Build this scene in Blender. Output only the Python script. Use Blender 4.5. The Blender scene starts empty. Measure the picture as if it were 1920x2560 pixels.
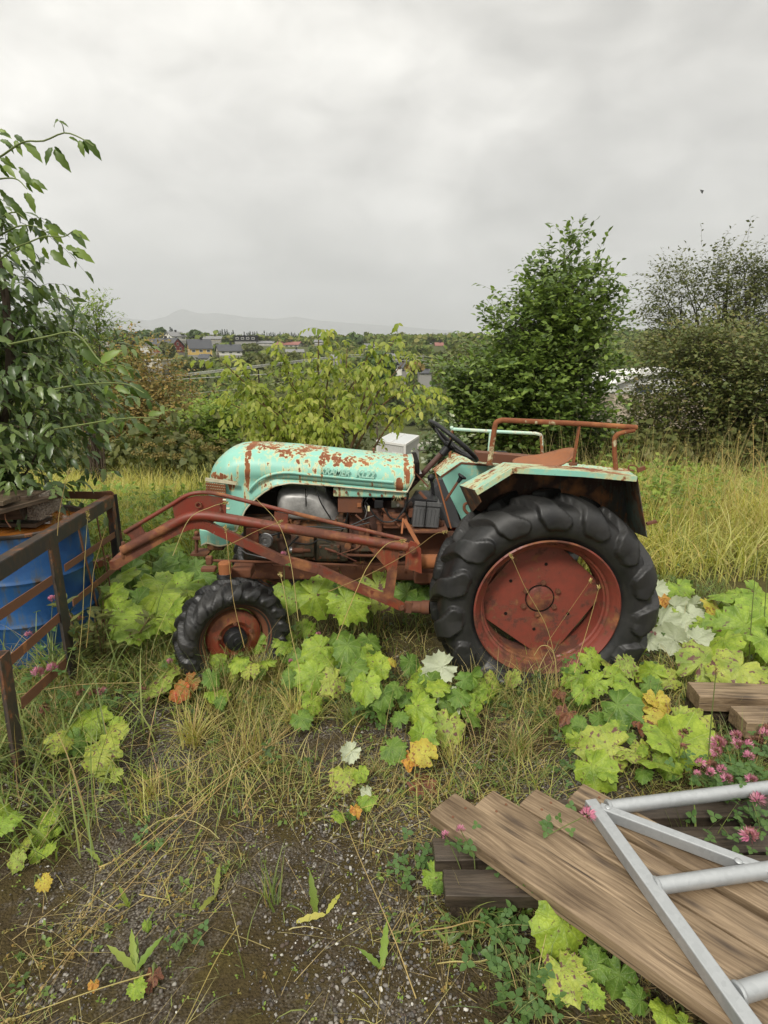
import bpy, bmesh, math, random
import numpy as np
from mathutils import Vector, Matrix, noise as mnoise
rnd = random.Random(7)
ORD = ('first second third fourth fifth sixth seventh eighth ninth tenth eleventh twelfth thirteenth fourteenth fifteenth sixteenth seventeenth eighteenth nineteenth twentieth').split() + ['twenty-first', 'twenty-second', 'twenty-third', 'twenty-fourth']
rng = np.random.default_rng(11)
sc = bpy.context.scene
COL = sc.collection
PI = math.pi

# ------------------------------------------------------------------ camera
CAM_H = 1.74
PITCH = math.atan(410 / 1500)
FPX = 1500.0                                   # focal length in pixels of the 1920 x 2560 frame
cd = bpy.data.cameras.new('camera'); cam = bpy.data.objects.new('camera', cd); COL.objects.link(cam)
cd.sensor_fit = 'VERTICAL'; cd.sensor_height = 24.0; cd.lens = 24.0 * FPX / 2560
cd.clip_start = 0.05; cd.clip_end = 20000
cam.location = (0, 0, CAM_H); cam.rotation_euler = (PI / 2 - PITCH, 0, 0)
sc.camera = cam

# ------------------------------------------------------------------ sky, sun, exposure
w = bpy.data.worlds.new('World'); sc.world = w; w.use_nodes = True
nt = w.node_tree; nt.nodes.clear()
def wn(t, **k):
    n = nt.nodes.new(t)
    for a, v in k.items(): setattr(n, a, v)
    return n
wo = wn('ShaderNodeOutputWorld'); bg = wn('ShaderNodeBackground'); bg2 = wn('ShaderNodeBackground'); mx = wn('ShaderNodeMixShader')
sky = wn('ShaderNodeTexSky'); sky.sky_type = 'NISHITA'; sky.sun_disc = False
SUN_EL = math.radians(44); SUN_AZ = math.radians(205)
sky.sun_elevation = SUN_EL; sky.sun_rotation = SUN_AZ
bg2.inputs['Strength'].default_value = 0.1
nt.links.new(sky.outputs[0], bg2.inputs['Color'])
tc = wn('ShaderNodeTexCoord'); sep = wn('ShaderNodeSeparateXYZ'); nt.links.new(tc.outputs['Generated'], sep.inputs[0])
mp = wn('ShaderNodeMapping'); mp.inputs['Scale'].default_value = (1.0, 1.0, 1.75); mp.inputs['Location'].default_value = (.35, .2, .15); nt.links.new(tc.outputs['Generated'], mp.inputs[0])
n1 = wn('ShaderNodeTexNoise'); n1.inputs['Scale'].default_value = 1.7; n1.inputs['Detail'].default_value = 3; n1.inputs['Roughness'].default_value = .5; n1.inputs['Distortion'].default_value = .4
n2 = wn('ShaderNodeTexNoise'); n2.inputs['Scale'].default_value = 4.2; n2.inputs['Detail'].default_value = 5; n2.inputs['Roughness'].default_value = .48; n2.inputs['Distortion'].default_value = .5
nt.links.new(mp.outputs[0], n1.inputs[0]); nt.links.new(mp.outputs[0], n2.inputs[0])
def wm(op, a, b=None, c=None, clamp=False):
    n = wn('ShaderNodeMath', operation=op); n.use_clamp = clamp
    for i, v in enumerate((a, b, c)):
        if v is None: continue
        if isinstance(v, (int, float)): n.inputs[i].default_value = v
        else: nt.links.new(v, n.inputs[i])
    return n.outputs[0]
zz = wm('MAXIMUM', sep.outputs[2], 0.0)
# an overcast sky: darkest at the horizon, brightest overhead
rp = wn('ShaderNodeValToRGB'); nt.links.new(zz, rp.inputs[0])
el = rp.color_ramp.elements
el[0].position = 0; el[0].color = (.235, .235, .238, 1)
el[1].position = 1; el[1].color = (1.02, .985, .91, 1)
for p_, c_ in ((.06, (.255, .254, .254, 1)), (.13, (.345, .338, .322, 1)), (.26, (.455, .443, .418, 1)), (.45, (.515, .50, .465, 1)), (.65, (.74, .72, .67, 1))):
    e = el.new(p_); e.color = c_
k1 = wm('MULTIPLY_ADD', n1.outputs[0], 1.25, .38)
k2 = wm('MULTIPLY_ADD', n2.outputs[0], .95, .52)
n3 = wn('ShaderNodeTexNoise'); n3.inputs['Scale'].default_value = 9.5; n3.inputs['Detail'].default_value = 5; n3.inputs['Distortion'].default_value = .8; nt.links.new(mp.outputs[0], n3.inputs[0])
kk = wm('MULTIPLY', wm('MULTIPLY', k1, k2), wm('MULTIPLY_ADD', n3.outputs[0], .52, .72))
vm = wn('ShaderNodeVectorMath', operation='SCALE'); nt.links.new(rp.outputs[0], vm.inputs[0]); nt.links.new(kk, vm.inputs['Scale'])
nt.links.new(vm.outputs[0], bg.inputs['Color']); bg.inputs['Strength'].default_value = 1.0
mx.inputs[0].default_value = .97
nt.links.new(bg2.outputs[0], mx.inputs[1]); nt.links.new(bg.outputs[0], mx.inputs[2]); nt.links.new(mx.outputs[0], wo.inputs[0])
sl = bpy.data.lights.new('sun', 'SUN'); so = bpy.data.objects.new('sun', sl); COL.objects.link(so)
sl.energy = 1.5; sl.angle = math.radians(10); sl.color = (1, .96, .88)
sd = Vector((math.sin(SUN_AZ) * math.cos(SUN_EL), math.cos(SUN_AZ) * math.cos(SUN_EL), math.sin(SUN_EL)))
so.rotation_euler = sd.to_track_quat('Z', 'Y').to_euler()
sc.view_settings.view_transform = 'Standard'; sc.view_settings.look = 'None'
sc.view_settings.exposure = 0.97; sc.view_settings.gamma = 1.0; sc.view_settings.use_curve_mapping = False
sc.cycles.use_denoising = True
sc.cycles.max_bounces = 6; sc.cycles.diffuse_bounces = 2; sc.cycles.glossy_bounces = 2
sc.cycles.transmission_bounces = 3; sc.cycles.transparent_max_bounces = 4; sc.cycles.volume_bounces = 1

# ------------------------------------------------------------------ measuring helpers
CS, SN = math.cos(PITCH), math.sin(PITCH)
def ray(px, py):
    u, v = (px - 960) / FPX, (1280 - py) / FPX
    return Vector((u, CS + v * SN, -SN + v * CS))
def P(px, py, Y):
    r = ray(px, py); return Vector((0, 0, CAM_H)) + r * (Y / r.y)
def G(px, py, Z=0.0):
    r = ray(px, py); return Vector((0, 0, CAM_H)) + r * ((Z - CAM_H) / r.z)
def PL(px, py, p0, nrm):
    r = ray(px, py); o = Vector((0, 0, CAM_H)); return o + r * ((Vector(p0) - o).dot(nrm) / r.dot(nrm))
def zcam(p): return p[1] * CS - (p[2] - CAM_H) * SN
def proj(p):
    z = zcam(p); return 960 + FPX * p[0] / z, 1280 - FPX * (p[1] * SN + (p[2] - CAM_H) * CS) / z
def q(ox, oy, s): return lambda x, y: (ox + x / s, oy + y / s)

# ------------------------------------------------------------------ node helpers
class Mat:
    def __init__(s, name, rough=.6, spec=.3, metal=0.0):
        s.m = bpy.data.materials.new(name); s.m.use_nodes = True; s.t = s.m.node_tree
        s.b = s.t.nodes['Principled BSDF']; s.out = s.t.nodes['Material Output']
        s.b.inputs['Roughness'].default_value = rough; s.b.inputs['Metallic'].default_value = metal
        s.b.inputs['Specular IOR Level'].default_value = spec
        s._tc = None
    def n(s, t, **k):
        n = s.t.nodes.new(t)
        for a, v in k.items(): setattr(n, a, v)
        return n
    def put(s, sock, v):
        if v is None: return
        if hasattr(v, 'is_linked') or hasattr(v, 'node'): s.t.links.new(v, sock)
        elif isinstance(v, (tuple, list)) and len(v) == 3 and sock.type == 'RGBA': sock.default_value = (*v, 1)
        else: sock.default_value = v
    def obj(s):
        if not s._tc: s._tc = s.n('ShaderNodeTexCoord')
        return s._tc.outputs['Object']
    def gen(s):
        if not s._tc: s._tc = s.n('ShaderNodeTexCoord')
        return s._tc.outputs['Generated']
    def geo(s): return s.n('ShaderNodeNewGeometry')
    def vmap(s, v, scale=(1, 1, 1), loc=(0, 0, 0), rot=(0, 0, 0)):
        n = s.n('ShaderNodeMapping'); s.put(n.inputs[0], v); n.inputs['Scale'].default_value = scale
        n.inputs['Location'].default_value = loc; n.inputs['Rotation'].default_value = rot; return n.outputs[0]
    def noise(s, v, scale, detail=4, rough=.55, dist=0):
        n = s.n('ShaderNodeTexNoise'); s.put(n.inputs['Vector'], v); n.inputs['Scale'].default_value = scale
        n.inputs['Detail'].default_value = detail; n.inputs['Roughness'].default_value = rough; n.inputs['Distortion'].default_value = dist
        return n.outputs[0]
    def voro(s, v, scale, out='Distance', feature='F1'):
        n = s.n('ShaderNodeTexVoronoi', feature=feature); s.put(n.inputs['Vector'], v); n.inputs['Scale'].default_value = scale
        return n.outputs[out]
    def math(s, op, a, b=None, c=None, clamp=False):
        n = s.n('ShaderNodeMath', operation=op); n.use_clamp = clamp
        for i, v in enumerate((a, b, c)): s.put(n.inputs[i], v)
        return n.outputs[0]
    def ramp(s, f, stops, interp='LINEAR'):
        n = s.n('ShaderNodeValToRGB'); s.put(n.inputs[0], f); e = n.color_ramp.elements; n.color_ramp.interpolation = interp
        def c4(c): return (c, c, c, 1) if isinstance(c, (int, float)) else (*c, 1)
        e[0].position, e[0].color = stops[0][0], c4(stops[0][1]); e[1].position, e[1].color = stops[-1][0], c4(stops[-1][1])
        for p, c in stops[1:-1]: x = e.new(p); x.color = c4(c)
        return n.outputs[0]
    def mix(s, f, a, b, mode='MIX'):
        n = s.n('ShaderNodeMix', data_type='RGBA', blend_type=mode); s.put(n.inputs[0], f); s.put(n.inputs[6], a); s.put(n.inputs[7], b)
        return n.outputs[2]
    def sep(s, v):
        n = s.n('ShaderNodeSeparateXYZ'); s.put(n.inputs[0], v); return n.outputs
    def bump(s, h, strength=.4, dist=.01):
        n = s.n('ShaderNodeBump'); s.put(n.inputs['Height'], h); n.inputs['Strength'].default_value = strength; n.inputs['Distance'].default_value = dist
        s.put(s.b.inputs['Normal'], n.outputs[0]); return n.outputs[0]
    def color(s, c): s.put(s.b.inputs['Base Color'], c)
    def rough(s, c): s.put(s.b.inputs['Roughness'], c)
    def rand(s):
        """one number per loose piece and per object"""
        g = s.n('ShaderNodeNewGeometry'); o = s.n('ShaderNodeObjectInfo')
        return s.math('FRACT', s.math('ADD', g.outputs['Random Per Island'], o.outputs['Random']))

def leafmat(name, cols, transl=.35, rough=.5, spec=.35, patch=1.2, bump=0.25):
    m = Mat(name, rough, spec)
    r = m.rand()
    stops = [(i / max(1, len(cols) - 1), c) for i, c in enumerate(cols)]
    col = m.ramp(r, stops)
    g = m.geo()
    pn = m.noise(g.outputs['Position'], patch, 3)
    col = m.mix(m.math('MULTIPLY_ADD', pn, 1.6, -.4, clamp=True), m.mix(1.0, col, (.72, .78, .72), 'MULTIPLY'), m.mix(1.0, col, (1.25, 1.2, 1.05), 'MULTIPLY'))
    col = m.mix(m.math('MULTIPLY', m.noise(g.outputs['Position'], 60, 2), .35), col, m.mix(1.0, col, (.6, .6, .5), 'MULTIPLY'))
    # paler underside
    col = m.mix(m.math('MULTIPLY', g.outputs['Backfacing'], .35), col, m.mix(.4, col, (.30, .34, .22)))
    m.color(col)
    tr = m.n('ShaderNodeBsdfTranslucent'); m.put(tr.inputs[0], m.mix(1.0, col, (1.25, 1.35, .7), 'MULTIPLY'))
    ms = m.n('ShaderNodeMixShader'); ms.inputs[0].default_value = transl
    m.t.links.new(m.b.outputs[0], ms.inputs[1]); m.t.links.new(tr.outputs[0], ms.inputs[2]); m.t.links.new(ms.outputs[0], m.out.inputs[0])
    return m.m

def solid(name, c, rough=.6, spec=.3, metal=0, var=.25, scale=8, bump=0):
    m = Mat(name, rough, spec, metal)
    n = m.noise(m.obj(), scale, 5)
    m.color(m.mix(m.math('MULTIPLY', n, var * 2), c, tuple(x * .45 for x in c)))
    if bump: m.bump(m.noise(m.obj(), scale * 6, 4), .5, bump)
    return m.m

# ------------------------------------------------------------------ mesh helpers
class MB:
    def __init__(s): s.v = []; s.f = []
    def add(s, vs, fs):
        b = len(s.v); s.v += [Vector(x) for x in vs]; s.f += [tuple(i + b for i in f) for f in fs]; return s
    def box(s, c, size, R=None):
        h = [x / 2 for x in size]; c = Vector(c)
        vs = [Vector((x * h[0], y * h[1], z * h[2])) for x in (-1, 1) for y in (-1, 1) for z in (-1, 1)]
        vs = [c + (R @ x if R else x) for x in vs]
        return s.add(vs, [(0, 1, 3, 2), (4, 6, 7, 5), (0, 4, 5, 1), (2, 3, 7, 6), (0, 2, 6, 4), (1, 5, 7, 3)])
    def bar(s, a, b, wd, ht, up=(0, 0, 1)):
        """rectangular bar from a to b: wd across, ht along up"""
        a, b = Vector(a), Vector(b); d = (b - a).normalized(); u = Vector(up); sd_ = d.cross(u).normalized(); u = sd_.cross(d).normalized()
        vs = []
        for p in (a, b):
            for i, j in ((-1, -1), (1, -1), (1, 1), (-1, 1)): vs.append(p + sd_ * (i * wd / 2) + u * (j * ht / 2))
        return s.add(vs, [(3, 2, 1, 0), (4, 5, 6, 7), (0, 1, 5, 4), (1, 2, 6, 5), (2, 3, 7, 6), (3, 0, 4, 7)])
    def tube(s, pts, r, n=10, caps=True, flat=1.0):
        pts = [Vector(p) for p in pts]; m = len(pts)
        rs = r if isinstance(r, (list, tuple)) else [r] * m
        t0 = (pts[1] - pts[0]).normalized(); ref = Vector((0, 0, 1)) if abs(t0.z) < .9 else Vector((1, 0, 0))
        nrm = t0.cross(ref).normalized(); vs = []
        for i in range(m):
            t = (pts[min(i + 1, m - 1)] - pts[max(i - 1, 0)]).normalized()
            nrm = (nrm - t * nrm.dot(t)).normalized(); bn = t.cross(nrm)
            for k in range(n):
                a = 2 * PI * k / n; vs.append(pts[i] + (nrm * math.cos(a) + bn * math.sin(a) * flat) * rs[i])
        fs = [(i * n + k, i * n + (k + 1) % n, (i + 1) * n + (k + 1) % n, (i + 1) * n + k) for i in range(m - 1) for k in range(n)]
        if caps: fs += [tuple(range(n))[::-1], tuple((m - 1) * n + k for k in range(n))]
        return s.add(vs, fs)
    def prism(s, poly, vec):
        """closed plate: outline poly (3d points), thickness vector"""
        n = len(poly); a = [Vector(p) for p in poly]; b = [p + Vector(vec) for p in a]
        return s.add(a + b, [tuple(range(n))[::-1], tuple(range(n, 2 * n))] + [(i, (i + 1) % n, n + (i + 1) % n, n + i) for i in range(n)])
    def disc(s, c, axis, r, th, n=20, r2=None):
        a = Vector(axis).normalized(); return s.tube([Vector(c) - a * th / 2, Vector(c) + a * th / 2], [r, r2 or r], n)
    def lathe(s, c, axis, prof, n=48, x0=None):
        """prof: list of (radius, offset along axis)"""
        a = Vector(axis).normalized(); x = Vector(x0) if x0 else (Vector((0, 0, 1)) if abs(a.z) < .9 else Vector((1, 0, 0)))
        x = (x - a * x.dot(a)).normalized(); y = a.cross(x); c = Vector(c); vs = []
        for r, o in prof:
            for k in range(n):
                t = 2 * PI * k / n; vs.append(c + a * o + (x * math.cos(t) + y * math.sin(t)) * r)
        m = len(prof)
        return s.add(vs, [(i * n + k, i * n + (k + 1) % n, (i + 1) * n + (k + 1) % n, (i + 1) * n + k) for i in range(m - 1) for k in range(n)])
    def ball(s, c, r, n=10, sc_=(1, 1, 1)):
        prof = [(max(1e-4, r * math.sin(PI * i / n)), -r * math.cos(PI * i / n)) for i in range(n + 1)]
        b = len(s.v); s.lathe((0, 0, 0), (0, 0, 1), prof, n * 2)
        for i in range(b, len(s.v)): s.v[i] = Vector((s.v[i].x * sc_[0], s.v[i].y * sc_[1], s.v[i].z * sc_[2])) + Vector(c)
        return s
    def pillow(s, poly, vec, rings=5, inset=.35):
        """outline that bulges toward vec"""
        a = [Vector(p) for p in poly]; n = len(a); c = sum(a, Vector()) / n; vec = Vector(vec); b = len(s.v); vs = []
        for k in range(rings + 1):
            t = k / rings * PI / 2; f = 1 - inset * (1 - math.cos(t))
            for p in a: vs.append(c + (p - c) * f + vec * math.sin(t))
        fs = [(k * n + i, k * n + (i + 1) % n, (k + 1) * n + (i + 1) % n, (k + 1) * n + i) for k in range(rings) for i in range(n)]
        fs.append(tuple(rings * n + i for i in range(n)))
        return s.add(vs, fs)
    def link(s, name, mat, parent=None, smooth=True, bevel=0.0, solid=0.0, weld=False, sub=0):
        me = bpy.data.meshes.new(name)
        off = root_of(parent)
        me.from_pydata([tuple(v - off) for v in s.v], [], s.f); me.update()
        bm = bmesh.new(); bm.from_mesh(me)
        if weld: bmesh.ops.remove_doubles(bm, verts=bm.verts, dist=1e-5)
        bmesh.ops.recalc_face_normals(bm, faces=bm.faces); bm.to_mesh(me); bm.free()
        me.materials.append(mat)
        o = bpy.data.objects.new(name, me); COL.objects.link(o)
        if parent is not None: o.parent = parent
        if smooth:
            me.shade_smooth()
            if hasattr(me, 'set_sharp_from_angle'): me.set_sharp_from_angle(angle=math.radians(38))
        if solid:
            md = o.modifiers.new('thickness', 'SOLIDIFY'); md.thickness = solid; md.offset = 0
        if bevel:
            md = o.modifiers.new('edge', 'BEVEL'); md.width = bevel; md.segments = 2; md.limit_method = 'ANGLE'; md.angle_limit = math.radians(35)
        if sub:
            md = o.modifiers.new('sub', 'SUBSURF'); md.levels = sub; md.render_levels = sub
        return o
def root_of(o):
    off = Vector((0, 0, 0))
    while o is not None: off += o.location; o = o.parent
    return off
def thing(name, label, cat, loc, group=None):
    o = bpy.data.objects.new(name, None); COL.objects.link(o); o.location = loc; o.empty_display_size = .1
    return tag(o, label, cat, group)
def tag(o, label=None, cat=None, group=None, kind=None):
    if label: o['label'] = label
    if cat: o['category'] = cat
    if group: o['group'] = group
    if kind: o['kind'] = kind
    return o
def npmesh(name, V, F, mat, parent=None, smooth=False, kind=None):
    """V (n,3), F (m,k) all of the same k"""
    V = np.asarray(V, np.float32).reshape(-1, 3).copy(); F = np.asarray(F, np.int32)
    off = root_of(parent); V -= np.array(off, np.float32)
    me = bpy.data.meshes.new(name); me.vertices.add(len(V)); me.vertices.foreach_set('co', V.ravel())
    k = F.shape[1]; me.loops.add(F.size); me.loops.foreach_set('vertex_index', F.ravel())
    me.polygons.add(len(F)); me.polygons.foreach_set('loop_start', np.arange(0, F.size, k, dtype=np.int32))
    try: me.polygons.foreach_set('loop_total', np.full(len(F), k, np.int32))
    except Exception: pass
    me.update(calc_edges=True)
    if mat: me.materials.append(mat)
    if smooth: me.shade_smooth()
    if name == '_tmp': return me
    o = bpy.data.objects.new(name, me); COL.objects.link(o)
    if parent is not None: o.parent = parent
    if kind: o['kind'] = kind
    return o
def bake(tv, tf, M):
    """copies of template (tv, tf) under the matrices M (N,4,4)"""
    N = len(M); n = len(tv)
    V = np.einsum('nij,kj->nki', M[:, :3, :3], tv) + M[:, None, :3, 3]
    F = (tf[None] + (np.arange(N) * n)[:, None, None]).reshape(-1, tf.shape[1])
    return V.reshape(-1, 3), F
def frames(pos, d, up, scale):
    """matrices whose x axis is the leaf's length direction d and z its face normal (close to up)"""
    d = d / (np.linalg.norm(d, axis=1, keepdims=True) + 1e-9)
    y = np.cross(up, d); y /= (np.linalg.norm(y, axis=1, keepdims=True) + 1e-9); z = np.cross(d, y)
    M = np.zeros((len(pos), 4, 4)); s_ = np.asarray(scale).reshape(-1, 1)
    M[:, :3, 0] = d * s_; M[:, :3, 1] = y * s_; M[:, :3, 2] = z * s_; M[:, :3, 3] = pos; M[:, 3, 3] = 1
    return M
def leaf_template(wd=.45, seg=4, fold=.25, droop=.15, tooth=0.0, tip=1.0):
    """unit-length leaf along +x: two strips either side of the midrib"""
    xs = np.linspace(0, 1, seg + 1); V = []; F = []
    for i, x in enumerate(xs):
        h = wd / 2 * math.sin(PI * min(1, x ** .8)) ** .8 if 0 < x < 1 else 0.0
        if tooth and 0 < x < 1: h *= 1 + tooth * (1 if i % 2 else -1)
        z = -droop * x * x
        V += [(x, -h, z + fold * h), (x, 0, z), (x, h, z + fold * h)]
    for i in range(seg):
        a = 3 * i
        for k in (0, 1): F += [(a + k, a + 3 + k, a + 4 + k), (a + k, a + 4 + k, a + 1 + k)]
    return np.array(V), np.array(F)
def scatter_leaves(parent, M, tmpl, mat, name='leaf', n_obj=300, kindname='leaves', smooth=True):
    """the leaves that show largest as parts, the rest as one stuff part"""
    tv, tf = tmpl; pos = M[:, :3, 3]
    z = pos[:, 1] * CS - (pos[:, 2] - CAM_H) * SN
    px = 960 + FPX * pos[:, 0] / np.maximum(z, .05); py = 1280 - FPX * (pos[:, 1] * SN + (pos[:, 2] - CAM_H) * CS) / np.maximum(z, .05)
    size = np.linalg.norm(M[:, :3, 0], axis=1) / np.maximum(z, .05)
    size = np.where((px > 5) & (px < 1915) & (py > 5) & (py < 2555) & (z > 0), size, 0)
    order = np.argsort(-size); a, b = order[:n_obj], order[n_obj:]
    off = np.array(root_of(parent))
    if n_obj:
        me = npmesh('_tmp', tv, tf, mat, None, smooth); me.name = name
        for i in a:
            if size[i] <= 0: b = np.append(b, i); continue
            o = bpy.data.objects.new(name, me); COL.objects.link(o); o.parent = parent
            m4 = M[i].copy(); m4[:3, 3] -= off; o.matrix_local = Matrix(m4.tolist())
    if len(b):
        V, F = bake(tv, tf, M[b]); o = npmesh(kindname, V, F, mat, parent, smooth, kind='stuff')
def smooth_path(pts, n=24):
    """Catmull-Rom through pts"""
    p = [Vector(x) for x in pts]; p = [p[0] * 2 - p[1]] + p + [p[-1] * 2 - p[-2]]; out = []; m = len(p) - 3
    for i in range(m):
        for k in range(max(2, n // m)):
            t = k / max(2, n // m); a, b, c, d = p[i:i + 4]
            out.append(.5 * ((2 * b) + (c - a) * t + (2 * a - 5 * b + 4 * c - d) * t * t + (3 * b - a - 3 * c + d) * t ** 3))
    out.append(p[-2]); return out
def fbm2(x, y, seed=0, octs=4, f0=1.0):
    """cheap smooth value noise on arrays"""
    r = np.random.default_rng(seed); out = np.zeros_like(x, dtype=float); amp = 1; tot = 0
    for o in range(octs):
        T = r.random((64, 64)); fx = x * f0 * 2 ** o + 13.7 * o; fy = y * f0 * 2 ** o + 7.3 * o
        ix = np.floor(fx).astype(int); iy = np.floor(fy).astype(int); tx = fx - ix; ty = fy - iy
        tx = tx * tx * (3 - 2 * tx); ty = ty * ty * (3 - 2 * ty); g = lambda a, b: T[a % 64, b % 64]
        out += amp * ((g(ix, iy) * (1 - tx) + g(ix + 1, iy) * tx) * (1 - ty) + (g(ix, iy + 1) * (1 - tx) + g(ix + 1, iy + 1) * tx) * ty)
        tot += amp; amp *= .5
    return out / tot
# ------------------------------------------------------------------ plant and ground materials
M_leaf_dark = leafmat('leaf dark', [(.045, .08, .02), (.07, .12, .03), (.10, .16, .04), (.06, .10, .03)], .22, .45, .4, .9)
M_leaf_alder = leafmat('leaf alder', [(.06, .105, .022), (.10, .16, .032), (.24, .33, .07), (.09, .145, .03), (.17, .24, .05)], .28, .42, .4, 1.0)
M_leaf_yellow = leafmat('leaf yellow green', [(.25, .32, .045), (.36, .41, .07), (.48, .48, .14), (.17, .25, .035)], .45, .5, .3, 1.5)
M_leaf_brown = leafmat('leaf brown', [(.24, .15, .05), (.32, .21, .07), (.15, .15, .05), (.38, .26, .10), (.20, .19, .06)], .25, .6, .2, .8)
M_leaf_olive = leafmat('leaf olive', [(.08, .10, .03), (.12, .135, .04), (.15, .15, .05), (.09, .11, .032)], .22, .55, .3, .8)
M_leaf_bright = leafmat('leaf bright', [(.15, .24, .04), (.23, .33, .06), (.30, .36, .08), (.12, .19, .035)], .35, .5, .3, 1.0)
M_wood_far = leafmat('woodland', [(.09, .14, .035), (.14, .19, .045), (.19, .23, .055), (.21, .20, .065), (.10, .15, .04)], .2, .7, .15, .03)
M_conifer = leafmat('conifer', [(.018, .034, .018), (.028, .048, .022), (.022, .04, .02)], .05, .8, .1, .05)
M_grass_yel = leafmat('grass yellow', [(.54, .50, .11), (.64, .57, .18), (.38, .41, .07), (.64, .46, .18), (.48, .48, .09), (.74, .66, .30)], .35, .55, .25, .8)
M_grass_green = leafmat('grass green', [(.16, .23, .04), (.25, .31, .06), (.12, .18, .045), (.32, .35, .09), (.15, .22, .08)], .35, .5, .3, 1.4)
M_straw = leafmat('straw', [(.52, .42, .18), (.40, .25, .12), (.58, .50, .24), (.45, .36, .13), (.33, .19, .10)], .25, .6, .2, 1.4)
M_leaf_lean = leafmat('leaf leaning tree', [(.05, .09, .028), (.08, .13, .04), (.13, .19, .055), (.17, .23, .07)], .25, .34, .5, 1.6)
M_leaf_haw = leafmat('leaf hawthorn', [(.08, .115, .032), (.13, .155, .042), (.19, .19, .06), (.10, .13, .038), (.22, .17, .065)], .22, .5, .35, .6)
M_bark = solid('bark', (.10, .075, .055), .85, .15, 0, .4, 9, .01)
M_stem_red = solid('stem', (.16, .10, .05), .7, .2, 0, .4, 9)
M_stem_green = solid('stem green', (.16, .20, .06), .6, .3, 0, .3, 9)

g = Mat('ground', .92, .15)
gp = g.geo().outputs['Position']
sx = g.sep(gp)
nbig = g.noise(gp, 1.6, 5, .6); nmid = g.noise(gp, 7, 5, .65); nfine = g.noise(gp, 70, 4, .7)
moss = g.mix(nfine, (.022, .018, .008), (.105, .080, .026))
moss = g.mix(g.math('MULTIPLY_ADD', nmid, 2.2, -.7, clamp=True), moss, g.mix(nfine, (.018, .012, .008), (.060, .040, .026)))
grav = g.mix(g.ramp(g.voro(gp, 130, 'Color'), [(0, 0.0), (1, 1.0)]), (.045, .040, .034), (.44, .40, .34))
grav = g.mix(g.math('MULTIPLY', g.voro(gp, 130), 1.3, clamp=True), grav, (.03, .022, .014))
near = g.mix(g.math('MULTIPLY_ADD', g.math('ADD', nbig, g.math('MULTIPLY', nmid, .5)), 5.0, -3.5, clamp=True), moss, grav)
litter = g.mix(nfine, (.05, .045, .018), (.13, .11, .04))
far = g.mix(g.noise(gp, .05, 4), (.045, .06, .018), (.10, .105, .035))
f1 = g.math('MULTIPLY_ADD', g.math('ADD', sx[1], g.math('MULTIPLY', nbig, 1.2)), .9, -3.0, clamp=True)
f2 = g.math('MULTIPLY_ADD', sx[1], .12, -1.0, clamp=True)
g.color(g.mix(f2, g.mix(f1, near, litter), far))
g.bump(g.math('ADD', g.math('ADD', nfine, g.noise(gp, 28, 4, .6)), g.math('MULTIPLY', g.voro(gp, 110), -1.0)), .9, .009)
M_ground = g.m

def terrain(x, y):
    x = np.asarray(x, float); y = np.asarray(y, float)
    yy = np.array([-60, 6.6, 9, 20, 60, 130, 165, 200, 262, 300, 330, 420, 470, 700, 12000.]); zz_ = np.array([0, 0, -.35, -2.7, -10.5, -14.5, -12, -7.0, -2.2, 1.6, 3.0, 4.6, 4.6, -15, -40.])
    z = np.interp(y, yy, zz_)
    fade = np.clip((y - 8) / 40, 0, 1)
    z = z + fade * (fbm2(x / 60 + 50, y / 60 + 50, 3, 3) - .5) * 3.2
    # the hill on the right stands a little higher
    z = z + np.clip((y - 200) / 200, 0, 1) * np.clip((x - 20) / 200, 0, 1) * 4 * (y < 700)
    near_ = np.clip(1 - (y - 5) / 6, 0, 1)
    z = z + near_ * ((fbm2(x * 1.2 + 20, y * 1.2 + 20, 5, 2) - .5) * .05 + (fbm2(x * 11 + 20, y * 11 + 20, 6, 3) - .5) * .034 - .004)
    return z
def tz(x, y): return float(terrain(np.array([x]), np.array([y]))[0])

def geo_axis(a, b, step, out, far_, grow=1.13):
    c = list(np.arange(a, b, step)); s_ = step; p = b
    hi = []
    while p < far_: hi.append(p); s_ *= grow; p += s_
    hi.append(far_); s_ = step; p = a - step; lo = []
    while p > -out: lo.append(p); s_ *= grow; p -= s_
    lo.append(-out); return np.array(sorted(set(lo + c + hi)))
xs = geo_axis(-2.4, 2.6, .02, 8000, 8000); ys = geo_axis(.7, 4.6, .02, 40, 8500)
X, Y = np.meshgrid(xs, ys); Zt = terrain(X, Y)
V = np.stack([X.ravel(), Y.ravel(), Zt.ravel()], 1); nx, ny = len(xs), len(ys)
ii = (np.arange(ny - 1)[:, None] * nx + np.arange(nx - 1)[None]).ravel()
ground = npmesh('ground', V, np.stack([ii, ii + 1, ii + nx + 1, ii + nx], 1), M_ground, None, True, 'structure')

# haze: one closed box round everything
hz = MB().box((0, 4200, 340), (17200, 9000, 900)).link('haze', M_ground, None, False)
hm = bpy.data.materials.new('haze'); hm.use_nodes = True; hm.node_tree.nodes.clear()
ho = hm.node_tree.nodes.new('ShaderNodeOutputMaterial'); hv = hm.node_tree.nodes.new('ShaderNodeVolumePrincipled')
hv.inputs['Color'].default_value = (.80, .82, .86, 1); hv.inputs['Density'].default_value = .00021; hv.inputs['Anisotropy'].default_value = .1
hm.node_tree.links.new(hv.outputs[0], ho.inputs['Volume']); hz.data.materials[0] = hm; hz['kind'] = 'stuff'; hz.display_type = 'WIRE'

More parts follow.
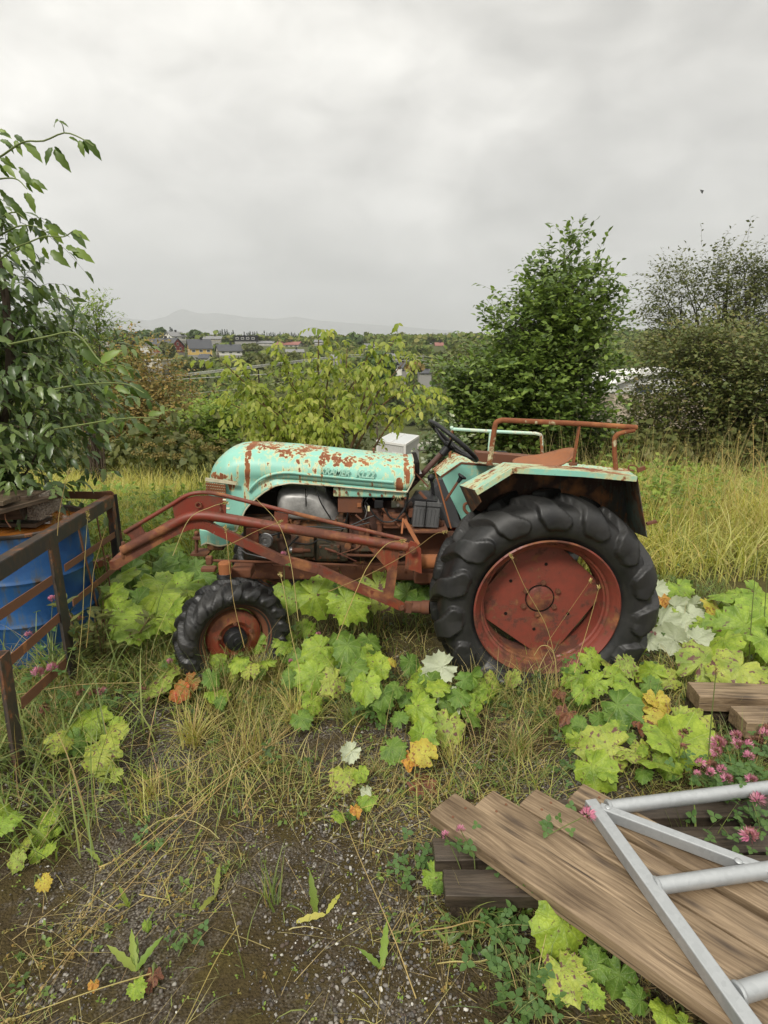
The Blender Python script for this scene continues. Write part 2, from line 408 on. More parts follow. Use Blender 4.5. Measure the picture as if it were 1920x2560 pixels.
# mountain range beyond the valley, its tops lost in the cloud
mpx = [-900, -200, 60, 160, 260, 380, 420, 445, 462, 480, 520, 600, 690, 740, 800, 900, 1000, 1150, 1400, 2000, 3000]
mpy = [770, 775, 772, 780, 790, 800, 790, 776, 770, 776, 786, 790, 796, 790, 800, 808, 815, 828, 850, 845, 850]
MY = 6000.
mx_ = np.linspace(-5500, 7500, 420); my_ = np.linspace(5000, 7400, 60)
A, B = np.meshgrid(mx_, my_)
hgt = np.interp(A, [(p - 960) / 1500 * (MY * CS) for p in mpx], [P(960, y_, MY).z for y_ in mpy])
prof = np.clip(1 - np.abs(B - MY) / 950, 0, 1) ** .8
Zm = -45 + (hgt + 45) * prof * (1 + (prof < .98) * (fbm2(A / 500 + 40, B / 500, 8, 4) - .5) * .3)
i_ = (np.arange(59)[:, None] * 420 + np.arange(419)[None]).ravel()
mm = Mat('rock far hazed', .9, .1); mm.color(mm.mix(mm.noise(mm.geo().outputs['Position'], .006, 6, .7), (.10, .11, .12), (.26, .265, .27)))  # rock grey lightened towards the haze colour, on top of the haze volume
npmesh('mountains', np.stack([A.ravel(), B.ravel(), Zm.ravel()], 1), np.stack([i_, i_ + 1, i_ + 421, i_ + 420], 1), mm.m, None, True, 'structure')

# ------------------------------------------------------------------ houses on the far hillside
def paint(name, c, rough=.6): return solid(name, c, rough, .25, 0, .15, .8)
H_WHITE = paint('house white', (.72, .70, .64)); H_YEL = paint('house yellow', (.62, .42, .13)); H_RED = paint('house red', (.22, .035, .025))
H_DARK = paint('house black', (.02, .02, .022)); H_ROOF = paint('roof slate', (.07, .073, .08)); H_ROOFRED = paint('roof red', (.26, .11, .09))
H_ROOFGREY = paint('roof grey', (.20, .20, .20)); H_CREAM = paint('house cream', (.62, .57, .47)); H_PANE = solid('window pane', (.05, .06, .07), .15, .6); H_FOUND = paint('foundation', (.3, .29, .27))
house_boxes = []
def house(name, label, px0, px1, pyt, pyb, Y, depth=8, roof=.5, rot=0, wall=H_WHITE, roofm=H_ROOF, flat=False, wins=3, gable_win=True, chimney=True, trim=H_WHITE):
    """gable house whose ridge runs along its local x; px0..px1, pyt..pyb is where it shows"""
    c = P((px0 + px1) / 2, pyb, Y); top = P((px0 + px1) / 2, pyt, Y); W = (px1 - px0) / FPX * zcam(c); Ht = top.z - c.z
    hr = Ht * roof if not flat else .35; hw = Ht - hr
    W = (W - abs(math.sin(rot)) * depth * .8) / max(.5, math.cos(rot))
    t = thing(name, label, 'house' if 'shed' not in name else 'shed', c, 'houses on the far hillside'); R = Matrix.Rotation(rot, 3, 'Z')
    def T(x, y, z): return c + R @ Vector((x, y, z))
    def bx(mb, x0, x1, y0, y1, z0, z1): return mb.add([T(x, y, z) for x in (x0, x1) for y in (y0, y1) for z in (z0, z1)], [(0, 1, 3, 2), (4, 6, 7, 5), (0, 4, 5, 1), (2, 3, 7, 6), (0, 2, 6, 4), (1, 5, 7, 3)])
    a, b = W / 2, depth / 2
    m = MB()
    if flat: bx(m, -a, a, -b, b, 0, hw)
    else:
        m.add([T(x, y, z) for x in (-a, a) for y, z in ((-b, 0), (b, 0), (b, hw), (0, Ht - .15), (-b, hw))], [(0, 1, 2, 3, 4), (9, 8, 7, 6, 5), (0, 5, 6, 1), (1, 6, 7, 2), (2, 7, 8, 3), (3, 8, 9, 4), (4, 9, 5, 0)])
    m.link('wall', wall, t, False)
    bx(MB(), -a - .05, a + .05, -b - .05, b + .05, -4, -.02).link('foundation', H_FOUND, t, False)
    o_ = .5; m = MB()
    if flat: bx(m, -a - o_, a + o_, -b - o_, b + o_, hw + .003, hw + hr)
    else:
        sl_ = hr / b
        for sgn in (-1, 1):
            y1 = sgn * (b + o_); z1 = hw - o_ * sl_
            v = [T(x, y, z + d) for x in (-a - o_, a + o_) for (y, z) in ((0, Ht), (y1, z1)) for d in (0, .2)]
            m.add(v, [(0, 1, 3, 2), (4, 6, 7, 5), (0, 4, 5, 1), (2, 3, 7, 6), (0, 2, 6, 4), (1, 5, 7, 3)])
    rf = m.link('roof', roofm, t, False)
    if chimney and not flat: bx(MB(), a * .1, a * .1 + .8, -.4, .4, Ht - .3, Ht + 1.0).link('chimney', H_DARK, rf, False)
    for i in range(wins):
        x = -a + (i + .5) * 2 * a / wins; wz = hw * .38
        f = bx(MB(), x - .75, x + .75, -b - .08, -b + .02, wz, wz + hw * .42).link('window', trim, t, False)
        bx(MB(), x - .6, x + .6, -b - .11, -b - .082, wz + .15, wz + hw * .42 - .15).link('pane', H_PANE, f, False)
    if gable_win:
        for sgn in ((-1,) if rot >= 0 else (1,)):
            for yy_, z_ in (((-1.6, hw * .35), (1.6, hw * .35), (0, hw + .3)) if not flat else ((0, hw * .35),)):
                xa, xb = sorted((sgn * (a + .08), sgn * (a - .02)))
                f = bx(MB(), xa, xb, yy_ - .5, yy_ + .5, z_, z_ + 1.2).link('window', trim, t, False)
                xa, xb = sorted((sgn * (a + .11), sgn * (a + .082)))
                bx(MB(), xa, xb, yy_ - .38, yy_ + .38, z_ + .12, z_ + 1.08).link('pane', H_PANE, f, False)
    house_boxes.append((px0 - 3, px1 + 3, pyt - 2, pyb - 2, Y)); return t
R_ = math.radians
hs = house('house', 'long red timber house with dark roof and white gable trim left of the yellow house', 366, 458, 846, 881, 262, 8, .55, R_(-22), H_RED, H_ROOF, wins=4)
house('house', 'yellow timber house with steep dark roof in the middle of the hillside', 468, 532, 849, 887, 255, 8, .55, R_(24), H_YEL, H_ROOF, wins=3)
house('house', 'white house with pointed gable on the skyline just above the red house', 412, 462, 830, 851, 300, 8, .5, R_(50), H_WHITE, H_ROOFGREY, wins=2)
house('house', 'white house with long dark roof right of the yellow house', 540, 606, 862, 888, 262, 8, .55, R_(24), H_WHITE, H_ROOF, wins=3)
house('house', 'black flat-roofed modern house with big white windows on the skyline', 592, 644, 839, 854, 330, 9, .4, 0, H_DARK, H_DARK, True, 4, False)
house('house', 'low grey-roofed house between the black house and the red-roofed one', 648, 686, 853, 863, 330, 8, .5, 0, H_WHITE, H_ROOFGREY, wins=3, chimney=False)
house('house', 'long white house with faded red roof on the skyline', 692, 756, 855, 870, 320, 8, .45, R_(-12), H_WHITE, H_ROOFRED, wins=5)
house('shed', 'pale flat-roofed shed below the red house', 366, 421, 898, 922, 200, 6, .4, R_(-10), H_CREAM, H_CREAM, True, 2, False)
house('house', 'small dark-roofed house half hidden below the yellow house', 503, 524, 886, 901, 235, 6, .6, 0, H_WHITE, H_ROOF, wins=1, chimney=False)
house('house', 'grey-roofed low house in trees under the red-roofed house', 714, 760, 874, 884, 280, 7, .6, R_(10), H_WHITE, H_ROOFGREY, wins=2)
house('house', 'brown-roofed house behind trees between the yellow and black houses', 512, 556, 841, 852, 320, 8, .6, R_(5), H_CREAM, H_ROOFGREY, wins=2)
house('house', 'narrow white gabled house far left behind the brown bush', 258, 283, 843, 866, 280, 6, .5, R_(-55), H_WHITE, H_ROOFGREY, wins=1)
house('house', 'white house half hidden by the sapling, leftmost on the hillside', 188, 224, 836, 850, 300, 8, .5, R_(20), H_WHITE, H_ROOFGREY, wins=2)
house('house', 'white grey-roofed house above the dark cottage, right of the yellow-green shrub', 960, 994, 884, 899, 200, 7, .5, R_(12), H_WHITE, H_ROOFGREY, wins=3)
house('house', 'dark cottage with steep roof above a white garden wall', 990, 1012, 906, 927, 170, 6, .6, R_(20), H_DARK, H_ROOF, wins=2)
house('house', 'low white building with dark roof in front of the round olive tree', 1046, 1076, 924, 938, 165, 6, .55, 0, H_WHITE, H_ROOF, wins=3)
house('house', 'tiny pinkish house high on the wooded hill right of the centre', 1088, 1106, 857, 871, 330, 7, .5, 0, H_CREAM, H_ROOFRED, wins=1)
house('house', 'grey-white house seen through the crown of the yellow-green shrub', 830, 853, 888, 904, 210, 6, .5, 0, H_CREAM, H_ROOFGREY, wins=1)
house('house', 'white house on the ridge behind the tip of the yellow-green shrub', 788, 808, 850, 860, 340, 6, .5, 0, H_WHITE, H_ROOFGREY, wins=1)
house('house', 'white house on the ridge right of the yellow-green shrub top', 912, 942, 860, 870, 320, 7, .5, 0, H_WHITE, H_ROOFGREY, wins=2)
# white garden wall under the dark cottage, white porch of the red house
a_, b_ = P(990, 937, 168), P(1023, 936, 168)
gw = MB().bar(a_ + Vector((0, 0, .6)), b_ + Vector((0, 0, .6)), .4, 1.6).link('garden_wall', H_WHITE, None, False); tag(gw, 'white garden wall below the dark cottage', 'wall')
pa = P(368, 882, 252); MB().box(pa + Vector((0, 0, 1.2)), (4.2, 3, 2.4)).link('porch', H_WHITE, hs, False)
MB().box(pa + Vector((0, 0, 2.5)), (4.8, 3.6, .2)).link('porch_roof', H_CREAM, hs, False)

# ------------------------------------------------------------------ far woods
def lobes(n_l, c, rx, rz, r):
    d = r.normal(size=(n_l, 3)); d /= np.linalg.norm(d, axis=1, keepdims=True); d[:, 2] = np.abs(d[:, 2]) * .9 - .25
    return c + d * np.array([rx, rx, rz]) * (r.random((n_l, 1)) * .35 + .4)
def crown_faces(c, rx, rz, n, size, r, n_l=9):
    """n small leaf-clump faces over a lobed crown"""
    L = lobes(n_l, np.array(c), rx, rz, r); k = r.integers(0, n_l, n)
    d = r.normal(size=(n, 3)); d /= np.linalg.norm(d, axis=1, keepdims=True)
    rl = rx * (r.random(n_l) * .25 + .38)
    p = L[k] + d * rl[k][:, None] * (1 - .35 * r.random((n, 1)) ** 2) * np.array([1, 1, min(1.15, rz / rx)])
    nn = d + r.normal(size=(n, 3)) * .55; nn[:, 2] += .35; nn /= np.linalg.norm(nn, axis=1, keepdims=True)
    t = np.cross(nn, r.normal(size=(n, 3))); 
    return frames(p, t, nn, size * (.6 + .8 * r.random(n)))
CL_V = np.array([(-.5, -.32, 0), (.1, -.5, .12), (.55, .05, -.05), (.05, .5, .1), (-.45, .3, -.08)]); CL_F = np.array([(0, 1, 2), (0, 2, 3), (0, 3, 4)])
Ms = []
def hidden_house(p, r):
    x, y_ = proj(p); rp_ = r / zcam(p) * FPX
    for (a, b, t0, b0, Yh) in house_boxes:
        if p[1] < Yh and a - rp_ * 1.0 < x < b + rp_ * .75 and y_ - rp_ * 1.3 < b0 - .12 * (b0 - t0) and y_ + rp_ > t0: return True
    return False
r2 = np.random.default_rng(5)
for k in range(3600):
    y_ = 120 + 310 * r2.random() ** .8; x_ = (r2.random() * 2 - 1) * .72 * y_
    R0 = (2.2 + 1.9 * r2.random()) * (.8 if y_ > 330 else 1); z0 = float(terrain(np.array([x_]), np.array([y_]))[0]); c = (x_, y_, z0 + R0 * .9)
    if hidden_house(c, R0): continue
    Ms.append(crown_faces(c, R0, R0 * 1.1, 34 if y_ > 220 else 60, 2.0 if y_ > 220 else 1.5, r2, 6))
for k in range(900):
    y_ = 38 + 90 * r2.random(); x_ = (r2.random() * 2 - 1) * .75 * y_
    px_, py_ = proj((x_, y_, tz(x_, y_)))
    R0 = 1.6 + 1.6 * r2.random(); rpx = R0 * 1.2 / max(y_, 1) * 1500
    if 920 < px_ + rpx and px_ - rpx < 1080 and y_ < 66: continue; c = (x_, y_, tz(x_, y_) + R0 * .8)
    if hidden_house(c, R0): continue
    Ms.append(crown_faces(c, R0, R0, 110, .8, r2, 7))
V, F = bake(CL_V, CL_F, np.concatenate(Ms)); npmesh('woodland', V, F, M_wood_far, None, False, 'stuff'); tag(bpy.data.objects['woodland'], 'dense green woodland covering the valley and the far hillside', 'woodland')
# spruces along the ridge, counted one by one
def conifer(x, y, h, name='spruce_tree', label='', r=r2):
    z0 = tz(x, y); n = 110; t = r.random(n) ** .8; a = r.random(n) * 2 * PI; rad = h * .2 * (1 - t) * (.5 + .5 * r.random(n)) + .05
    p = np.stack([x + rad * np.cos(a), y + rad * np.sin(a), z0 + h * (.08 + .92 * t)], 1)
    d = np.stack([np.cos(a), np.sin(a), -.5 * np.ones(n)], 1); up = np.stack([np.cos(a) * .6, np.sin(a) * .6, np.ones(n)], 1)
    o = thing(name, label, 'tree', (x, y, z0), 'spruces along the ridge')
    V, F = bake(CL_V * np.array([1, .55, 1]), CL_F, frames(p, d, up, np.maximum(.6, h * .24 * (1 - t * .7)))); npmesh('crown', V, F, M_conifer, o)
    MB().tube([(x, y, z0 - .5), (x, y, z0 + h * .9)], [.2, .05], 5, False).link('trunk', M_bark, o); return o
ci = 0
for a, b, n_, Yc, py_, lab in ((545, 588, 8, 420, 822, 'dark spruce in the row left of the black house'), (610, 690, 16, 430, 826, 'dark spruce in the row behind the black flat-roofed house'), (692, 752, 15, 420, 828, 'dark spruce in the row behind the red-roofed white house'),
                           (1092, 1185, 22, 430, 832, 'dark spruce in the dense stand on the ridge right of centre'), (1560, 1632, 16, 420, 834, 'dark spruce on the ridge between the two right-hand trees'), (472, 480, 1, 380, 818, 'lone pointed spruce above the yellow house'), (424, 436, 2, 340, 815, 'dark spruce beside the white gabled house on the skyline')):
    for k in range(n_):
        px_ = a + (b - a) * (k + .5 + .6 * (rnd.random() - .5)) / n_; Yk = Yc * (.96 + .08 * rnd.random()); x_ = P(px_, 850, Yk).x
        zt = P(px_, py_ + rnd.uniform(0, 9), Yk).z; h = max(5, zt - tz(x_, Yk)); o = conifer(x_, Yk, h, label=lab if n_ == 1 else (lab.replace('dark spruce', ORD[k] + ' dark spruce from the left', 1))); o['group'] = lab.replace('dark spruce', 'spruces').replace('lone pointed spruce', 'spruces')
# ------------------------------------------------------------------ trees and shrubs
LEAF3 = leaf_template(.62, 3, .2, .12); LEAF2 = leaf_template(.6, 2, .22, .15); LEAF5 = leaf_template(.38, 7, .30, .36, .13)
LEAF_Y = leaf_template(.52, 4, .3, .35)
def unit(a): return a / (np.linalg.norm(a, axis=1, keepdims=True) + 1e-9)
def twig_leaves(S, D, L, per, leaf, r, droop=.4, side=.8, hang=0.0):
    """leaves set alternately along curved twigs; returns matrices"""
    n = len(S); t = (np.arange(per) + .6) / per
    T = np.tile(t, n); s_ = np.repeat(S, per, 0); d = np.repeat(D, per, 0); l = np.repeat(L, per)
    p = s_ + d * (l * T)[:, None]; p[:, 2] -= droop * l * T * T
    sd_ = unit(np.cross(d, np.array([0, 0, 1.]) + r.normal(size=d.shape) * .3)); sg = np.tile(np.where(np.arange(per) % 2, 1, -1), n)[:, None]
    dd = d * .6 + sd_ * sg * side + r.normal(size=d.shape) * .3; dd[:, 2] -= hang + droop * .4
    up = np.array([0, 0, 1.]) + r.normal(size=d.shape) * .35 + np.array([0, -.25, 0])
    return frames(p, unit(dd), up, leaf * (.6 + .6 * r.random(len(p))))
def twig_mesh(S, D, L, rad, droop):
    """thin three-sided twigs"""
    n = len(S); K = 4; a = np.arange(3) * 2 * PI / 3; V = []
    for k in range(K):
        t = k / (K - 1); p = S + D * (L * t)[:, None]; p = p.copy(); p[:, 2] -= droop * L * t * t
        rr = rad * (1 - .75 * t)
        V.append(p[:, None, :] + rr * np.stack([np.cos(a), np.sin(a) * .7, np.sin(a) * .7], 1)[None])
    V = np.stack(V, 1).reshape(-1, 3); F = []
    for k in range(K - 1):
        for j in range(3): F.append((k * 3 + j, k * 3 + (j + 1) % 3, (k + 1) * 3 + (j + 1) % 3, (k + 1) * 3 + j))
    F = np.array(F); return V, (F[None] + (np.arange(n) * K * 3)[:, None, None]).reshape(-1, 4)
def envelope(sil, Y):
    """silhouette rows (py, left, right) seen at distance Y -> height, centre, radius"""
    rows = []
    for py, a, b in sil:
        A_, B_ = P(a, py, Y), P(b, py, Y); rows.append((A_.z, (A_.x + B_.x) / 2, abs(B_.x - A_.x) / 2))
    return np.array(sorted(rows))
def tree(name, label, cat, sil, Y, n_tip, n_twig, leaf, per, tw_len, tmpl, lmat, group=None, sigma=.22, droop=.3, hang=0., n_obj=300, stem=.05, base=None, bark=None, seed=1, depth=1.0, up=.5, spread=.45, twigs=True):
    r = np.random.default_rng(seed); E_ = envelope(sil, Y); z0, z1 = E_[0, 0], E_[-1, 0]
    bx_ = base[0] if base else float(np.interp(z0 + (z1 - z0) * .2, E_[:, 0], E_[:, 1])); by_ = Y
    gz = tz(bx_, by_); t = thing(name, label, cat, (bx_, by_, gz), group)
    # limb tips spread evenly through the crown volume
    w_ = np.interp(np.linspace(z0, z1, 60), E_[:, 0], E_[:, 2]) ** 1.3 + .02; cdf = np.cumsum(w_) / w_.sum()
    h = np.interp(r.random(n_tip), cdf, np.linspace(z0, z1, 60)); cx = np.interp(h, E_[:, 0], E_[:, 1]); R0 = np.interp(h, E_[:, 0], E_[:, 2])
    az = r.random(n_tip) * 2 * PI; rf = r.random(n_tip) ** spread * .92
    tips = np.stack([cx + R0 * rf * np.cos(az), by_ + R0 * rf * np.sin(az) * depth, h], 1)
    k = r.integers(0, n_tip, n_twig); S = tips[k] + r.normal(size=(n_twig, 3)) * sigma
    ax = np.stack([np.interp(S[:, 2], E_[:, 0], E_[:, 1]), np.full(n_twig, by_), S[:, 2] - .3], 1)
    D = unit(S - ax) * .8 + r.normal(size=S.shape) * .45; D[:, 2] += up; D = unit(D); L = tw_len * (.5 + .8 * r.random(n_twig))
    M = twig_leaves(S, D, L, per, leaf, r, droop, hang=hang)
    scatter_leaves(t, M, tmpl, lmat, n_obj=n_obj)
    mb = MB(); b0 = Vector((bx_, by_, gz - .1)); bark = bark or M_bark; nl = min(n_tip, 46)
    for i in np.argsort(-h)[:: max(1, n_tip // nl)]:
        e = Vector(tips[i]); m1 = Vector((float(np.interp(b0.z + (e.z - b0.z) * .5, E_[:, 0], E_[:, 1])), by_, b0.z + (e.z - b0.z) * .42)); m1 = m1.lerp(e, .25)
        ln_ = (e - b0).length * .05; jt = lambda: Vector((rnd.gauss(0, 1), rnd.gauss(0, 1), rnd.gauss(0, .7))) * ln_
        pts = smooth_path([b0 + Vector((rnd.uniform(-1, 1), rnd.uniform(-1, 1), 0)) * stem * 2, b0.lerp(m1, .55) + jt() * .5, m1 + jt(), m1.lerp(e, .5) + jt() * 1.3, e], 14); n_ = len(pts)
        mb.tube(pts, [stem * (1 - .85 * j / (n_ - 1)) * (.35 + .65 * (i == np.argmax(h))) for j in range(n_)], 5, False)
    mb.link('limbs', bark, t)
    if twigs:
        V, F = twig_mesh(S, D, L, max(.0022, leaf * .03), droop); npmesh('twigs', V, F, bark, t, True, 'stuff')
    return t

tree('alder_tree', 'tall dense green alder standing behind the tractor seat, highest tree in the photo', 'tree',
     [(615, 1435, 1470), (660, 1375, 1485), (710, 1315, 1500), (770, 1265, 1508), (830, 1225, 1510), (890, 1165, 1520), (930, 1130, 1500), (1010, 1115, 1490), (1100, 1130, 1530), (1190, 1150, 1540), (1250, 1200, 1500)],
     9.2, 300, 6800, .095, 6, .33, LEAF3, M_leaf_alder, stem=.06, seed=3, sigma=.15, up=.45, droop=.1, depth=.9, spread=.5)
tree('hawthorn_bush', 'huge dark small-leaved bush right of the alder, its foot in yellow grass', 'bush',
     [(845, 1640, 1990), (880, 1600, 2080), (940, 1600, 2120), (1010, 1575, 2150), (1090, 1555, 2150), (1180, 1560, 2150), (1260, 1600, 2150)],
     9.8, 420, 10500, .072, 6, .34, LEAF2, M_leaf_haw, stem=.06, seed=4, sigma=.2, up=.2, droop=.25, depth=.6, spread=.4)
tree('open_tree', 'thin open tree with bare crooked branches and few olive leaves behind the dark bush', 'tree',
     [(665, 1730, 1800), (695, 1650, 1990), (740, 1610, 2080), (800, 1600, 2120), (860, 1610, 2120), (940, 1660, 2050)],
     11.5, 120, 3600, .07, 5, .5, LEAF2, M_leaf_olive, stem=.11, seed=6, sigma=.16, up=.3, droop=.25, depth=.6, spread=.6, bark=solid('bark grey', (.07, .06, .055), .9, .1, 0, .3, 9))
tree('brown_bush', 'wide bush turning brown and orange between the big-leaved tree and the yellow-green shrub', 'bush',
     [(875, 318, 340), (915, 280, 380), (955, 265, 440), (990, 240, 510), (1060, 230, 560), (1130, 250, 560), (1180, 280, 520)],
     11, 190, 4200, .075, 6, .36, LEAF2, M_leaf_brown, stem=.05, seed=8, sigma=.2, up=.25, droop=.2)
tree('rowan_sapling', 'bright green rowan sapling whose tip stands against the grey hills at left', 'tree',
     [(770, 218, 232), (800, 196, 250), (850, 170, 268), (900, 150, 285), (960, 130, 290)],
     7.5, 36, 380, .062, 9, .34, leaf_template(.34, 2, .1, .1), M_leaf_bright, stem=.025, seed=9, sigma=.06, up=.25, droop=.25)
tree('green_bush', 'light green bush in front of the brown bush, left of the yellow-green shrub', 'bush',
     [(1040, 510, 560), (1065, 490, 600), (1090, 480, 620), (1130, 470, 620), (1170, 470, 600)],
     9.5, 90, 1900, .085, 6, .32, LEAF2, M_leaf_bright, stem=.03, seed=10, sigma=.15, up=.6)
tree('dark_bush', 'dark green bush filling the gap behind the yellow-green shrub', 'bush',
     [(1000, 640, 860), (1020, 590, 880), (1040, 560, 890), (1100, 560, 890), (1170, 580, 890)],
     12, 150, 2400, .11, 6, .4, LEAF2, M_leaf_olive, stem=.04, seed=12, sigma=.25, up=.5)
tree('white_leaved_bush', 'low grey-green bush with pale leaf backs beside the steering wheel', 'bush',
     [(1100, 1105, 1120), (1120, 1095, 1140), (1150, 1088, 1160), (1200, 1088, 1170)],
     8.2, 40, 520, .075, 5, .2, LEAF3, leafmat('leaf pale', [(.07, .12, .04), (.12, .17, .06), (.55, .56, .48), (.08, .13, .04)], .2, .5, .3), stem=.02, seed=13, sigma=.1, up=.5)
for i, (a, b, t0, b0, Yd, lm, lab) in enumerate((
        (1078, 1232, 858, 1005, 62, M_leaf_olive, 'round olive-green tree left of the alder, in the valley'), (900, 985, 868, 985, 55, M_leaf_dark, 'dark tree right of the yellow-green shrub top'),
        (398, 436, 850, 905, 190, M_leaf_olive, 'tree standing in front of the red house'), (432, 510, 892, 935, 150, M_leaf_olive, 'broad tree below the yellow house'),
        (340, 380, 825, 860, 300, M_leaf_dark, 'dark round tree on the skyline left of the red house'), (280, 340, 822, 880, 240, M_leaf_dark, 'tall dark tree right of the narrow white gabled house'),
        (388, 415, 820, 850, 310, M_leaf_dark, 'small dark tree beside the white gabled house'), (476, 500, 826, 848, 330, M_leaf_dark, 'rounded tree above the yellow house roof'),
        (610, 650, 860, 882, 240, M_leaf_olive, 'tree clump under the black flat-roofed house'), (1010, 1060, 905, 935, 140, M_leaf_brown, 'reddish bush between the dark cottage and the low white building'),
        (690, 760, 878, 930, 130, M_leaf_olive, 'tree behind the crown of the yellow-green shrub'), (600, 690, 880, 935, 130, M_leaf_olive, 'tree left behind the crown of the yellow-green shrub'),
        (860, 905, 836, 880, 300, M_leaf_dark, 'dark tree on the ridge behind the tip of the yellow-green shrub'), (1600, 1690, 815, 890, 90, M_leaf_olive, 'pale green tree between the alder and the open tree'))):
    c0, c1 = P((a + b) / 2, (t0 + b0) / 2, Yd), P(b, (t0 + b0) / 2, Yd); R0 = abs(c1.x - c0.x) * 1.15; rz_ = abs(P(a, t0, Yd).z - P(a, b0, Yd).z) / 2 * 1.1
    o = thing('tree', lab, 'tree', (c0.x, Yd, c0.z - rz_ - .5)); sz = max(.16, Yd * .0062)
    V, F = bake(CL_V, CL_F, crown_faces(tuple(c0), R0, rz_, 2600 if Yd < 80 else 500, sz * (1 if Yd > 80 else .8), r2, 14)); npmesh('crown', V, F, lm, o)
    MB().tube([(c0.x, Yd, c0.z - rz_ - 4), (c0.x, Yd, c0.z)], [R0 * .06, R0 * .03], 6, False).link('trunk', M_bark, o)
# rough scrub that covers the slope behind the grass bank
Ms = []; r3 = np.random.default_rng(21)
for k in range(620):
    y_ = 8.8 + 32 * r3.random() ** 1.3; x_ = (r3.random() * 2 - 1) * .72 * y_; R0 = .35 + .028 * y_ + .4 * r3.random(); z_ = tz(x_, y_)
    px_, py_ = proj((x_, y_, z_ + R0 * 1.4))
    rpx = R0 * 1.25 / y_ * 1500
    if (920 < px_ + rpx and px_ - rpx < 1070) or py_ < 935: continue
    Ms.append(crown_faces((x_, y_, z_ + R0 * .45), R0, R0, 300, .03 + .0065 * y_, r3, 8))
V, F = bake(CL_V, CL_F, np.concatenate(Ms)); tag(npmesh('scrub', V, F, M_leaf_bright if 0 else M_leaf_olive, None, False, 'stuff'), 'low tangled green scrub on the slope behind the grass', 'scrub')

# the big-leaved tree leaning in from the left
t = tree('leaning_tree', 'dark big-leaved tree leaning in from the left edge over the blue barrel', 'tree',
     [(420, -260, -70), (500, -260, -50), (600, -300, -20), (700, -330, 10), (800, -340, 70), (900, -350, 180), (1000, -350, 215), (1090, -320, 205), (1160, -300, 165), (1205, -300, 70)],
     3.75, 200, 1250, .086, 8, .36, LEAF5, M_leaf_lean, stem=.05, seed=14, sigma=.13, droop=.55, hang=.55, base=(-3.1, 3.75), up=.15, spread=.7)
z5 = q(0, 260, 2.2125)
def bough(parent, pts, Y0, Y1, leaves, lmat, ll=.115, rad=.006, tmpl=LEAF5):
    """one long shoot with drooping leaves at the given points"""
    n = len(pts); W3 = [P(*z5(*p), Y0 + (Y1 - Y0) * i / (n - 1)) for i, p in enumerate(pts)]
    pth = smooth_path(W3, 20); MB().tube(pth, [rad * (1 - .6 * i / len(pth)) for i in range(len(pth))], 5, False).link('shoot', M_stem_green, parent)
    pos = []; dr = []
    for (a, b) in leaves:
        f = (a[0] - pts[0][0]) / (pts[-1][0] - pts[0][0]); Yl = Y0 + (Y1 - Y0) * min(1, max(0, f)) + rnd.uniform(-.04, .04)
        A_, B_ = P(*z5(*a), Yl), P(*z5(*b), Yl + rnd.uniform(-.05, .05)); pos.append(A_); dr.append(B_ - A_)
    for A_, D_ in zip(pos, dr):
        M = frames(np.array([A_]), np.array([D_]), np.array([[rnd.uniform(-.5, .5), -1, .5]]), D_.length)
        me_o = npmesh('leaf', *bake(*tmpl, M), lmat, parent, True)
bough(t, [(-60, 330), (20, 280), (130, 210), (240, 205), (355, 160), (450, 190), (520, 235)], 3.6, 3.3,
      [((325, 95), (385, 115)), ((325, 90), (275, 110)), ((380, 185), (440, 200)), ((440, 200), (455, 275)), ((460, 200), (490, 280)), ((470, 195), (560, 290)), ((290, 240), (235, 318)), ((300, 235), (345, 275)), ((300, 250), (375, 355)), ((140, 215), (220, 290)), ((85, 200), (110, 270)), ((80, 170), (140, 215)), ((60, 180), (-10, 150)), ((30, 285), (60, 340))], M_leaf_alder)
bough(t, [(355, 160), (345, 115), (325, 92)], 3.45, 3.42, [], M_leaf_alder, rad=.003)
bough(t, [(-80, 900), (0, 860), (75, 800), (150, 770), (250, 732), (350, 735), (400, 705)], 3.6, 3.3,
      [((240, 790), (260, 872)), ((280, 810), (362, 886)), ((365, 790), (410, 800)), ((400, 795), (452, 878)), ((410, 800), (505, 862)), ((395, 705), (468, 772)), ((400, 700), (492, 740)), ((260, 670), (370, 715)), ((240, 668), (290, 700)), ((270, 690), (345, 765)), ((150, 770), (185, 870)), ((110, 790), (170, 850)), ((60, 815), (110, 880)), ((20, 850), (60, 930))], M_leaf_alder)
bough(t, [(-60, 760), (40, 705), (90, 680), (143, 672), (200, 678), (250, 700)], 3.7, 3.4, [((143, 672), (100, 740)), ((90, 700), (140, 760)), ((50, 705), (70, 790))], M_leaf_alder)
bough(t, [(-80, 440), (0, 415), (90, 415), (150, 470)], 3.7, 3.4, [((100, 350), (155, 380)), ((110, 360), (175, 440)), ((170, 420), (245, 455)), ((150, 430), (170, 500)), ((180, 430), (236, 500)), ((150, 490), (190, 585)), ((140, 490), (155, 575)), ((0, 300), (85, 345)), ((20, 340), (70, 380)), ((0, 330), (40, 420)), ((0, 200), (60, 215)), ((-5, 140), (50, 175))], M_leaf_alder)
bough(t, [(-80, 700), (20, 620), (90, 600), (143, 640)], 3.7, 3.5, [((20, 510), (100, 580)), ((60, 550), (155, 635)), ((0, 560), (45, 640)), ((30, 600), (90, 660)), ((80, 690), (180, 815)), ((50, 720), (130, 790)), ((0, 470), (45, 540)), ((-10, 520), (20, 600))], M_leaf_alder)
bough(t, [(50, 1330), (250, 1290), (420, 1270), (560, 1430), (650, 1440), (740, 1470)], 3.3, 3.1, [((600, 1430), (640, 1470)), ((650, 1450), (700, 1495)), ((690, 1455), (745, 1470)), ((560, 1430), (640, 1350)), ((440, 1360), (560, 1430)), ((500, 1450), (470, 1510))], M_leaf_alder)
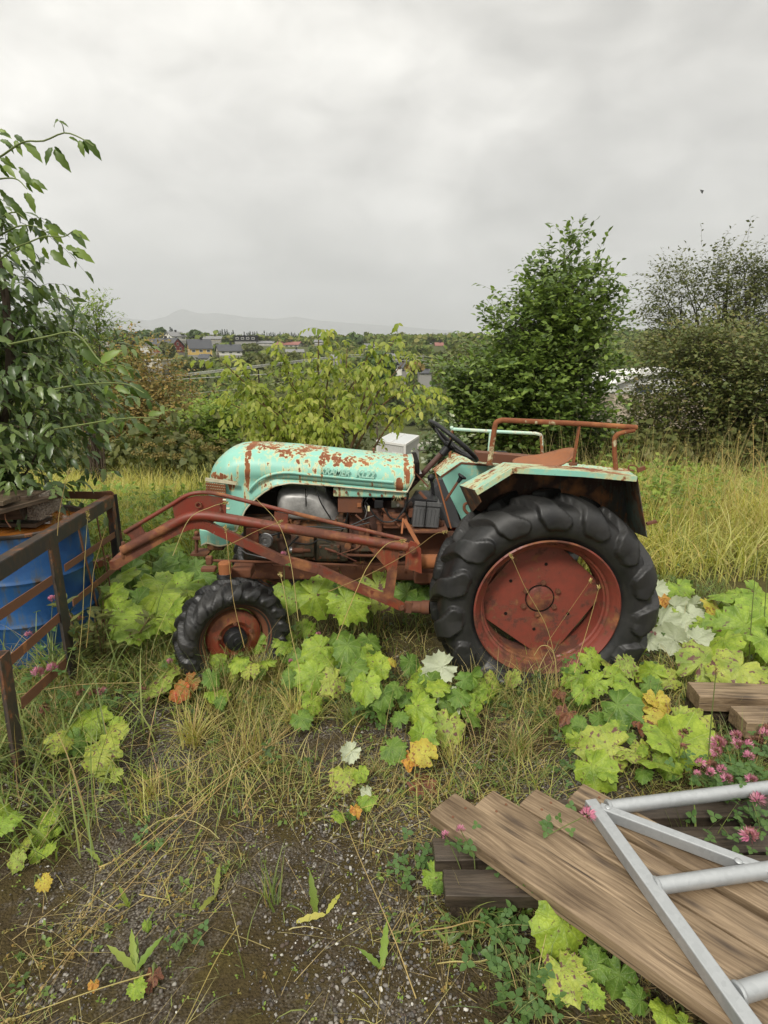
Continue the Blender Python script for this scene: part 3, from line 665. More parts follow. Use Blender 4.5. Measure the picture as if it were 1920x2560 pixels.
bough(t, [(200, 1600), (400, 1560), (560, 1545), (700, 1550), (800, 1600)], 3.3, 3.0, [((640, 1560), (700, 1590)), ((700, 1550), (830, 1615)), ((720, 1560), (760, 1640)), ((560, 1580), (650, 1630)), ((600, 1560), (560, 1610))], M_leaf_alder)
bough(t, [(300, 1800), (480, 1770), (600, 1750), (760, 1735), (880, 1740)], 3.2, 3.0, [((740, 1770), (835, 1810)), ((640, 1740), (560, 1760)), ((820, 1720), (880, 1700)), ((690, 1760), (640, 1830)), ((480, 1780), (530, 1840))], M_leaf_alder)
for f_ in (LEAF5,): pass

# yellow-green shrub behind the bonnet
ys_ = thing('yellow_green_shrub', 'arching shrub with yellow-green leaves directly behind the tractor bonnet', 'shrub', (P(820, 1180, 6.4).x, 6.4, tz(P(820, 1180, 6.4).x, 6.4)))
r4 = np.random.default_rng(31); tips_ = [(560, 908, 5.8), (600, 925, 6.1), (640, 960, 6.6), (700, 880, 6.0), (797, 822, 6.3), (868, 870, 6.7), (985, 850, 6.2), (1010, 905, 6.6), (1078, 990, 6.0), (1040, 962, 6.3), (640, 1000, 5.7), (596, 1045, 6.0), (720, 950, 5.8), (905, 925, 6.0), (880, 1000, 5.7),
         (760, 1040, 5.6), (650, 1085, 5.8), (830, 900, 5.9), (780, 960, 6.2), (700, 1040, 6.2), (840, 1060, 5.6), (620, 960, 6.0), (935, 860, 6.5), (760, 1000, 5.8), (780, 1090, 5.7), (560, 1000, 6.3)]
stems = MB(); S = []; D = []; L = []
for (a, b, yy_) in tips_:
    e = P(a, b, yy_); b0 = Vector((ys_.location.x + rnd.uniform(-.15, .15), 6.4 + rnd.uniform(-.1, .1), ys_.location.z)); mid = b0.lerp(e, .55) + Vector((0, 0, .22 + .1 * rnd.random()))
    pth = smooth_path([b0, mid, e], 16); n_ = len(pth); stems.tube(pth, [.016 * (1 - .8 * i / n_) for i in range(n_)], 5, False)
    for i in range(int(n_ * .42), n_):
        for k in range(2):
            d = (pth[min(i + 1, n_ - 1)] - pth[max(0, i - 1)]).normalized() * .6 + Vector(r4.normal(size=3)) * .5; S.append(pth[i] + Vector(r4.normal(size=3)) * .04); D.append(d.normalized()); L.append(.12 + .14 * r4.random())
S, D, L = np.array(S), np.array(D), np.array(L)
scatter_leaves(ys_, twig_leaves(S, D, L, 6, .077, r4, .5, .8, .75), LEAF_Y, M_leaf_yellow)
stems.link('stems', M_stem_red, ys_); V, F = twig_mesh(S, D, L, .0025, .5); npmesh('twigs', V, F, M_stem_green, ys_, True, 'stuff')

# ------------------------------------------------------------------ grass
def blades(pos, az, ln, wd, lean, curl, K=4, r=r3):
    """pos (n,3); narrow tapering strips that rise and bend over"""
    n = len(pos); V = np.zeros((n, K + 1, 2, 3)); dirx, diry = np.cos(az), np.sin(az); p = pos.copy(); ang = lean.copy()
    fz = r.normal(size=n) * .6
    for k in range(K + 1):
        wv = wd * (1 - (k / K) ** 1.6) * .5 + wd * .03
        sx_, sy_ = -np.sin(az + fz), np.cos(az + fz)
        V[:, k, 0] = p - np.stack([sx_ * wv, sy_ * wv, 0 * wv], 1); V[:, k, 1] = p + np.stack([sx_ * wv, sy_ * wv, 0 * wv], 1)
        st = ln / K; p = p + np.stack([np.sin(ang) * dirx * st, np.sin(ang) * diry * st, np.cos(ang) * st], 1); ang = ang + curl / K
    b = np.array([(2 * k, 2 * k + 1, 2 * k + 3, 2 * k + 2) for k in range(K)]); return V.reshape(-1, 3), (b[None] + (np.arange(n) * 2 * (K + 1))[:, None, None]).reshape(-1, 4)
def grass(name, label, n, region, ln, wd, mat, lean=.3, curl=1.0, r=r3, dens=None, cat='grass', K=4):
    x = region[0] + (region[1] - region[0]) * r.random(n); y = region[2] + (region[3] - region[2]) * r.random(n)
    if dens is not None: k = r.random(n) < dens(x, y); x, y = x[k], y[k]
    m = len(x); cl = fbm2(x * 2.2 + 30, y * 2.2 + 30, 17, 2)
    l = ln * (.45 + .7 * r.random(m)) * (.6 + .8 * cl)
    V, F = blades(np.stack([x, y, terrain(x, y) - .01], 1), r.random(m) * 2 * PI, l, wd * (.6 + .8 * r.random(m)), lean * r.random(m) * 1.6, curl * (.3 + r.random(m) * 1.3), K, r)
    return tag(npmesh(name, V, F, mat, None, False, 'stuff'), label, cat)
notractor = lambda x, y: np.where((x > -1.1) & (x < 1.55) & (y > 2.85) & (y < 4.35), .25, 1.0)
bank = lambda x, y: np.clip(fbm2(x * .9 + 9, y * .9 + 9, 4, 3) * 2.6 - .5, .12, 1)
rightbank = lambda x, y: bank(x, y) * (x > 1.5 + (y < 4.2) * .4)
grass('grass', 'long yellow grass on the bank right of the tractor', 36000, (1.5, 7.5, 4.3, 9.3), .58, .0085, M_grass_yel, .5, 1.9, dens=rightbank)
grass('grass', 'green grass among the yellow on the bank right of the tractor', 5000, (1.5, 7.5, 4.3, 9.3), .5, .006, M_grass_green, .35, 1.2, dens=rightbank)
grass('grass', 'dry straw-coloured stalks on the bank right of the tractor', 3800, (1.7, 7.5, 4.6, 9.5), .95, .0035, M_straw, .22, .5, dens=rightbank)
grass('grass', 'yellow-green grass on the bank left behind the bonnet', 28000, (-5.2, .4, 4.6, 9.0), .5, .0075, M_grass_yel, .35, 1.1, dens=lambda x, y: bank(x, y) * notractor(x, y) * ((x < -.25) | (y < 5.2)))
grass('grass', 'green grass and herbs left of the bonnet', 15000, (-4.4, .6, 4.2, 6.3), .46, .0075, M_grass_green, .4, 1.3, dens=lambda x, y: bank(x, y) * notractor(x, y) * ((x < -.25) | (y < 5.2)))
edge = lambda x, y: np.clip(((y + .22 * np.abs(x)) - 1.86) * 1.4, .03, 1) * notractor(x, y) * np.clip(fbm2(x * 2.5 + 9, y * 2.5 + 9, 24, 3) * 4.6 - 1.8, .04, 1)
grass('grass', 'thin green grass in front of and under the tractor', 34000, (-2.4, 2.6, 1.2, 4.4), .17, .0048, M_grass_green, .5, 1.5, dens=edge)
grass('grass', 'matted straw grass lying in front of the tractor', 24000, (-2.4, 2.4, 1.3, 3.6), .24, .0034, M_straw, 1.15, .9, dens=edge)
grass('grass', 'yellowed grass in front of the tractor', 9000, (-2.0, 2.4, 1.6, 3.6), .2, .0038, M_grass_yel, .7, 1.4, dens=edge)
leftcorner = lambda x, y: np.clip(1.2 - np.abs(x + 1.65 + .1 * (y - 2.5)) * 1.6, 0, 1)
grass('grass', 'long blue-green grass at the foot of the rusty rack', 1500, (-2.1, -1.0, 1.7, 3.4), .42, .0075, M_grass_green, .5, 1.5, dens=leftcorner, K=6)
grass('grass', 'straw stems at the foot of the rusty rack', 420, (-2.1, -1.0, 1.7, 3.4), .5, .004, M_straw, .6, 1.2, dens=leftcorner, K=6)
def litter(name, label, n, region, ln, mat, dens=None):
    x = region[0] + (region[1] - region[0]) * r3.random(n); y = region[2] + (region[3] - region[2]) * r3.random(n)
    if dens is not None: k = r3.random(n) < dens(x, y); x, y = x[k], y[k]
    m = len(x); V, F = blades(np.stack([x, y, terrain(x, y) + .006 + .012 * r3.random(m)], 1), .6 + r3.normal(size=m) * 1.1 + PI * (r3.random(m) > .5), ln * (.3 + r3.random(m)), .0017 * (.6 + r3.random(m)), 1.45 + .12 * r3.random(m), .25 * r3.random(m), 4, r3)
    return tag(npmesh(name, V, F, mat, None, False, 'stuff'), label, 'grass')
clump = lambda x, y: np.clip(fbm2(x * 3 + 9, y * 3 + 9, 77, 3) * 5 - 2.1, .05, 1)
litter('dead_grass', 'dry grass stems lying flat on the mossy gravel', 6000, (-2.2, 2.0, .95, 2.9), .22, M_straw, clump)
litter('dead_grass', 'short dark dead stems lying on the gravel', 6500, (-2.2, 2.0, .95, 2.9), .09, M_leaf_brown, clump)
grass('grass', 'sparse fine grass growing in the gravel', 3600, (-2.0, 2.0, .95, 2.3), .075, .0028, M_grass_green, .6, 1.3, dens=clump)
grass('grass', 'sparse dry grass growing in the gravel', 2400, (-2.0, 2.0, .95, 2.4), .10, .0024, M_grass_yel, .9, 1.2, dens=clump)
# herbs low in the bank and on the moss
r5 = np.random.default_rng(41)
def herbs(name, label, n, region, leaf, mat, hmax, dens=None, per=5, tw=.12, tmpl=LEAF2, cat='plants'):
    x = region[0] + (region[1] - region[0]) * r5.random(n); y = region[2] + (region[3] - region[2]) * r5.random(n)
    if dens is not None: k = r5.random(n) < dens(x, y); x, y = x[k], y[k]
    z = terrain(x, y) + r5.random(len(x)) * hmax; S = np.stack([x, y, z], 1); D = unit(r5.normal(size=S.shape) + np.array([0, 0, .9])); L = tw * (.5 + r5.random(len(x)))
    V, F = bake(*tmpl, twig_leaves(S, D, L, per, leaf, r5, .3)); return tag(npmesh(name, V, F, mat, None, False, 'stuff'), label, cat)
herbs('herbs', 'bushy green herbs on the bank left behind the bonnet', 1700, (-5, .3, 4.6, 6.2), .075, M_leaf_bright, .4, bank)
herbs('herbs', 'bushy green herbs at the back of the right bank', 1300, (1.6, 7, 6.2, 9.2), .075, M_leaf_bright, .4, rightbank)
herbs('herbs', 'ferny green herbs beside the rear wheel on the bank', 260, (1.9, 3.2, 5.3, 6.6), .06, M_leaf_bright, .55, None, 8)
herbs('herbs', 'small dark herbs under the tractor and around its wheels', 1700, (-2.2, 2.4, 2.1, 4.4), .035, M_leaf_dark, .08, edge, 4, .06)
herbs('moss_tufts', 'small brown-green moss and weed tufts on the gravel', 5200, (-2.1, 1.9, .95, 2.9), .011, M_leaf_brown, .004, clump, 6, .012, cat='ground cover')
herbs('weeds', 'low mixed weeds scattered over the gravel', 900, (-2.1, 1.9, 1.2, 2.9), .022, M_leaf_alder, .012, clump, 5, .03, cat='weeds')
herbs('ground_cover', 'tiny green rosettes on the mossy gravel', 900, (-1.9, 1.6, 1.05, 2.6), .011, M_leaf_bright, .012, None, 3, .015, cat='ground cover')
# ------------------------------------------------------------------ stones
def stone_mat():
    m = Mat('stone', .75, .3); r = m.rand()
    c = m.ramp(r, [(0, (.05, .045, .042)), (.25, (.12, .11, .10)), (.42, (.10, .07, .05)), (.62, (.20, .185, .17)), (.8, (.33, .30, .26)), (.97, (.36, .34, .30)), (1, (.78, .75, .68))])
    m.color(m.mix(m.noise(m.geo().outputs['Position'], 120, 3), c, m.mix(1.0, c, (.5, .5, .48), 'MULTIPLY'))); return m.m
M_stone = stone_mat()
bm = bmesh.new(); bmesh.ops.create_icosphere(bm, subdivisions=1, radius=.5)
for v_ in bm.verts: v_.co *= 1 + .5 * (mnoise.noise(v_.co * 2.3)); 
SV = np.array([v_.co[:] for v_ in bm.verts]) * np.array([1, .75, .5]); SF = np.array([[v_.index for v_ in f_.verts] for f_ in bm.faces]); bm.free()
r6 = np.random.default_rng(51); n = 120000
x = (r6.random(n) * 2 - 1) * 2.3; y = .95 + 2.5 * r6.random(n) ** 1.2
k = r6.random(n) < np.clip(fbm2(x * 1.9 + 5, y * 1.9 + 5, 33, 4) * 4.6 - 1.9, .06, 1) * np.clip(1.6 - (y - 1.7) * .95, .08, 1)
x, y = x[k], y[k]; sz = .0038 + .0145 * r6.random(len(x)) ** 4.5 + .016 * (r6.random(len(x)) > .996)
rv = r6.normal(size=(len(x), 3)); up_ = np.array([0, 0, 1.]) + r6.normal(size=rv.shape) * .35; rv[:, 2] *= .3
Mst = frames(np.stack([x, y, terrain(x, y) + sz * .08], 1), rv, up_, sz)
scatter_leaves(ground, Mst, (SV, SF), M_stone, 'stone', 280, 'gravel', False)

# ------------------------------------------------------------------ butterbur / coltsfoot
def colt_mat(name, a, b, spot, spot_col=(.10, .05, .03), yel=.0):
    m = Mat(name, .5, .32); o = m.obj(); s_ = m.sep(o); rr_ = m.n('ShaderNodeObjectInfo').outputs['Random']
    ang = m.math('ARCTAN2', s_[1], s_[0]); rad = m.math('SQRT', m.math('ADD', m.math('MULTIPLY', s_[0], s_[0]), m.math('MULTIPLY', s_[1], s_[1])))
    v_ = m.math('ABSOLUTE', m.math('SINE', m.math('MULTIPLY', ang, 4.5)))
    vein = m.math('SUBTRACT', 1.0, m.math('MULTIPLY', v_, m.math('MULTIPLY_ADD', rad, 26, 2.0)), clamp=True)
    ofs = m.n('ShaderNodeVectorMath', operation='ADD'); m.put(ofs.inputs[0], o); cx_ = m.n('ShaderNodeCombineXYZ'); m.put(cx_.inputs[2], m.math('MULTIPLY', rr_, 37)); m.put(ofs.inputs[1], cx_.outputs[0]); ov = ofs.outputs[0]
    net = m.voro(ov, 11, 'Distance', 'DISTANCE_TO_EDGE'); netl = m.math('SUBTRACT', 1.0, m.math('MULTIPLY', net, 14), clamp=True)
    col = m.mix(m.math('MULTIPLY_ADD', m.noise(ov, 3, 3), 2.4, -.7, clamp=True), tuple(x * .8 for x in a), tuple(x * 1.12 for x in b))
    col = m.mix(m.math('MULTIPLY', rr_, .55), col, m.mix(1.0, col, (1.45, 1.18, .9), 'MULTIPLY'))
    col = m.mix(m.math('MULTIPLY', netl, .38), col, tuple(x * .55 for x in a)); col = m.mix(m.math('MULTIPLY', vein, .75), col, (.34, .40, .15))
    sp = m.math('MULTIPLY_ADD', m.noise(ov, 9, 3, .6), 14, -14 * spot, clamp=True)
    edge_ = m.math('MULTIPLY', m.math('MULTIPLY_ADD', m.noise(ov, 4, 2), 1, m.math('MULTIPLY_ADD', rad, 1.3, -.55)), yel, clamp=True)
    col = m.mix(edge_, col, (.42, .27, .04)); col = m.mix(sp, col, spot_col)
    g_ = m.geo(); col = m.mix(m.math('MULTIPLY', g_.outputs['Backfacing'], .85), col, (.50, .53, .40)); m.color(col)
    m.bump(m.math('SUBTRACT', m.math('MULTIPLY', net, 2.0), m.math('MULTIPLY', vein, .8)), .45, .0035)
    tr = m.n('ShaderNodeBsdfTranslucent'); m.put(tr.inputs[0], m.mix(1.0, col, (1.1, 1.2, .6), 'MULTIPLY')); ms = m.n('ShaderNodeMixShader'); ms.inputs[0].default_value = .2
    m.t.links.new(m.b.outputs[0], ms.inputs[1]); m.t.links.new(tr.outputs[0], ms.inputs[2]); m.t.links.new(ms.outputs[0], m.out.inputs[0]); return m.m
CM = {'n': colt_mat('coltsfoot', (.13, .235, .022), (.25, .355, .045), .61), 's': colt_mat('coltsfoot spotted', (.19, .28, .04), (.30, .36, .07), .55, (.13, .06, .05)),
      'd': colt_mat('coltsfoot dark', (.07, .15, .022), (.12, .21, .035), .66), 'y': colt_mat('coltsfoot yellow', (.36, .37, .05), (.44, .41, .06), .56, (.22, .10, .03), .9),
      'o': colt_mat('coltsfoot orange', (.48, .20, .05), (.45, .30, .05), .55, (.25, .08, .03)), 'b': colt_mat('coltsfoot brown', (.13, .05, .03), (.20, .09, .05), .55, (.06, .03, .02)),
      'r': colt_mat('coltsfoot red', (.20, .20, .04), (.38, .06, .03), .6, (.2, .04, .03))}
CM['u'] = CM['n']; CM['b2'] = CM['b']
def colt_template(seed, crumple=.0, sharp=1.0):
    r = random.Random(seed); A = 54; Rn = 5; V = [(0, 0, 0)]; F = []; ph = [r.uniform(0, 6.28) for _ in range(5)]
    for k in range(1, Rn + 1):
        for a in range(A):
            th = -PI + 2 * PI * a / A; t = k / Rn; nt_ = abs(abs(th) - PI) / .42
            notch = min(1, .30 + .70 * nt_ ** .7) if nt_ < 1 else 1
            lob = 1 + .07 * math.cos(th * 7) ; tooth = (1 + sharp * .085 * ((a % 3 == 0) - .4) + .02 * r.uniform(-1, 1)) if k == Rn else 1
            rr = .5 * t * (1 + (notch - 1) * t) * (1 + (lob - 1) * t * t) * tooth * (1 + .20 * math.cos(th) - .05 * math.sin(th) ** 2)
            z = -.10 * t * t + .08 * t * abs(math.sin(th)) ** 1.5 * (.4 + .6 * math.sin(ph[0])) + .016 * t * math.cos(th * 9) + .05 * t * math.sin(2 * th + ph[0]) + .035 * t * t * math.sin(5 * th + ph[1]) - .10 * t * t * max(0, math.cos(th)) + crumple * t * (math.sin(4 * th + ph[2]) + .6 * math.sin(9 * th + ph[3]))
            V.append((rr * math.cos(th), rr * math.sin(th), z))
    for a in range(A):
        b = (a + 1) % A
        if a != A - 1: F.append((0, 1 + a, 1 + b))
        for k in range(Rn - 1):
            i0, i1 = 1 + k * A + a, 1 + k * A + b
            if a == A - 1 : continue
            F += [(i0, i0 + A, i1 + A), (i0, i1 + A, i1)]
    return np.array(V), np.array(F)
CT = [npmesh('_tmp', *colt_template(i, .0, 1 + .8 * (i % 2)), CM['n'], None, True) for i in range(6)] + [npmesh('_tmp', *colt_template(20 + i, .14), CM['b'], None, True) for i in range(2)]
for m_ in CT: m_.name = 'broad_leaf'
meshes_by = {}
def colt_mesh(i, kind):
    if (i, kind) not in meshes_by:
        me = CT[i].copy(); me.materials.clear(); me.materials.append(CM[kind]); me.name = 'broad_leaf'; meshes_by[(i, kind)] = me
    return meshes_by[(i, kind)]
def colt_plant(label, leaves, h=.16, hv=.06, extra=0, esize=70, grp='broad-leaved plants round the tractor', tilt=.55):
    """leaves: (px, py, size px, kind)"""
    leaves = list(leaves)
    if extra:
        xs_ = [l[0] for l in leaves]; ys__ = [l[1] for l in leaves]
        for _ in range(extra): l = rnd.choice(leaves); leaves.append((l[0] + rnd.gauss(0, 38), l[1] + abs(rnd.gauss(10, 26)), esize * rnd.uniform(.45, 1.0), rnd.choice('nnnndsdd'), .6))
    pts = []
    for l in leaves:
        hh = max(.025, (h + rnd.uniform(-hv, hv)) * (l[4] if len(l) > 4 else 1)); p = G(l[0], l[1], hh); pts.append((p, 1.14 * l[2] / FPX * zcam(p), l[3]))
    cx_ = sum(p.x for p, _, _ in pts) / len(pts); cy_ = sum(p.y for p, _, _ in pts) / len(pts)
    t = thing('broad_leaved_plant', label, 'plant', (cx_, cy_, tz(cx_, cy_)), grp); stalk = MB()
    for p, s_, kd in pts:
        crumple = kd in 'bo'; i = rnd.choice((6, 7)) if crumple else rnd.randrange(6)
        o = bpy.data.objects.new('leaf', colt_mesh(i, kd)); COL.objects.link(o); o.parent = t
        nrm = Vector((rnd.gauss(0, .40), -tilt + rnd.gauss(0, .35), .85))
        if kd == 'u': nrm = Vector((rnd.gauss(0, .4), .75, -.35 + rnd.gauss(0, .2)))
        if crumple: nrm = Vector((rnd.gauss(0, .3), -.2, 1))
        nrm.normalize(); d = Vector((math.cos(a_ := rnd.uniform(0, 6.28)), math.sin(a_), 0))
        d = (Vector((rnd.gauss(0, .8), -1, 0)) if rnd.random() < .6 else d); d = (d - nrm * d.dot(nrm)).normalized(); y_ = nrm.cross(d)
        M = Matrix((( d.x, y_.x, nrm.x, p.x - t.location.x), (d.y, y_.y, nrm.y, p.y - t.location.y), (d.z, y_.z, nrm.z, p.z - t.location.z), (0, 0, 0, 1))) @ Matrix.Diagonal((s_, s_ * rnd.uniform(.85, 1.05), s_, 1))
        o.matrix_local = M
        g0 = Vector((p.x + (cx_ - p.x) * .18 + rnd.uniform(-.04, .04), p.y + .05 + rnd.uniform(-.03, .05), tz(p.x, p.y) - .02))
        stalk.tube(smooth_path([g0, g0.lerp(p, .5) + Vector((rnd.uniform(-.02, .02), .02, .02)), p - nrm * .002], 6), .0032, 5, False)
    st = stalk.link('leaf_stalks', M_stem_green, t); st['kind'] = 'stuff'; return t
N_ = 'n'
colt_plant('big pale patch of round leaves under the loader arm, left of the front wheel', [(319, 1477, 125, 'n'), (398, 1484, 105, 'n'), (358, 1545, 115, 'n'), (439, 1518, 85, 'n'), (358, 1410, 65, 'n'), (405, 1423, 85, 'd'), (490, 1420, 95, 'd'), (415, 1548, 62, 'n'), (330, 1423, 90, 'd'), (290, 1445, 110, 'n'), (470, 1460, 90, 'n'), (275, 1490, 80, 'n'),
    (445, 1400, 60, 'd'), (505, 1440, 55, 'd'), (370, 1375, 60, 'd'), (420, 1368, 60, 'n'), (470, 1480, 70, 'n'), (300, 1530, 70, 'n'), (390, 1450, 90, 'n'), (345, 1500, 80, 'd')], .27, .04, 14, 80)
colt_plant('spiky-edged bright leaves hanging over the lower loader bar', [(943, 1466, 100, 's'), (863, 1499, 100, 'n'), (786, 1489, 100, 'n'), (728, 1474, 80, 'n'), (827, 1466, 60, 'd')], .36, .03, 2, 60, tilt=1.2)
colt_plant('dark green leaves between the lower loader bar and the rear tyre', [(1013, 1448, 66, 'd'), (1057, 1479, 66, 'd'), (1016, 1484, 60, 'd'), (1075, 1450, 40, 'd'), (1040, 1500, 50, 'd')], .30, .03, 0, tilt=1.0)
colt_plant('round holed leaves leaning against the front wheel rim', [(638, 1543, 76, 'n'), (644, 1608, 58, 'n'), (702, 1614, 48, 'n'), (655, 1575, 40, 'd')], .2, .05, 0, tilt=1.1)
colt_plant('tangle of mid-green leaves in the middle, between front wheel and rear wheel', [(759, 1572, 52, 'n'), (802, 1620, 74, 'n'), (868, 1612, 74, 'd'), (790, 1687, 78, 'n'), (922, 1600, 56, 'd'), (910, 1640, 56, 'n'), (953, 1667, 50, 'n'), (914, 1707, 78, 'n'), (838, 1700, 66, 's'), (820, 1655, 60, 'n'), (880, 1668, 66, 'd'), (760, 1640, 60, 'd'), (981, 1651, 26, 'y'), (845, 1590, 55, 'd')], .17, .06, 34, 66)
colt_plant('leaves turned over to their white backs in front of the rear tyre', [(1105, 1667, 78, 'u'), (1025, 1655, 62, 'd'), (957, 1735, 64, 'd'), (1049, 1719, 50, 'n'), (993, 1719, 48, 'd'), (1132, 1747, 64, 'u'), (1150, 1735, 55, 'd'), (1075, 1700, 62, 'd'), (1180, 1690, 66, 'd'), (1215, 1720, 60, 'n'), (1100, 1720, 60, 'n'), (1040, 1690, 58, 'n'), (1160, 1700, 50, 'd'), (1240, 1700, 50, 's')], .13, .05, 14, 60)
colt_plant('bright lime leaves in a loose group before the rear tyre', [(1041, 1767, 84, 'n'), (1053, 1834, 84, 'n'), (1120, 1806, 82, 's'), (1065, 1886, 66, 'y'), (1029, 1894, 44, 'o'), (977, 1870, 62, 'd'), (1000, 1800, 45, 'd')], .11, .04, 0)
colt_plant('low leaves half hiding the foot of the front wheel', [(600, 1650, 50, 'n'), (560, 1668, 46, 'd'), (665, 1655, 56, 'n'), (500, 1672, 44, 'n'), (625, 1680, 44, 's'), (545, 1640, 46, 'n'), (590, 1625, 42, 'd'), (480, 1650, 50, 'n'), (530, 1690, 50, 'd')], .15, .05, 7, 46)
colt_plant('single round lime leaf on the straw left of the middle', [(540, 1729, 62, 'n'), (548, 1752, 32, 'd')], .1, .02)
colt_plant('holed leaves with one white back, left of the curled brown leaf', [(858, 1930, 72, 's'), (898, 1930, 38, 'n'), (922, 1993, 52, 'n'), (878, 1878, 50, 'u'), (915, 1975, 28, 'u'), (888, 2021, 30, 'o'), (842, 2037, 36, 'n'), (875, 2035, 26, 'd')], .07, .03)
colt_plant('curled dark brown dead leaf on the gravel near the plank ends', [(1049, 1960, 66, 'b'), (1060, 1950, 40, 'b')], .02, .005)
colt_plant('lime leaves standing against the lower right of the rear tyre', [(1555, 1605, 76, 'n'), (1473, 1640, 54, 'n'), (1517, 1656, 62, 's'), (1450, 1688, 68, 'n'), (1565, 1656, 56, 's'), (1493, 1704, 62, 'n'), (1533, 1692, 62, 'n'), (1459, 1730, 46, 'n'), (1632, 1680, 76, 'n'), (1576, 1712, 72, 'n')], .16, .04, 16, 60)
colt_plant('dark glossy leaves with brown withered ones right of the grass tuft', [(1544, 1762, 92, 'd'), (1432, 1799, 60, 'd'), (1496, 1794, 52, 'd'), (1554, 1794, 52, 'd'), (1607, 1794, 54, 'b'), (1639, 1751, 62, 'y'), (1395, 1730, 32, 'b'), (1625, 1743, 40, 'y'), (1628, 1789, 50, 'y'), (1420, 1780, 50, 'b'), (1450, 1815, 40, 'd')], .09, .04, 6, 50)
colt_plant('large leaf covered with purple-brown spots, above the planks', [(1528, 1866, 118, 's'), (1565, 1885, 60, 's'), (1480, 1916, 94, 'n'), (1520, 1940, 50, 'n')], .12, .03)
colt_plant('largest plain green leaf beside the pink clover, above the steel frame', [(1698, 1863, 128, 'n'), (1634, 1905, 84, 'n'), (1698, 1799, 72, 's'), (1751, 1794, 64, 's'), (1664, 1847, 90, 'n'), (1742, 1864, 62, 'd')], .14, .04, 8, 60)
colt_plant('broad leaves spotted with grey at the right edge above the timber', [(1752, 1658, 124, 's'), (1850, 1668, 116, 's'), (1863, 1564, 112, 'n'), (1853, 1522, 104, 'n'), (1898, 1518, 84, 'n'), (1905, 1600, 90, 'n'), (1900, 1690, 80, 's'), (1781, 1512, 62, 'y'), (1814, 1486, 74, 'n'), (1885, 1480, 74, 'n'), (1930, 1560, 90, 'n'), (1810, 1600, 80, 'n'), (1800, 1555, 80, 'n')], .22, .05, 22, 80)
colt_plant('heap of leaves lying white side up right of the rear tyre', [(1690, 1515, 56, 'u'), (1736, 1512, 50, 'u'), (1651, 1561, 78, 'u'), (1703, 1561, 64, 'u'), (1687, 1600, 76, 'u'), (1742, 1600, 66, 'u'), (1697, 1466, 54, 'n'), (1670, 1463, 44, 'n'), (1654, 1495, 38, 'o'), (1638, 1473, 44, 'u'), (1720, 1540, 70, 'u'), (1670, 1540, 60, 'n'), (1755, 1560, 60, 'n'), (1620, 1600, 46, 'u')], .15, .04, 4, 50)
colt_plant('pair of pointed lime leaves in the gap below the plank edge', [(1406, 2308, 118, 'n'), (1406, 2425, 104, 's'), (1480, 2483, 52, 'n')], .13, .02, 0, tilt=.35)
colt_plant('half-shaded leaves under the long plank edge at the bottom', [(1491, 2409, 72, 'd'), (1549, 2436, 86, 'd'), (1666, 2540, 64, 'n'), (1500, 2370, 50, 'd'), (1600, 2500, 60, 'd')], .10, .03, 3, 50)
colt_plant('upright single leaf with holes left of the plank bearer', [(1082, 2186, 66, 'n'), (1095, 2215, 30, 'd')], .09, .02, 0, tilt=1.2)
colt_plant('two holed lime leaves with dark patches in front of the rack foot', [(230, 1804, 104, 'n'), (277, 1842, 74, 's'), (260, 1889, 96, 's'), (200, 1850, 60, 'd'), (293, 1938, 34, 's'), (140, 1856, 62, 's'), (300, 1810, 40, 'n')], .10, .03, 4, 55)
colt_plant('yellow-green leaf turning red in front of the front tyre', [(405, 1693, 96, 's'), (472, 1707, 64, 'r'), (430, 1660, 50, 'n'), (440, 1725, 50, 'r')], .08, .02, 2, 45)
colt_plant('large round leaf cut by the left edge of the photo', [(13, 2022, 92, 'n'), (5, 2060, 60, 'n')], .10, .02)
colt_plant('trail of small lobed yellow-green leaves on the moss at bottom left', [(120, 2035, 58, 'n'), (99, 2084, 48, 'n'), (146, 2072, 28, 'n'), (58, 2107, 46, 's'), (91, 2133, 36, 'n'), (124, 2117, 36, 'n'), (42, 2146, 48, 's'), (104, 2201, 40, 'y')], .035, .015)
colt_plant('small green leaf beside a brown one at the bottom left', [(338, 2465, 46, 'n'), (382, 2439, 48, 'b'), (368, 2309, 26, 'n'), (234, 2458, 24, 'o')], .025, .01)

# ------------------------------------------------------------------ tufts, rosettes, stalks
def tuft(label, px, py, n, ln, wd, mats, name='grass_tuft', grp='grass tufts', spread=.02, lean=.75, curl=1.1, cat='grass tuft', r=r6):
    c = G(px, py, 0); t = thing(name, label, cat, (c.x, c.y, tz(c.x, c.y)), grp)
    for nm, m_, fr in mats:
        k = int(n * fr); pos = np.stack([c.x + r.normal(size=k) * spread, c.y + r.normal(size=k) * spread, np.full(k, tz(c.x, c.y) - .005)], 1)
        V, F = blades(pos, r.random(k) * 2 * PI, ln * (.5 + .7 * r.random(k)), wd * (.6 + .7 * r.random(k)), lean * r.random(k), curl * (.3 + r.random(k)), 6, r); npmesh(nm, V, F, m_, t, False, 'stuff')
    return t
mixA = (('green_blades', M_grass_green, .5), ('dry_blades', M_straw, .5)); mixB = (('green_blades', M_grass_green, .8), ('dry_blades', M_straw, .2)); mixC = (('yellow_blades', M_grass_yel, .65), ('dry_blades', M_straw, .35))
tuft('wide half-dry grass tuft between the lime leaves and the spotted leaf', 1295, 1880, 190, .2, .0035, mixA, spread=.03)
tuft('upright yellow-green grass tuft left of the middle', 483, 1850, 110, .24, .005, mixC)
tuft('thin yellow grass tuft on the moss, left side', 376, 1995, 60, .16, .004, mixC)
tuft('small stiff green grass shoot in the gravel, bottom middle', 677, 2250, 20, .17, .006, mixB, lean=.35, curl=.5)
tuft('fine dense dark green tuft in the middle', 880, 1805, 200, .17, .0022, mixB, spread=.028)
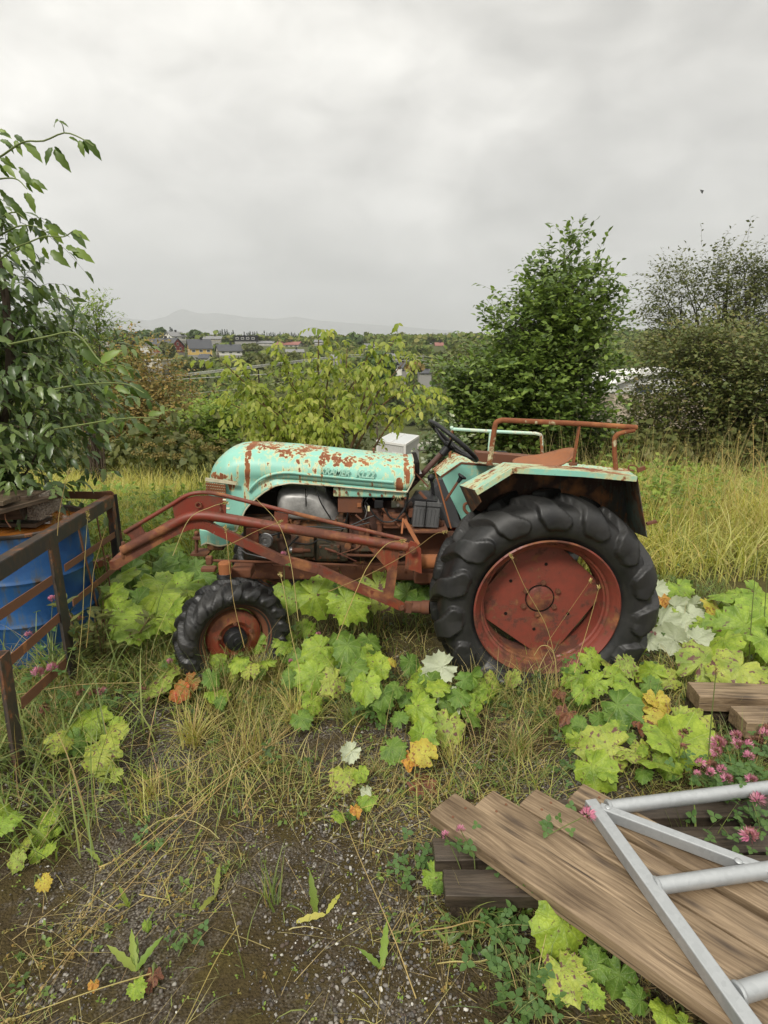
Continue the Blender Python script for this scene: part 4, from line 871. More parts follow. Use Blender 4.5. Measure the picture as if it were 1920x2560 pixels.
tuft('small fine tuft left of the curled brown leaf', 940, 1935, 90, .1, .002, mixA)
tuft('pale straw tuft flattened across the middle', 745, 1800, 110, .26, .005, mixC, lean=1.3)
tuft('tall blue-green grass clump growing through the loader arm', 900, 1560, 210, .50, .005, mixB, lean=.5, curl=.9, spread=.05)
tuft('long-bladed grass tuft beside the front wheel, right', 745, 1640, 60, .3, .005, mixA)
tuft('arching grass blades at the foot of the middle rack post', 140, 1700, 60, .38, .008, mixB, curl=1.8)
tuft('drooping yellow blades left of the front tyre', 415, 1640, 50, .26, .006, mixC, curl=1.9)
tuft('tiny green tuft on the gravel, bottom left of centre', 600, 2180, 34, .07, .002, mixB)
tuft('short yellow tuft on the moss near the left edge', 215, 2100, 30, .07, .002, mixC)
tuft('tall green shoot growing through the steel frame', 1722, 2150, 12, .26, .008, (('green_blades', M_grass_green, 1.0),), lean=.35, curl=.5)
tuft('straggling grass tuft below the plank bearer', 1180, 2330, 55, .22, .0045, mixA, lean=1.1)
tuft('grass tuft at the bottom edge beneath the planks', 1330, 2500, 60, .2, .004, mixA)
tuft('grass tuft among the clover at the right edge', 1850, 2000, 60, .34, .006, mixB, lean=.5)
tuft('bushy half-dry tuft covering the foot of the front tyre', 520, 1712, 230, .27, .004, mixA, lean=.6, spread=.08)
tuft('tall green grass blades crossing the face of the front wheel', 585, 1690, 90, .40, .0045, mixB, lean=.45, curl=.9, spread=.09)
tuft('tall grass between the front wheel and the low leaves', 690, 1670, 90, .38, .0045, mixB, lean=.5, curl=1.0, spread=.06)
tuft('long grass clump left of the front tyre', 400, 1660, 100, .36, .0055, mixB, lean=.5, curl=1.2, spread=.07)
tuft('fine grass tuft under the hub of the front wheel', 600, 1708, 230, .25, .004, mixA, lean=.6, spread=.06)
tuft('straw tuft at the right foot of the front tyre', 680, 1700, 200, .25, .004, mixC, lean=.8, spread=.05)
tuft('grass tuft at the left foot of the front tyre', 455, 1712, 160, .27, .005, mixB, lean=.6, spread=.04)
tuft('yellowed tuft left of the big grass tuft before the rear tyre', 1130, 1900, 80, .15, .003, mixC, lean=.9, spread=.03)
tuft('flattened straw clump in the middle foreground', 620, 1880, 120, .28, .0035, (('dry_blades', M_straw, .7), ('green_blades', M_grass_yel, .3)), lean=1.35, curl=.5, spread=.05)
tuft('flattened straw clump left of the middle', 560, 1780, 120, .28, .0035, (('dry_blades', M_straw, .7), ('green_blades', M_grass_yel, .3)), lean=1.3, curl=.6, spread=.05)
tuft('thin tuft in front of the rear tyre foot', 1400, 1725, 24, .14, .003, mixC)
def rosette(label, px, py, n, ln, mat, name='dandelion_plant', lean=.7, tmpl=leaf_template(.19, 9, .35, .3, .22)):
    c = G(px, py, 0); z_ = tz(c.x, c.y); t = thing(name, label, 'plant', (c.x, c.y, z_), 'small leafy weeds in the gravel')
    for i in range(n):
        a = rnd.uniform(0, 6.28); d = Vector((math.cos(a) * lean, math.sin(a) * lean, 1 - lean * .5)); M = frames(np.array([[c.x, c.y, z_]]), np.array([d]), np.array([[-d.x, -d.y - .3, .6]]), ln * rnd.uniform(.7, 1.1))
        npmesh('leaf', *bake(*tmpl, M), mat, t, True)
for lab, px, py, n, ln, m_, le in (('single tall tongue-shaped leaf standing in the gravel, bottom centre', 790, 2290, 1, .13, M_leaf_bright, .25), ('flat yellow tongue leaf right of the upright one', 815, 2290, 2, .10, M_grass_yel, 1.2), ('upright narrow leaf on the moss at upper left', 377, 1965, 1, .12, M_leaf_bright, .2),
    ('group of long pointed leaves at bottom left', 340, 2430, 4, .11, M_leaf_bright, .6), ('thin drooping leaf pair in the gravel left of centre', 540, 2240, 2, .10, M_leaf_yellow, .8), ('brownish stalk of small leaves left of centre', 322, 2270, 3, .10, M_leaf_yellow, .4), ('narrow toothed leaf at bottom right of centre', 955, 2430, 2, .12, M_leaf_bright, .7),
    ('pair of little leaves on the gravel, left', 250, 2150, 2, .07, M_leaf_bright, .6), ('slender upright leaf in the gravel', 487, 2110, 1, .09, M_leaf_bright, .3), ('leafy weed beside the plank bearer', 1120, 2370, 4, .07, M_leaf_alder, .7)): rosette(lab, px, py, n, ln, m_, lean=le)
# clover
M_pink = leafmat('clover pink', [(.62, .20, .38), (.72, .32, .50), (.55, .15, .33), (.78, .45, .58)], .3, .6, .2); M_pinkbrown = leafmat('clover faded', [(.22, .09, .07), (.30, .13, .10), (.34, .16, .16)], .1, .8, .1)
r7 = np.random.default_rng(71); d = unit(r7.normal(size=(110, 3))); d = d[d[:, 2] > -.65]
HV, HF = bake(*leaf_template(.22, 2, .4, .1), frames(d * .16, unit(d + np.array([0, 0, .55])), np.roll(d, 1, 1), .42 + .14 * r7.random(len(d))))
HM = {k: npmesh('_tmp', HV, HF, m_, None, False) for k, m_ in (('p', M_pink), ('f', M_pinkbrown))}
M_clover = leafmat('clover leaf', [(.07, .14, .035), (.11, .19, .05), (.09, .17, .06)], .3, .5, .35)
TRI = [bake(*leaf_template(.75, 3, .25, .1), frames(np.zeros((3, 3)), np.array([[math.cos(a), math.sin(a), .15] for a in (0, 2.1, 4.2)]), np.tile(np.array([[0, 0, 1.]]), (3, 1)), .5))][0]
def clover(label, heads, base, h=.2, nl=14, spread=.09, leafs=.045):
    """heads: (px, py, size px, kind, Y or height)"""
    b = G(*base, 0); z_ = tz(b.x, b.y); t = thing('clover_plant', label, 'clover', (b.x, b.y, z_), 'red clover plants'); st = MB(); tips = []
    for hd in heads:
        px, py, s_, kd = hd[:4]; p = G(px, py, hd[4] if len(hd) > 4 else h); s_ = s_ / FPX * zcam(p)
        o = bpy.data.objects.new('flower_head', HM[kd]); HM[kd].name = 'flower_head'; COL.objects.link(o); o.parent = t; o.location = p - t.location; o.scale = (s_,) * 3; o.rotation_euler = (rnd.uniform(-.4, .4), rnd.uniform(-.4, .4), rnd.uniform(0, 6))
        g0 = Vector((b.x + rnd.gauss(0, .03), b.y + rnd.gauss(0, .03), z_)); pth = smooth_path([g0, g0.lerp(p, .5) + Vector((rnd.uniform(-.03, .03), rnd.uniform(-.03, .03), .02)), p], 10); st.tube(pth, .0017, 5, False); tips.append(pth)
    if not tips: tips = [[b, b + Vector((0, 0, .05))]]
    st.link('stem', M_stem_green, t)
    pos = []
    for i in range(nl * max(1, len(heads) // 3 + 1)):
        p = rnd.choice(tips); k = rnd.choice(p[:-1] if len(p) > 1 else p); pos.append(k + Vector((rnd.gauss(0, spread * .5), rnd.gauss(0, spread * .5), rnd.uniform(0, .03))))
    pos = np.array(pos); M = frames(pos, r7.normal(size=pos.shape) * np.array([1, 1, .2]), np.array([0, -.3, 1.]) + r7.normal(size=pos.shape) * .3, leafs * (.7 + .6 * r7.random(len(pos))))
    me = npmesh('_tmp', *TRI, M_clover, None, True); me.name = 'trefoil_leaf'
    for m4 in M[:280]:
        o = bpy.data.objects.new('trefoil_leaf', me); COL.objects.link(o); o.parent = t; m4 = m4.copy(); m4[:3, 3] -= np.array(t.location); o.matrix_local = Matrix(m4.tolist())
    return t
z7 = q(1040, 1640, 1.885); z3 = q(0, 1180, 2.9625)
H = lambda x, y, s_, k='p', h=.22, z_=z7: (*z_(x, y), s_, k, h)
clover('pink clover cluster at the right edge above the steel tubes', [H(1425, 410, 38), H(1415, 450, 28), H(1510, 375, 26), H(1515, 415, 28), H(1560, 425, 28), H(1640, 365, 26), H(1395, 515, 26, 'f'), H(1605, 405, 34, 'f'), H(1570, 475, 26), H(1340, 505, 24), H(1385, 550, 24), H(1440, 535, 24), H(1465, 580, 28), H(1325, 555, 18), H(1580, 585, 28), H(1655, 350, 30, 'f')], (1850, 2010), .22, 34, .12)
clover('two large pink clover heads at the right edge beside the steel frame', [H(1608, 680, 36, 'p', .26), H(1575, 850, 42, 'p', .26)], (1900, 2080), .26, 34)
clover('faded brown clover heads above the largest green leaf', [H(1260, 365, 24, 'f', .25), H(1260, 430, 18, 'f', .22)], (1705, 1960), .2, 4)
clover('clover with one pink head lying over the planks on a curved stem', [H(808, 748, 36, 'p', .33)], (1300, 2170), .3, 14, .05)
clover('two small pinkish clover heads at the plank corner', [H(210, 820, 22, 'p', .30), H(138, 845, 20, 'p', .27)], (1180, 2260), .3, 16, .1)
clover('leafy clover without flowers under the plank corner', [H(350, 900, 1, 'f', .16), H(480, 1090, 1, 'f', .16), H(240, 1000, 1, 'f', .10)], (1230, 2260), .1, 26, .10)
H3 = lambda x, y, s_, k='p', h=.3: (*z3(x, y), s_, k, h)
clover('low clover mat beneath the middle of the front plank', [(1240, 2330, 1, 'f', .10), (1290, 2380, 1, 'f', .12), (1200, 2280, 1, 'f', .10)], (1240, 2400), .1, 30, .12)
clover('clover leaves between the two pointed lime leaves and the bottom edge', [(1360, 2480, 1, 'f', .08), (1300, 2440, 1, 'f', .08)], (1330, 2520), .08, 26, .12)
clover('low clover leaves left of the plank bearer', [(1060, 2120, 1, 'f', .05), (1030, 2180, 1, 'f', .04)], (1050, 2170), .05, 16, .10)
clover('clover leaves growing between the steel frame and the right edge', [(1840, 2130, 1, 'f', .22), (1880, 2000, 1, 'f', .25), (1800, 2060, 1, 'f', .22)], (1850, 2150), .2, 30, .14)
clover('trefoil leaves in front of the big spotted leaf', [(1440, 1900, 1, 'f', .05), (1400, 1930, 1, 'f', .05)], (1420, 1930), .05, 18, .10)
clover('trefoil leaves beside the fine dark tuft in the middle', [(930, 1800, 1, 'f', .07), (960, 1770, 1, 'f', .07)], (940, 1810), .07, 20, .10)
clover('pink clover in front of the blue barrel', [H3(390, 940, 18, 'p', .42), H3(215, 1205, 18, 'p', .36), H3(600, 1085, 16, 'f', .38)], (150, 1700), .3, 14, .1)
clover('pair of pink clover heads at the foot of the rusty rack', [H3(390, 1450, 26, 'p', .25), H3(280, 1490, 30, 'p', .25), H3(335, 1760, 26, 'f', .15)], (120, 1770), .2, 18, .1)
clover('pink clover beside two faded heads right of the rack foot', [H3(755, 1630, 24, 'p', .14), H3(690, 1640, 18, 'f', .14), H3(600, 1635, 20, 'f', .14), H3(1060, 1615, 16, 'f', .1)], (240, 1790), .15, 16, .1)
clover('small pink clover head in front of the front tyre', [H3(1260, 1405, 16, 'p', .16)], (430, 1690), .15, 12, .08)
clover('tiny pink clover head in front of the lower loader bar', [(709, 1385, 14, 'p', .62), (796, 1585, 12, 'p', .2), (727, 1653, 12, 'p', .12)], (735, 1640), .2, 10, .1)
clover('single pink clover head right of the rear tyre', [(1631, 1586, 18, 'p', .15)], (1620, 1640), .15, 8, .08)
clover('clover leaves at the foot of the red rim', [(1400, 1640, 1, 'f', .2)], (1405, 1730), .15, 16, .05)
clover('patch of trefoil leaves on the moss at bottom left', [(430, 2370, 1, 'f', .02), (460, 2350, 1, 'f', .02)], (445, 2370), .02, 9, .05, .035)
clover('bluish trefoil leaves on the gravel left of centre', [(375, 2130, 1, 'f', .02), (350, 2085, 1, 'f', .02)], (365, 2115), .02, 12, .06, .035)
clover('trefoil leaves on the gravel left of the plank corner', [(985, 2165, 1, 'f', .03)], (985, 2170), .02, 8, .05, .035)
# leafy upright weed by the barrel
t = thing('willowherb_plant', 'bushy upright weed with narrow olive leaves left of the front tyre', 'plant', G(265, 1690, 0)); b0 = G(265, 1690, 0)
S = []; D = []; L = []; stm = MB()
for i in range(9):
    e = b0 + Vector((rnd.gauss(0, .10), rnd.gauss(0, .07), rnd.uniform(.26, .48))); pth = smooth_path([b0, b0.lerp(e, .5) + Vector((rnd.gauss(0, .02), 0, 0)), e], 8); stm.tube(pth, .003, 5, False)
    for p in pth[2:]:
        for _ in range(3): S.append(p); dv = Vector((rnd.gauss(0, 1), rnd.gauss(0, 1), .5)).normalized(); D.append(dv); L.append(.02)
scatter_leaves(t, frames(np.array(S), unit(np.array(D) + np.array([0, -.2, .2])), np.array([0, -.4, 1.]) + r7.normal(size=(len(S), 3)) * .2, .06 + .03 * r7.random(len(S))), leaf_template(.32, 3, .25, .2), M_leaf_olive); stm.link('stem', M_stem_red, t)
# fallen and standing stalks
def stalk(label, pts, head=.05, r_=.0021, mat=None, hmat=None, name='grass_stalk', fat=.006):
    """pts: (px, py, height or 'Y', value)"""
    W3 = [(G(p[0], p[1], p[2]) if len(p) == 3 else P(p[0], p[1], p[3])) for p in pts]
    t = thing(name, label, 'grass stalk', W3[0], 'dry grass stalks'); pth = smooth_path(W3, 18); MB().tube(pth, [r_ * (1 - .5 * i / len(pth)) for i in range(len(pth))], 5, False).link('stem', mat or M_straw, t)
    if head:
        d = (pth[-1] - pth[-3]).normalized(); n = 46; tt = r7.random(n); p0 = np.array(pth[-1] - d * head * .5); pos = p0 + np.array(d)[None] * (tt * head)[:, None] + r7.normal(size=(n, 3)) * fat * .45 * np.sin(PI * tt)[:, None]
        V, F = bake(*leaf_template(.35, 2, .3), frames(pos, unit(np.array(d)[None] + r7.normal(size=(n, 3)) * .35), r7.normal(size=(n, 3)), .010 + .008 * r7.random(n))); npmesh('seed_head', V, F, hmat or M_straw, t)
    return t
z8 = q(0, 1700, 1.595); zr = q(1160, 1320, 3.95); z4 = q(700, 1180, 3.95); z1 = q(480, 1040, 2.592)
def sk(label, f, pts, hs_, head=.05, **k): stalk(label, [(*f(*p), h) for p, h in zip(pts, hs_)], head, **k)
sk('long straw stalk lying from the middle to the lower left with a feathery head', z8, [(1180, 170), (850, 440), (600, 640), (430, 790), (330, 950)], [.05, .09, .07, .05, .02], .14, fat=.016)
sk('long straw stalk ending in a brown head near the bottom left corner', z8, [(1150, 200), (780, 520), (480, 860), (250, 1120), (120, 1300)], [.05, .08, .05, .04, .02], .13, fat=.010)
sk('reddish straw stalk parallel to the two longest ones', z8, [(1200, 190), (900, 370), (620, 600), (440, 730)], [.06, .10, .07, .03], .09, fat=.012)
sk('stalk with a blunt head pointing left on the moss', z8, [(950, 230), (700, 360), (560, 410), (430, 465)], [.05, .08, .06, .03], .08, fat=.012)
sk('straw stalk running down to the bottom edge in the middle', z8, [(950, 980), (860, 1120), (740, 1370)], [.02, .05, .04], 0)
sk('low straw stalk crossing the bottom left corner', z8, [(640, 1160), (400, 1230), (200, 1300), (30, 1360)], [.02, .05, .04, .02], .05)
sk('thin red-brown stem rising from the bottom right to the holed leaves', z8, [(1659, 1270), (1560, 1000), (1430, 700), (1360, 520)], [.02, .06, .08, .1], 0)
sk('pale twig on the gravel in the lower middle', z8, [(555, 855), (620, 868), (680, 880)], [.01, .012, .01], 0, r_=.0022)
sk('brown drooping seed head standing over the moss, left of centre', z8, [(1010, 540), (1000, 470), (985, 400), (978, 380), (985, 520)], [.0, .08, .16, .16, .12], .07, fat=.014)
sk('pale yellow blade arching over the lower planks gap', z7, [(420, 1330), (300, 1250), (150, 1280), (0, 1300)], [.02, .1, .12, .08], 0, r_=.0028)
sk('red-tipped curved blade below the planks', z7, [(420, 1400), (300, 1440), (180, 1440), (100, 1450)], [.02, .08, .09, .06], 0, r_=.0028)
sk('thin stem crossing the open ground in front of the tractor', z8, [(60, 60), (300, 20), (560, 10)], [.2, .25, .3], 0)
def sY(label, f, pts, Y0, Y1, head=.04, **k):
    n = len(pts); stalk(label, [(*f(*p), 'Y', Y0 + (Y1 - Y0) * i / (n - 1)) for i, p in enumerate(pts)], head, **k)
sY('bent straw stalk with a small head across the left of the red rim', zr, [(930, 1560), (890, 1250), (800, 940), (610, 600), (470, 290)], 2.62, 2.7, .025)
sY('straight straw stalk with a ball head at the right of the red rim', zr, [(1090, 1430), (1150, 1220), (1220, 990), (1330, 600)], 2.62, 2.72, .015)
sY('thin tan stalk crossing the middle of the red rim', zr, [(890, 1250), (825, 1150), (900, 1020), (1240, 530)], 2.62, 2.72, .008, r_=.001)
sY('yellow blade curling over at the bottom of the red rim', zr, [(910, 1560), (900, 1300), (850, 1180), (760, 1165), (690, 1260)], 2.6, 2.62, 0, r_=.003)
sY('long straw stalk with a nodding head in front of the loader gusset', z4, [(560, 1659), (700, 1300), (850, 960), (1000, 760), (1100, 690), (1200, 680)], 2.5, 2.75, .05, fat=.008)
sY('thin straw stalk running up right across the bracket pin', z4, [(480, 1180), (900, 1000), (1300, 780), (1520, 620), (1620, 590)], 2.9, 2.8, .03, fat=.006)
sY('tall thin stalk with a bud in front of the front tyre', z1, [(700, 1659), (640, 1400), (600, 1150), (575, 1040)], 2.4, 2.5, .02)
sY('tall leaning stalk before the front tyre, left', z1, [(340, 1500), (270, 1200), (230, 850), (220, 740)], 2.5, 2.6, .03)
sY('tall stalk leaning left in front of the engine pulley', z1, [(690, 1330), (640, 950), (560, 700), (400, 520)], 2.6, 2.7, .0)
sY('tall pink-brown stalk pair in front of the rack', z3, [(560, 1620), (610, 1100), (625, 700), (650, 330)], 2.7, 2.75, .05, fat=.004)
sY('second tall thin stalk in front of the barrel edge', z3, [(640, 1300), (680, 900), (700, 700), (790, 400)], 2.7, 2.8, 0)
sY('tall stalk standing up before the pallet', z3, [(425, 470), (440, 300), (480, 100), (505, 10)], 2.8, 2.9, .03)
sY('bent stalk with a spiky head left of the front wheel', z1, [(230, 840), (330, 790), (430, 740), (560, 690)], 2.8, 2.9, .03)
sY('arched straw stalk over the loader arm plate', z3, [(1280, 620), (1400, 350), (1560, 260), (1659, 230)], 2.75, 2.85, .02)
zR = q(1480, 620, 3.5682)
for i, pts in enumerate(([(870, 2212), (850, 2000), (835, 1780)], [(920, 2212), (960, 2020), (1000, 1880)], [(1270, 2212), (1290, 1900), (1310, 1680)], [(1540, 2212), (1500, 1950), (1420, 1830)], [(1240, 2212), (1330, 2050), (1210, 1830)], [(1500, 2212), (1550, 1950), (1480, 1820)], [(600, 2100), (650, 1950), (735, 1780)], [(1380, 2212), (1240, 2050), (1040, 1900)], [(1440, 2000), (1440, 1800), (1437, 1580)], [(1160, 2000), (1163, 1860), (1163, 1780)])):
    sY(('light', 'slim', 'tallest middle', 'right leaning', 'left leaning', 'far right', 'reddish left', 'strongly bent', 'highest right', 'short straight')[i] + ' seed-headed grass stalk on the bank before the dark bush', zR, pts, 5.5, 5.6, .1, r_=.004, fat=.018)
for px, py in ((1765, 2010), (1870, 1700), (1905, 1650)):
    stalk({1765: 'tall green reed-like stalk rising beside the pink clover', 1870: 'tall green stalk in front of the grey timber beam', 1905: 'tall green stalk cut by the right edge above the beam'}[px], [(px, py, 0.0), (px + 10, py - 170, 'Y', G(px, py, 0).y - .05), (px + 25, py - 330, 'Y', G(px, py, 0).y - .08)], .03, .003, M_stem_green)
# umbels of dried flowers behind the bonnet nose
M_umbel = leafmat('umbel brown', [(.22, .17, .06), (.30, .24, .09), (.18, .12, .05)], .1, .8, .1)
for i in range(15):
    px, py = 350 + 225 * (i / 14) + rnd.uniform(-13, 13), 1118 + rnd.uniform(-26, 22) - 14 * (i > 7); Yu = rnd.uniform(5.6, 6.4); p = P(px, py, Yu); t = thing('umbel_plant', ORD[i] + ' brown dried umbel from the left behind the bonnet nose', 'flower', (p.x, p.y, tz(p.x, p.y)), 'brown dried umbels behind the bonnet nose')
    MB().tube([Vector((p.x, p.y, tz(p.x, p.y))), p - Vector((0, 0, .05))], .0025, 5, False).link('stem', M_stem_green, t); n = 60; a = r7.random(n) * 6.28; rr_ = .07 * np.sqrt(r7.random(n))
    pos = np.stack([p.x + rr_ * np.cos(a), p.y + rr_ * np.sin(a), p.z - rr_ ** 2 * 4 + r7.normal(size=n) * .012], 1); V, F = bake(CL_V, CL_F, frames(pos, r7.normal(size=(n, 3)), r7.normal(size=(n, 3)) + np.array([0, 0, 1]), .018)); npmesh('flower_head', V, F, M_umbel, t)
# ------------------------------------------------------------------ the tractor: materials
def rusty_paint(name, base, rust_amt=.5, patches=(), halo=(.55, .50, .25), streak=1.0, top=True, rough=.42, dark=(.10, .030, .012), mid=(.26, .085, .03)):
    m = Mat(name, rough, .45); o = m.obj(); s_ = m.sep(o); gn = m.sep(m.geo().outputs['Normal'])
    st = m.noise(m.vmap(o, (42, 42, 2.0)), 1, 4, .6); bl = m.noise(o, 3.2, 4, .6); fi = m.noise(o, 26, 5, .7)
    f = m.math('ADD', m.math('MULTIPLY', st, .55 * streak), m.math('ADD', m.math('MULTIPLY', bl, .65), m.math('MULTIPLY', fi, .40)))
    if top: f = m.math('ADD', f, m.math('MULTIPLY', m.math('MAXIMUM', gn[2], 0.0), .06))
    st2 = m.math('MULTIPLY_ADD', m.noise(m.vmap(o, (60, 60, 3.5), (3, 1, 2)), 1, 3), 3.2, -1.0, clamp=True); st2 = m.math('MULTIPLY_ADD', st2, .8, .2)
    for (x0, z0, wx, wz, amp) in patches:
        dx = m.math('POWER', m.math('ABSOLUTE', m.math('DIVIDE', m.math('SUBTRACT', s_[0], x0), wx)), 2.0); dz = m.math('POWER', m.math('ABSOLUTE', m.math('DIVIDE', m.math('SUBTRACT', s_[2], z0), wz)), 2.0)
        k = m.math('SUBTRACT', 1.0, m.math('ADD', dx, dz), clamp=True); f = m.math('ADD', f, m.math('MULTIPLY', m.math('MULTIPLY', m.math('SQRT', k), amp * 1.15), st2))
    th = .5 * (.55 * streak + 1.05) + .20 - rust_amt * .24
    hm_ = m.math('MULTIPLY_ADD', f, 9, -9 * (th - .11), clamp=True); rm = m.math('MULTIPLY_ADD', f, 20, -20 * th, clamp=True)
    base_ = m.mix(m.math('MULTIPLY_ADD', bl, 1.4, -.3, clamp=True), base, tuple(x * .82 for x in base)); base_ = m.mix(m.math('MULTIPLY_ADD', m.noise(o, 90, 3), 9, -6.3, clamp=True), base_, (.05, .04, .03))
    rust = m.mix(fi, dark, mid); rust = m.mix(m.math('MULTIPLY_ADD', m.noise(o, 9, 4), 3, -1.4, clamp=True), rust, (.36, .15, .05))
    m.color(m.mix(rm, m.mix(m.math('MULTIPLY', hm_, .8), base_, halo), rust)); m.rough(m.mix(rm, (rough,) * 3, (.85,) * 3))
    m.bump(m.math('ADD', m.math('MULTIPLY', rm, -.6), m.math('MULTIPLY', m.math('MULTIPLY', fi, rm), 1.4)), .5, .004); return m.m
TEAL = (.24, .52, .42)
def px2(xx, yy, Y=3.38): p = P(480 + xx / 2.592, 1040 + yy / 2.592, Y); return p.x, p.z
pt = []
for (xx, yy, wx, wy, a) in ((352, 300, 24, 190, .34), (430, 225, 140, 18, .20), (350, 520, 22, 130, .2), (850, 292, 40, 44, .30), (930, 298, 36, 40, .30), (1015, 305, 52, 34, .28), (1105, 315, 60, 26, .22), (835, 400, 16, 100, .16), (1345, 450, 38, 50, .55), (1392, 380, 22, 130, .34), (1160, 445, 14, 20, .4),
                            (160, 395, 70, 26, .42), (255, 430, 40, 70, .32), (700, 245, 220, 12, .18), (120, 300, 40, 60, .12), (590, 265, 40, 26, .2), (280, 720, 30, 60, .2)):
    x_, z_ = px2(xx, yy); x1, _ = px2(xx + wx, yy); _, z1_ = px2(xx, yy - wy); pt.append((x_, z_, x1 - x_, z1_ - z_, a))
M_teal = rusty_paint('teal paint', TEAL, .14, pt, streak=1.5)
M_teal2 = rusty_paint('teal paint rusted', TEAL, .62, (), streak=1.1); M_teal3 = rusty_paint('teal paint fender top', TEAL, .62, (), streak=.3)
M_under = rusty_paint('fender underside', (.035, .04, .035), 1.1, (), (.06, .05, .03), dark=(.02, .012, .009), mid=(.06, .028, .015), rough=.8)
M_redp = rusty_paint('red loader paint', (.19, .030, .016), .86, (), (.14, .045, .025), .3, dark=(.055, .022, .014), mid=(.16, .055, .032), rough=.5)
M_redp2 = rusty_paint('bright red paint', (.19, .032, .018), .85, (), (.2, .05, .02), .6, dark=(.06, .022, .012), mid=(.16, .06, .03), rough=.5)
M_rim = rusty_paint('red rim paint', (.235, .052, .034), .72, (), (.17, .045, .03), .15, dark=(.045, .018, .012), mid=(.13, .045, .028), rough=.45)
M_rust = rusty_paint('plain rust', (.15, .055, .025), .6, (), (.12, .05, .03), .3, dark=(.05, .025, .016), mid=(.17, .065, .03), rough=.85)
M_rusto = rusty_paint('orange rust', (.28, .10, .035), .4, (), (.22, .09, .04), .3, dark=(.09, .04, .02), mid=(.24, .09, .035), rough=.85)
M_rail = rusty_paint('rail paint', (.38, .46, .36), 1.35, (), (.50, .42, .24), .5, rough=.6)
M_railfar = rusty_paint('far rail paint', (.40, .62, .52), .5, (), (.62, .62, .48), .5, rough=.5)
M_oil = rusty_paint('oily block', (.042, .044, .03), .85, (), (.08, .06, .035), .6, dark=(.03, .018, .012), mid=(.10, .05, .03), rough=.55)
m = Mat('cast aluminium', .38, .5, .35); nn_ = m.noise(m.obj(), 7, 5, .65); m.color(m.mix(m.math('MULTIPLY_ADD', nn_, 2.2, -.6, clamp=True), (.12, .12, .115), (.52, .51, .49))); m.rough(m.math('MULTIPLY_ADD', nn_, .5, .2)); m.bump(m.noise(m.obj(), 45, 4), .3, .003); M_alu = m.m
m = Mat('tyre rubber', .42, .5); o_ = m.obj(); na = m.noise(o_, 5, 5, .65); nb = m.noise(m.vmap(o_, (70, 70, 8)), 1, 3)
m.color(m.mix(m.math('MULTIPLY_ADD', na, 1.6, -.4, clamp=True), m.mix(m.math('MULTIPLY_ADD', m.noise(o_, 12, 5, .7), 5, -3.0, clamp=True), (.006, .0065, .007), (.030, .029, .027)), m.mix(m.noise(o_, 30, 3), (.022, .022, .021), (.045, .042, .038)))); m.rough(m.math('MULTIPLY_ADD', na, .55, .22)); m.bump(m.math('ADD', nb, m.noise(o_, 55, 3)), .22, .004); M_tyre = m.m
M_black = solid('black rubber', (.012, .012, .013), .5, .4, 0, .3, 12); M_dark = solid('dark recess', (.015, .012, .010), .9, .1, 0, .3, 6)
M_cable = solid('black cable', (.012, .012, .012), .45, .4, 0, .1, 12); M_wire = solid('cream wire', (.62, .55, .30), .5, .3, 0, .1, 12)
M_cream = rusty_paint('cream strip', (.55, .52, .38), .45, (), (.4, .35, .2), .5, rough=.5); M_zinc = solid('zinc', (.42, .42, .42), .35, .5, .8, .3, 20)
m = Mat('battery', .5, .35); m.color(m.mix(m.noise(m.vmap(m.obj(), (60, 60, 5)), 1, 5, .7), (.022, .023, .024), (.15, .15, .15))); M_batt = m.m

T_ = thing('vintage_tractor', 'old mint-green tractor rusting in the weeds, with red front loader arm and red wheel discs', 'tractor', (0, 3.62, 0))
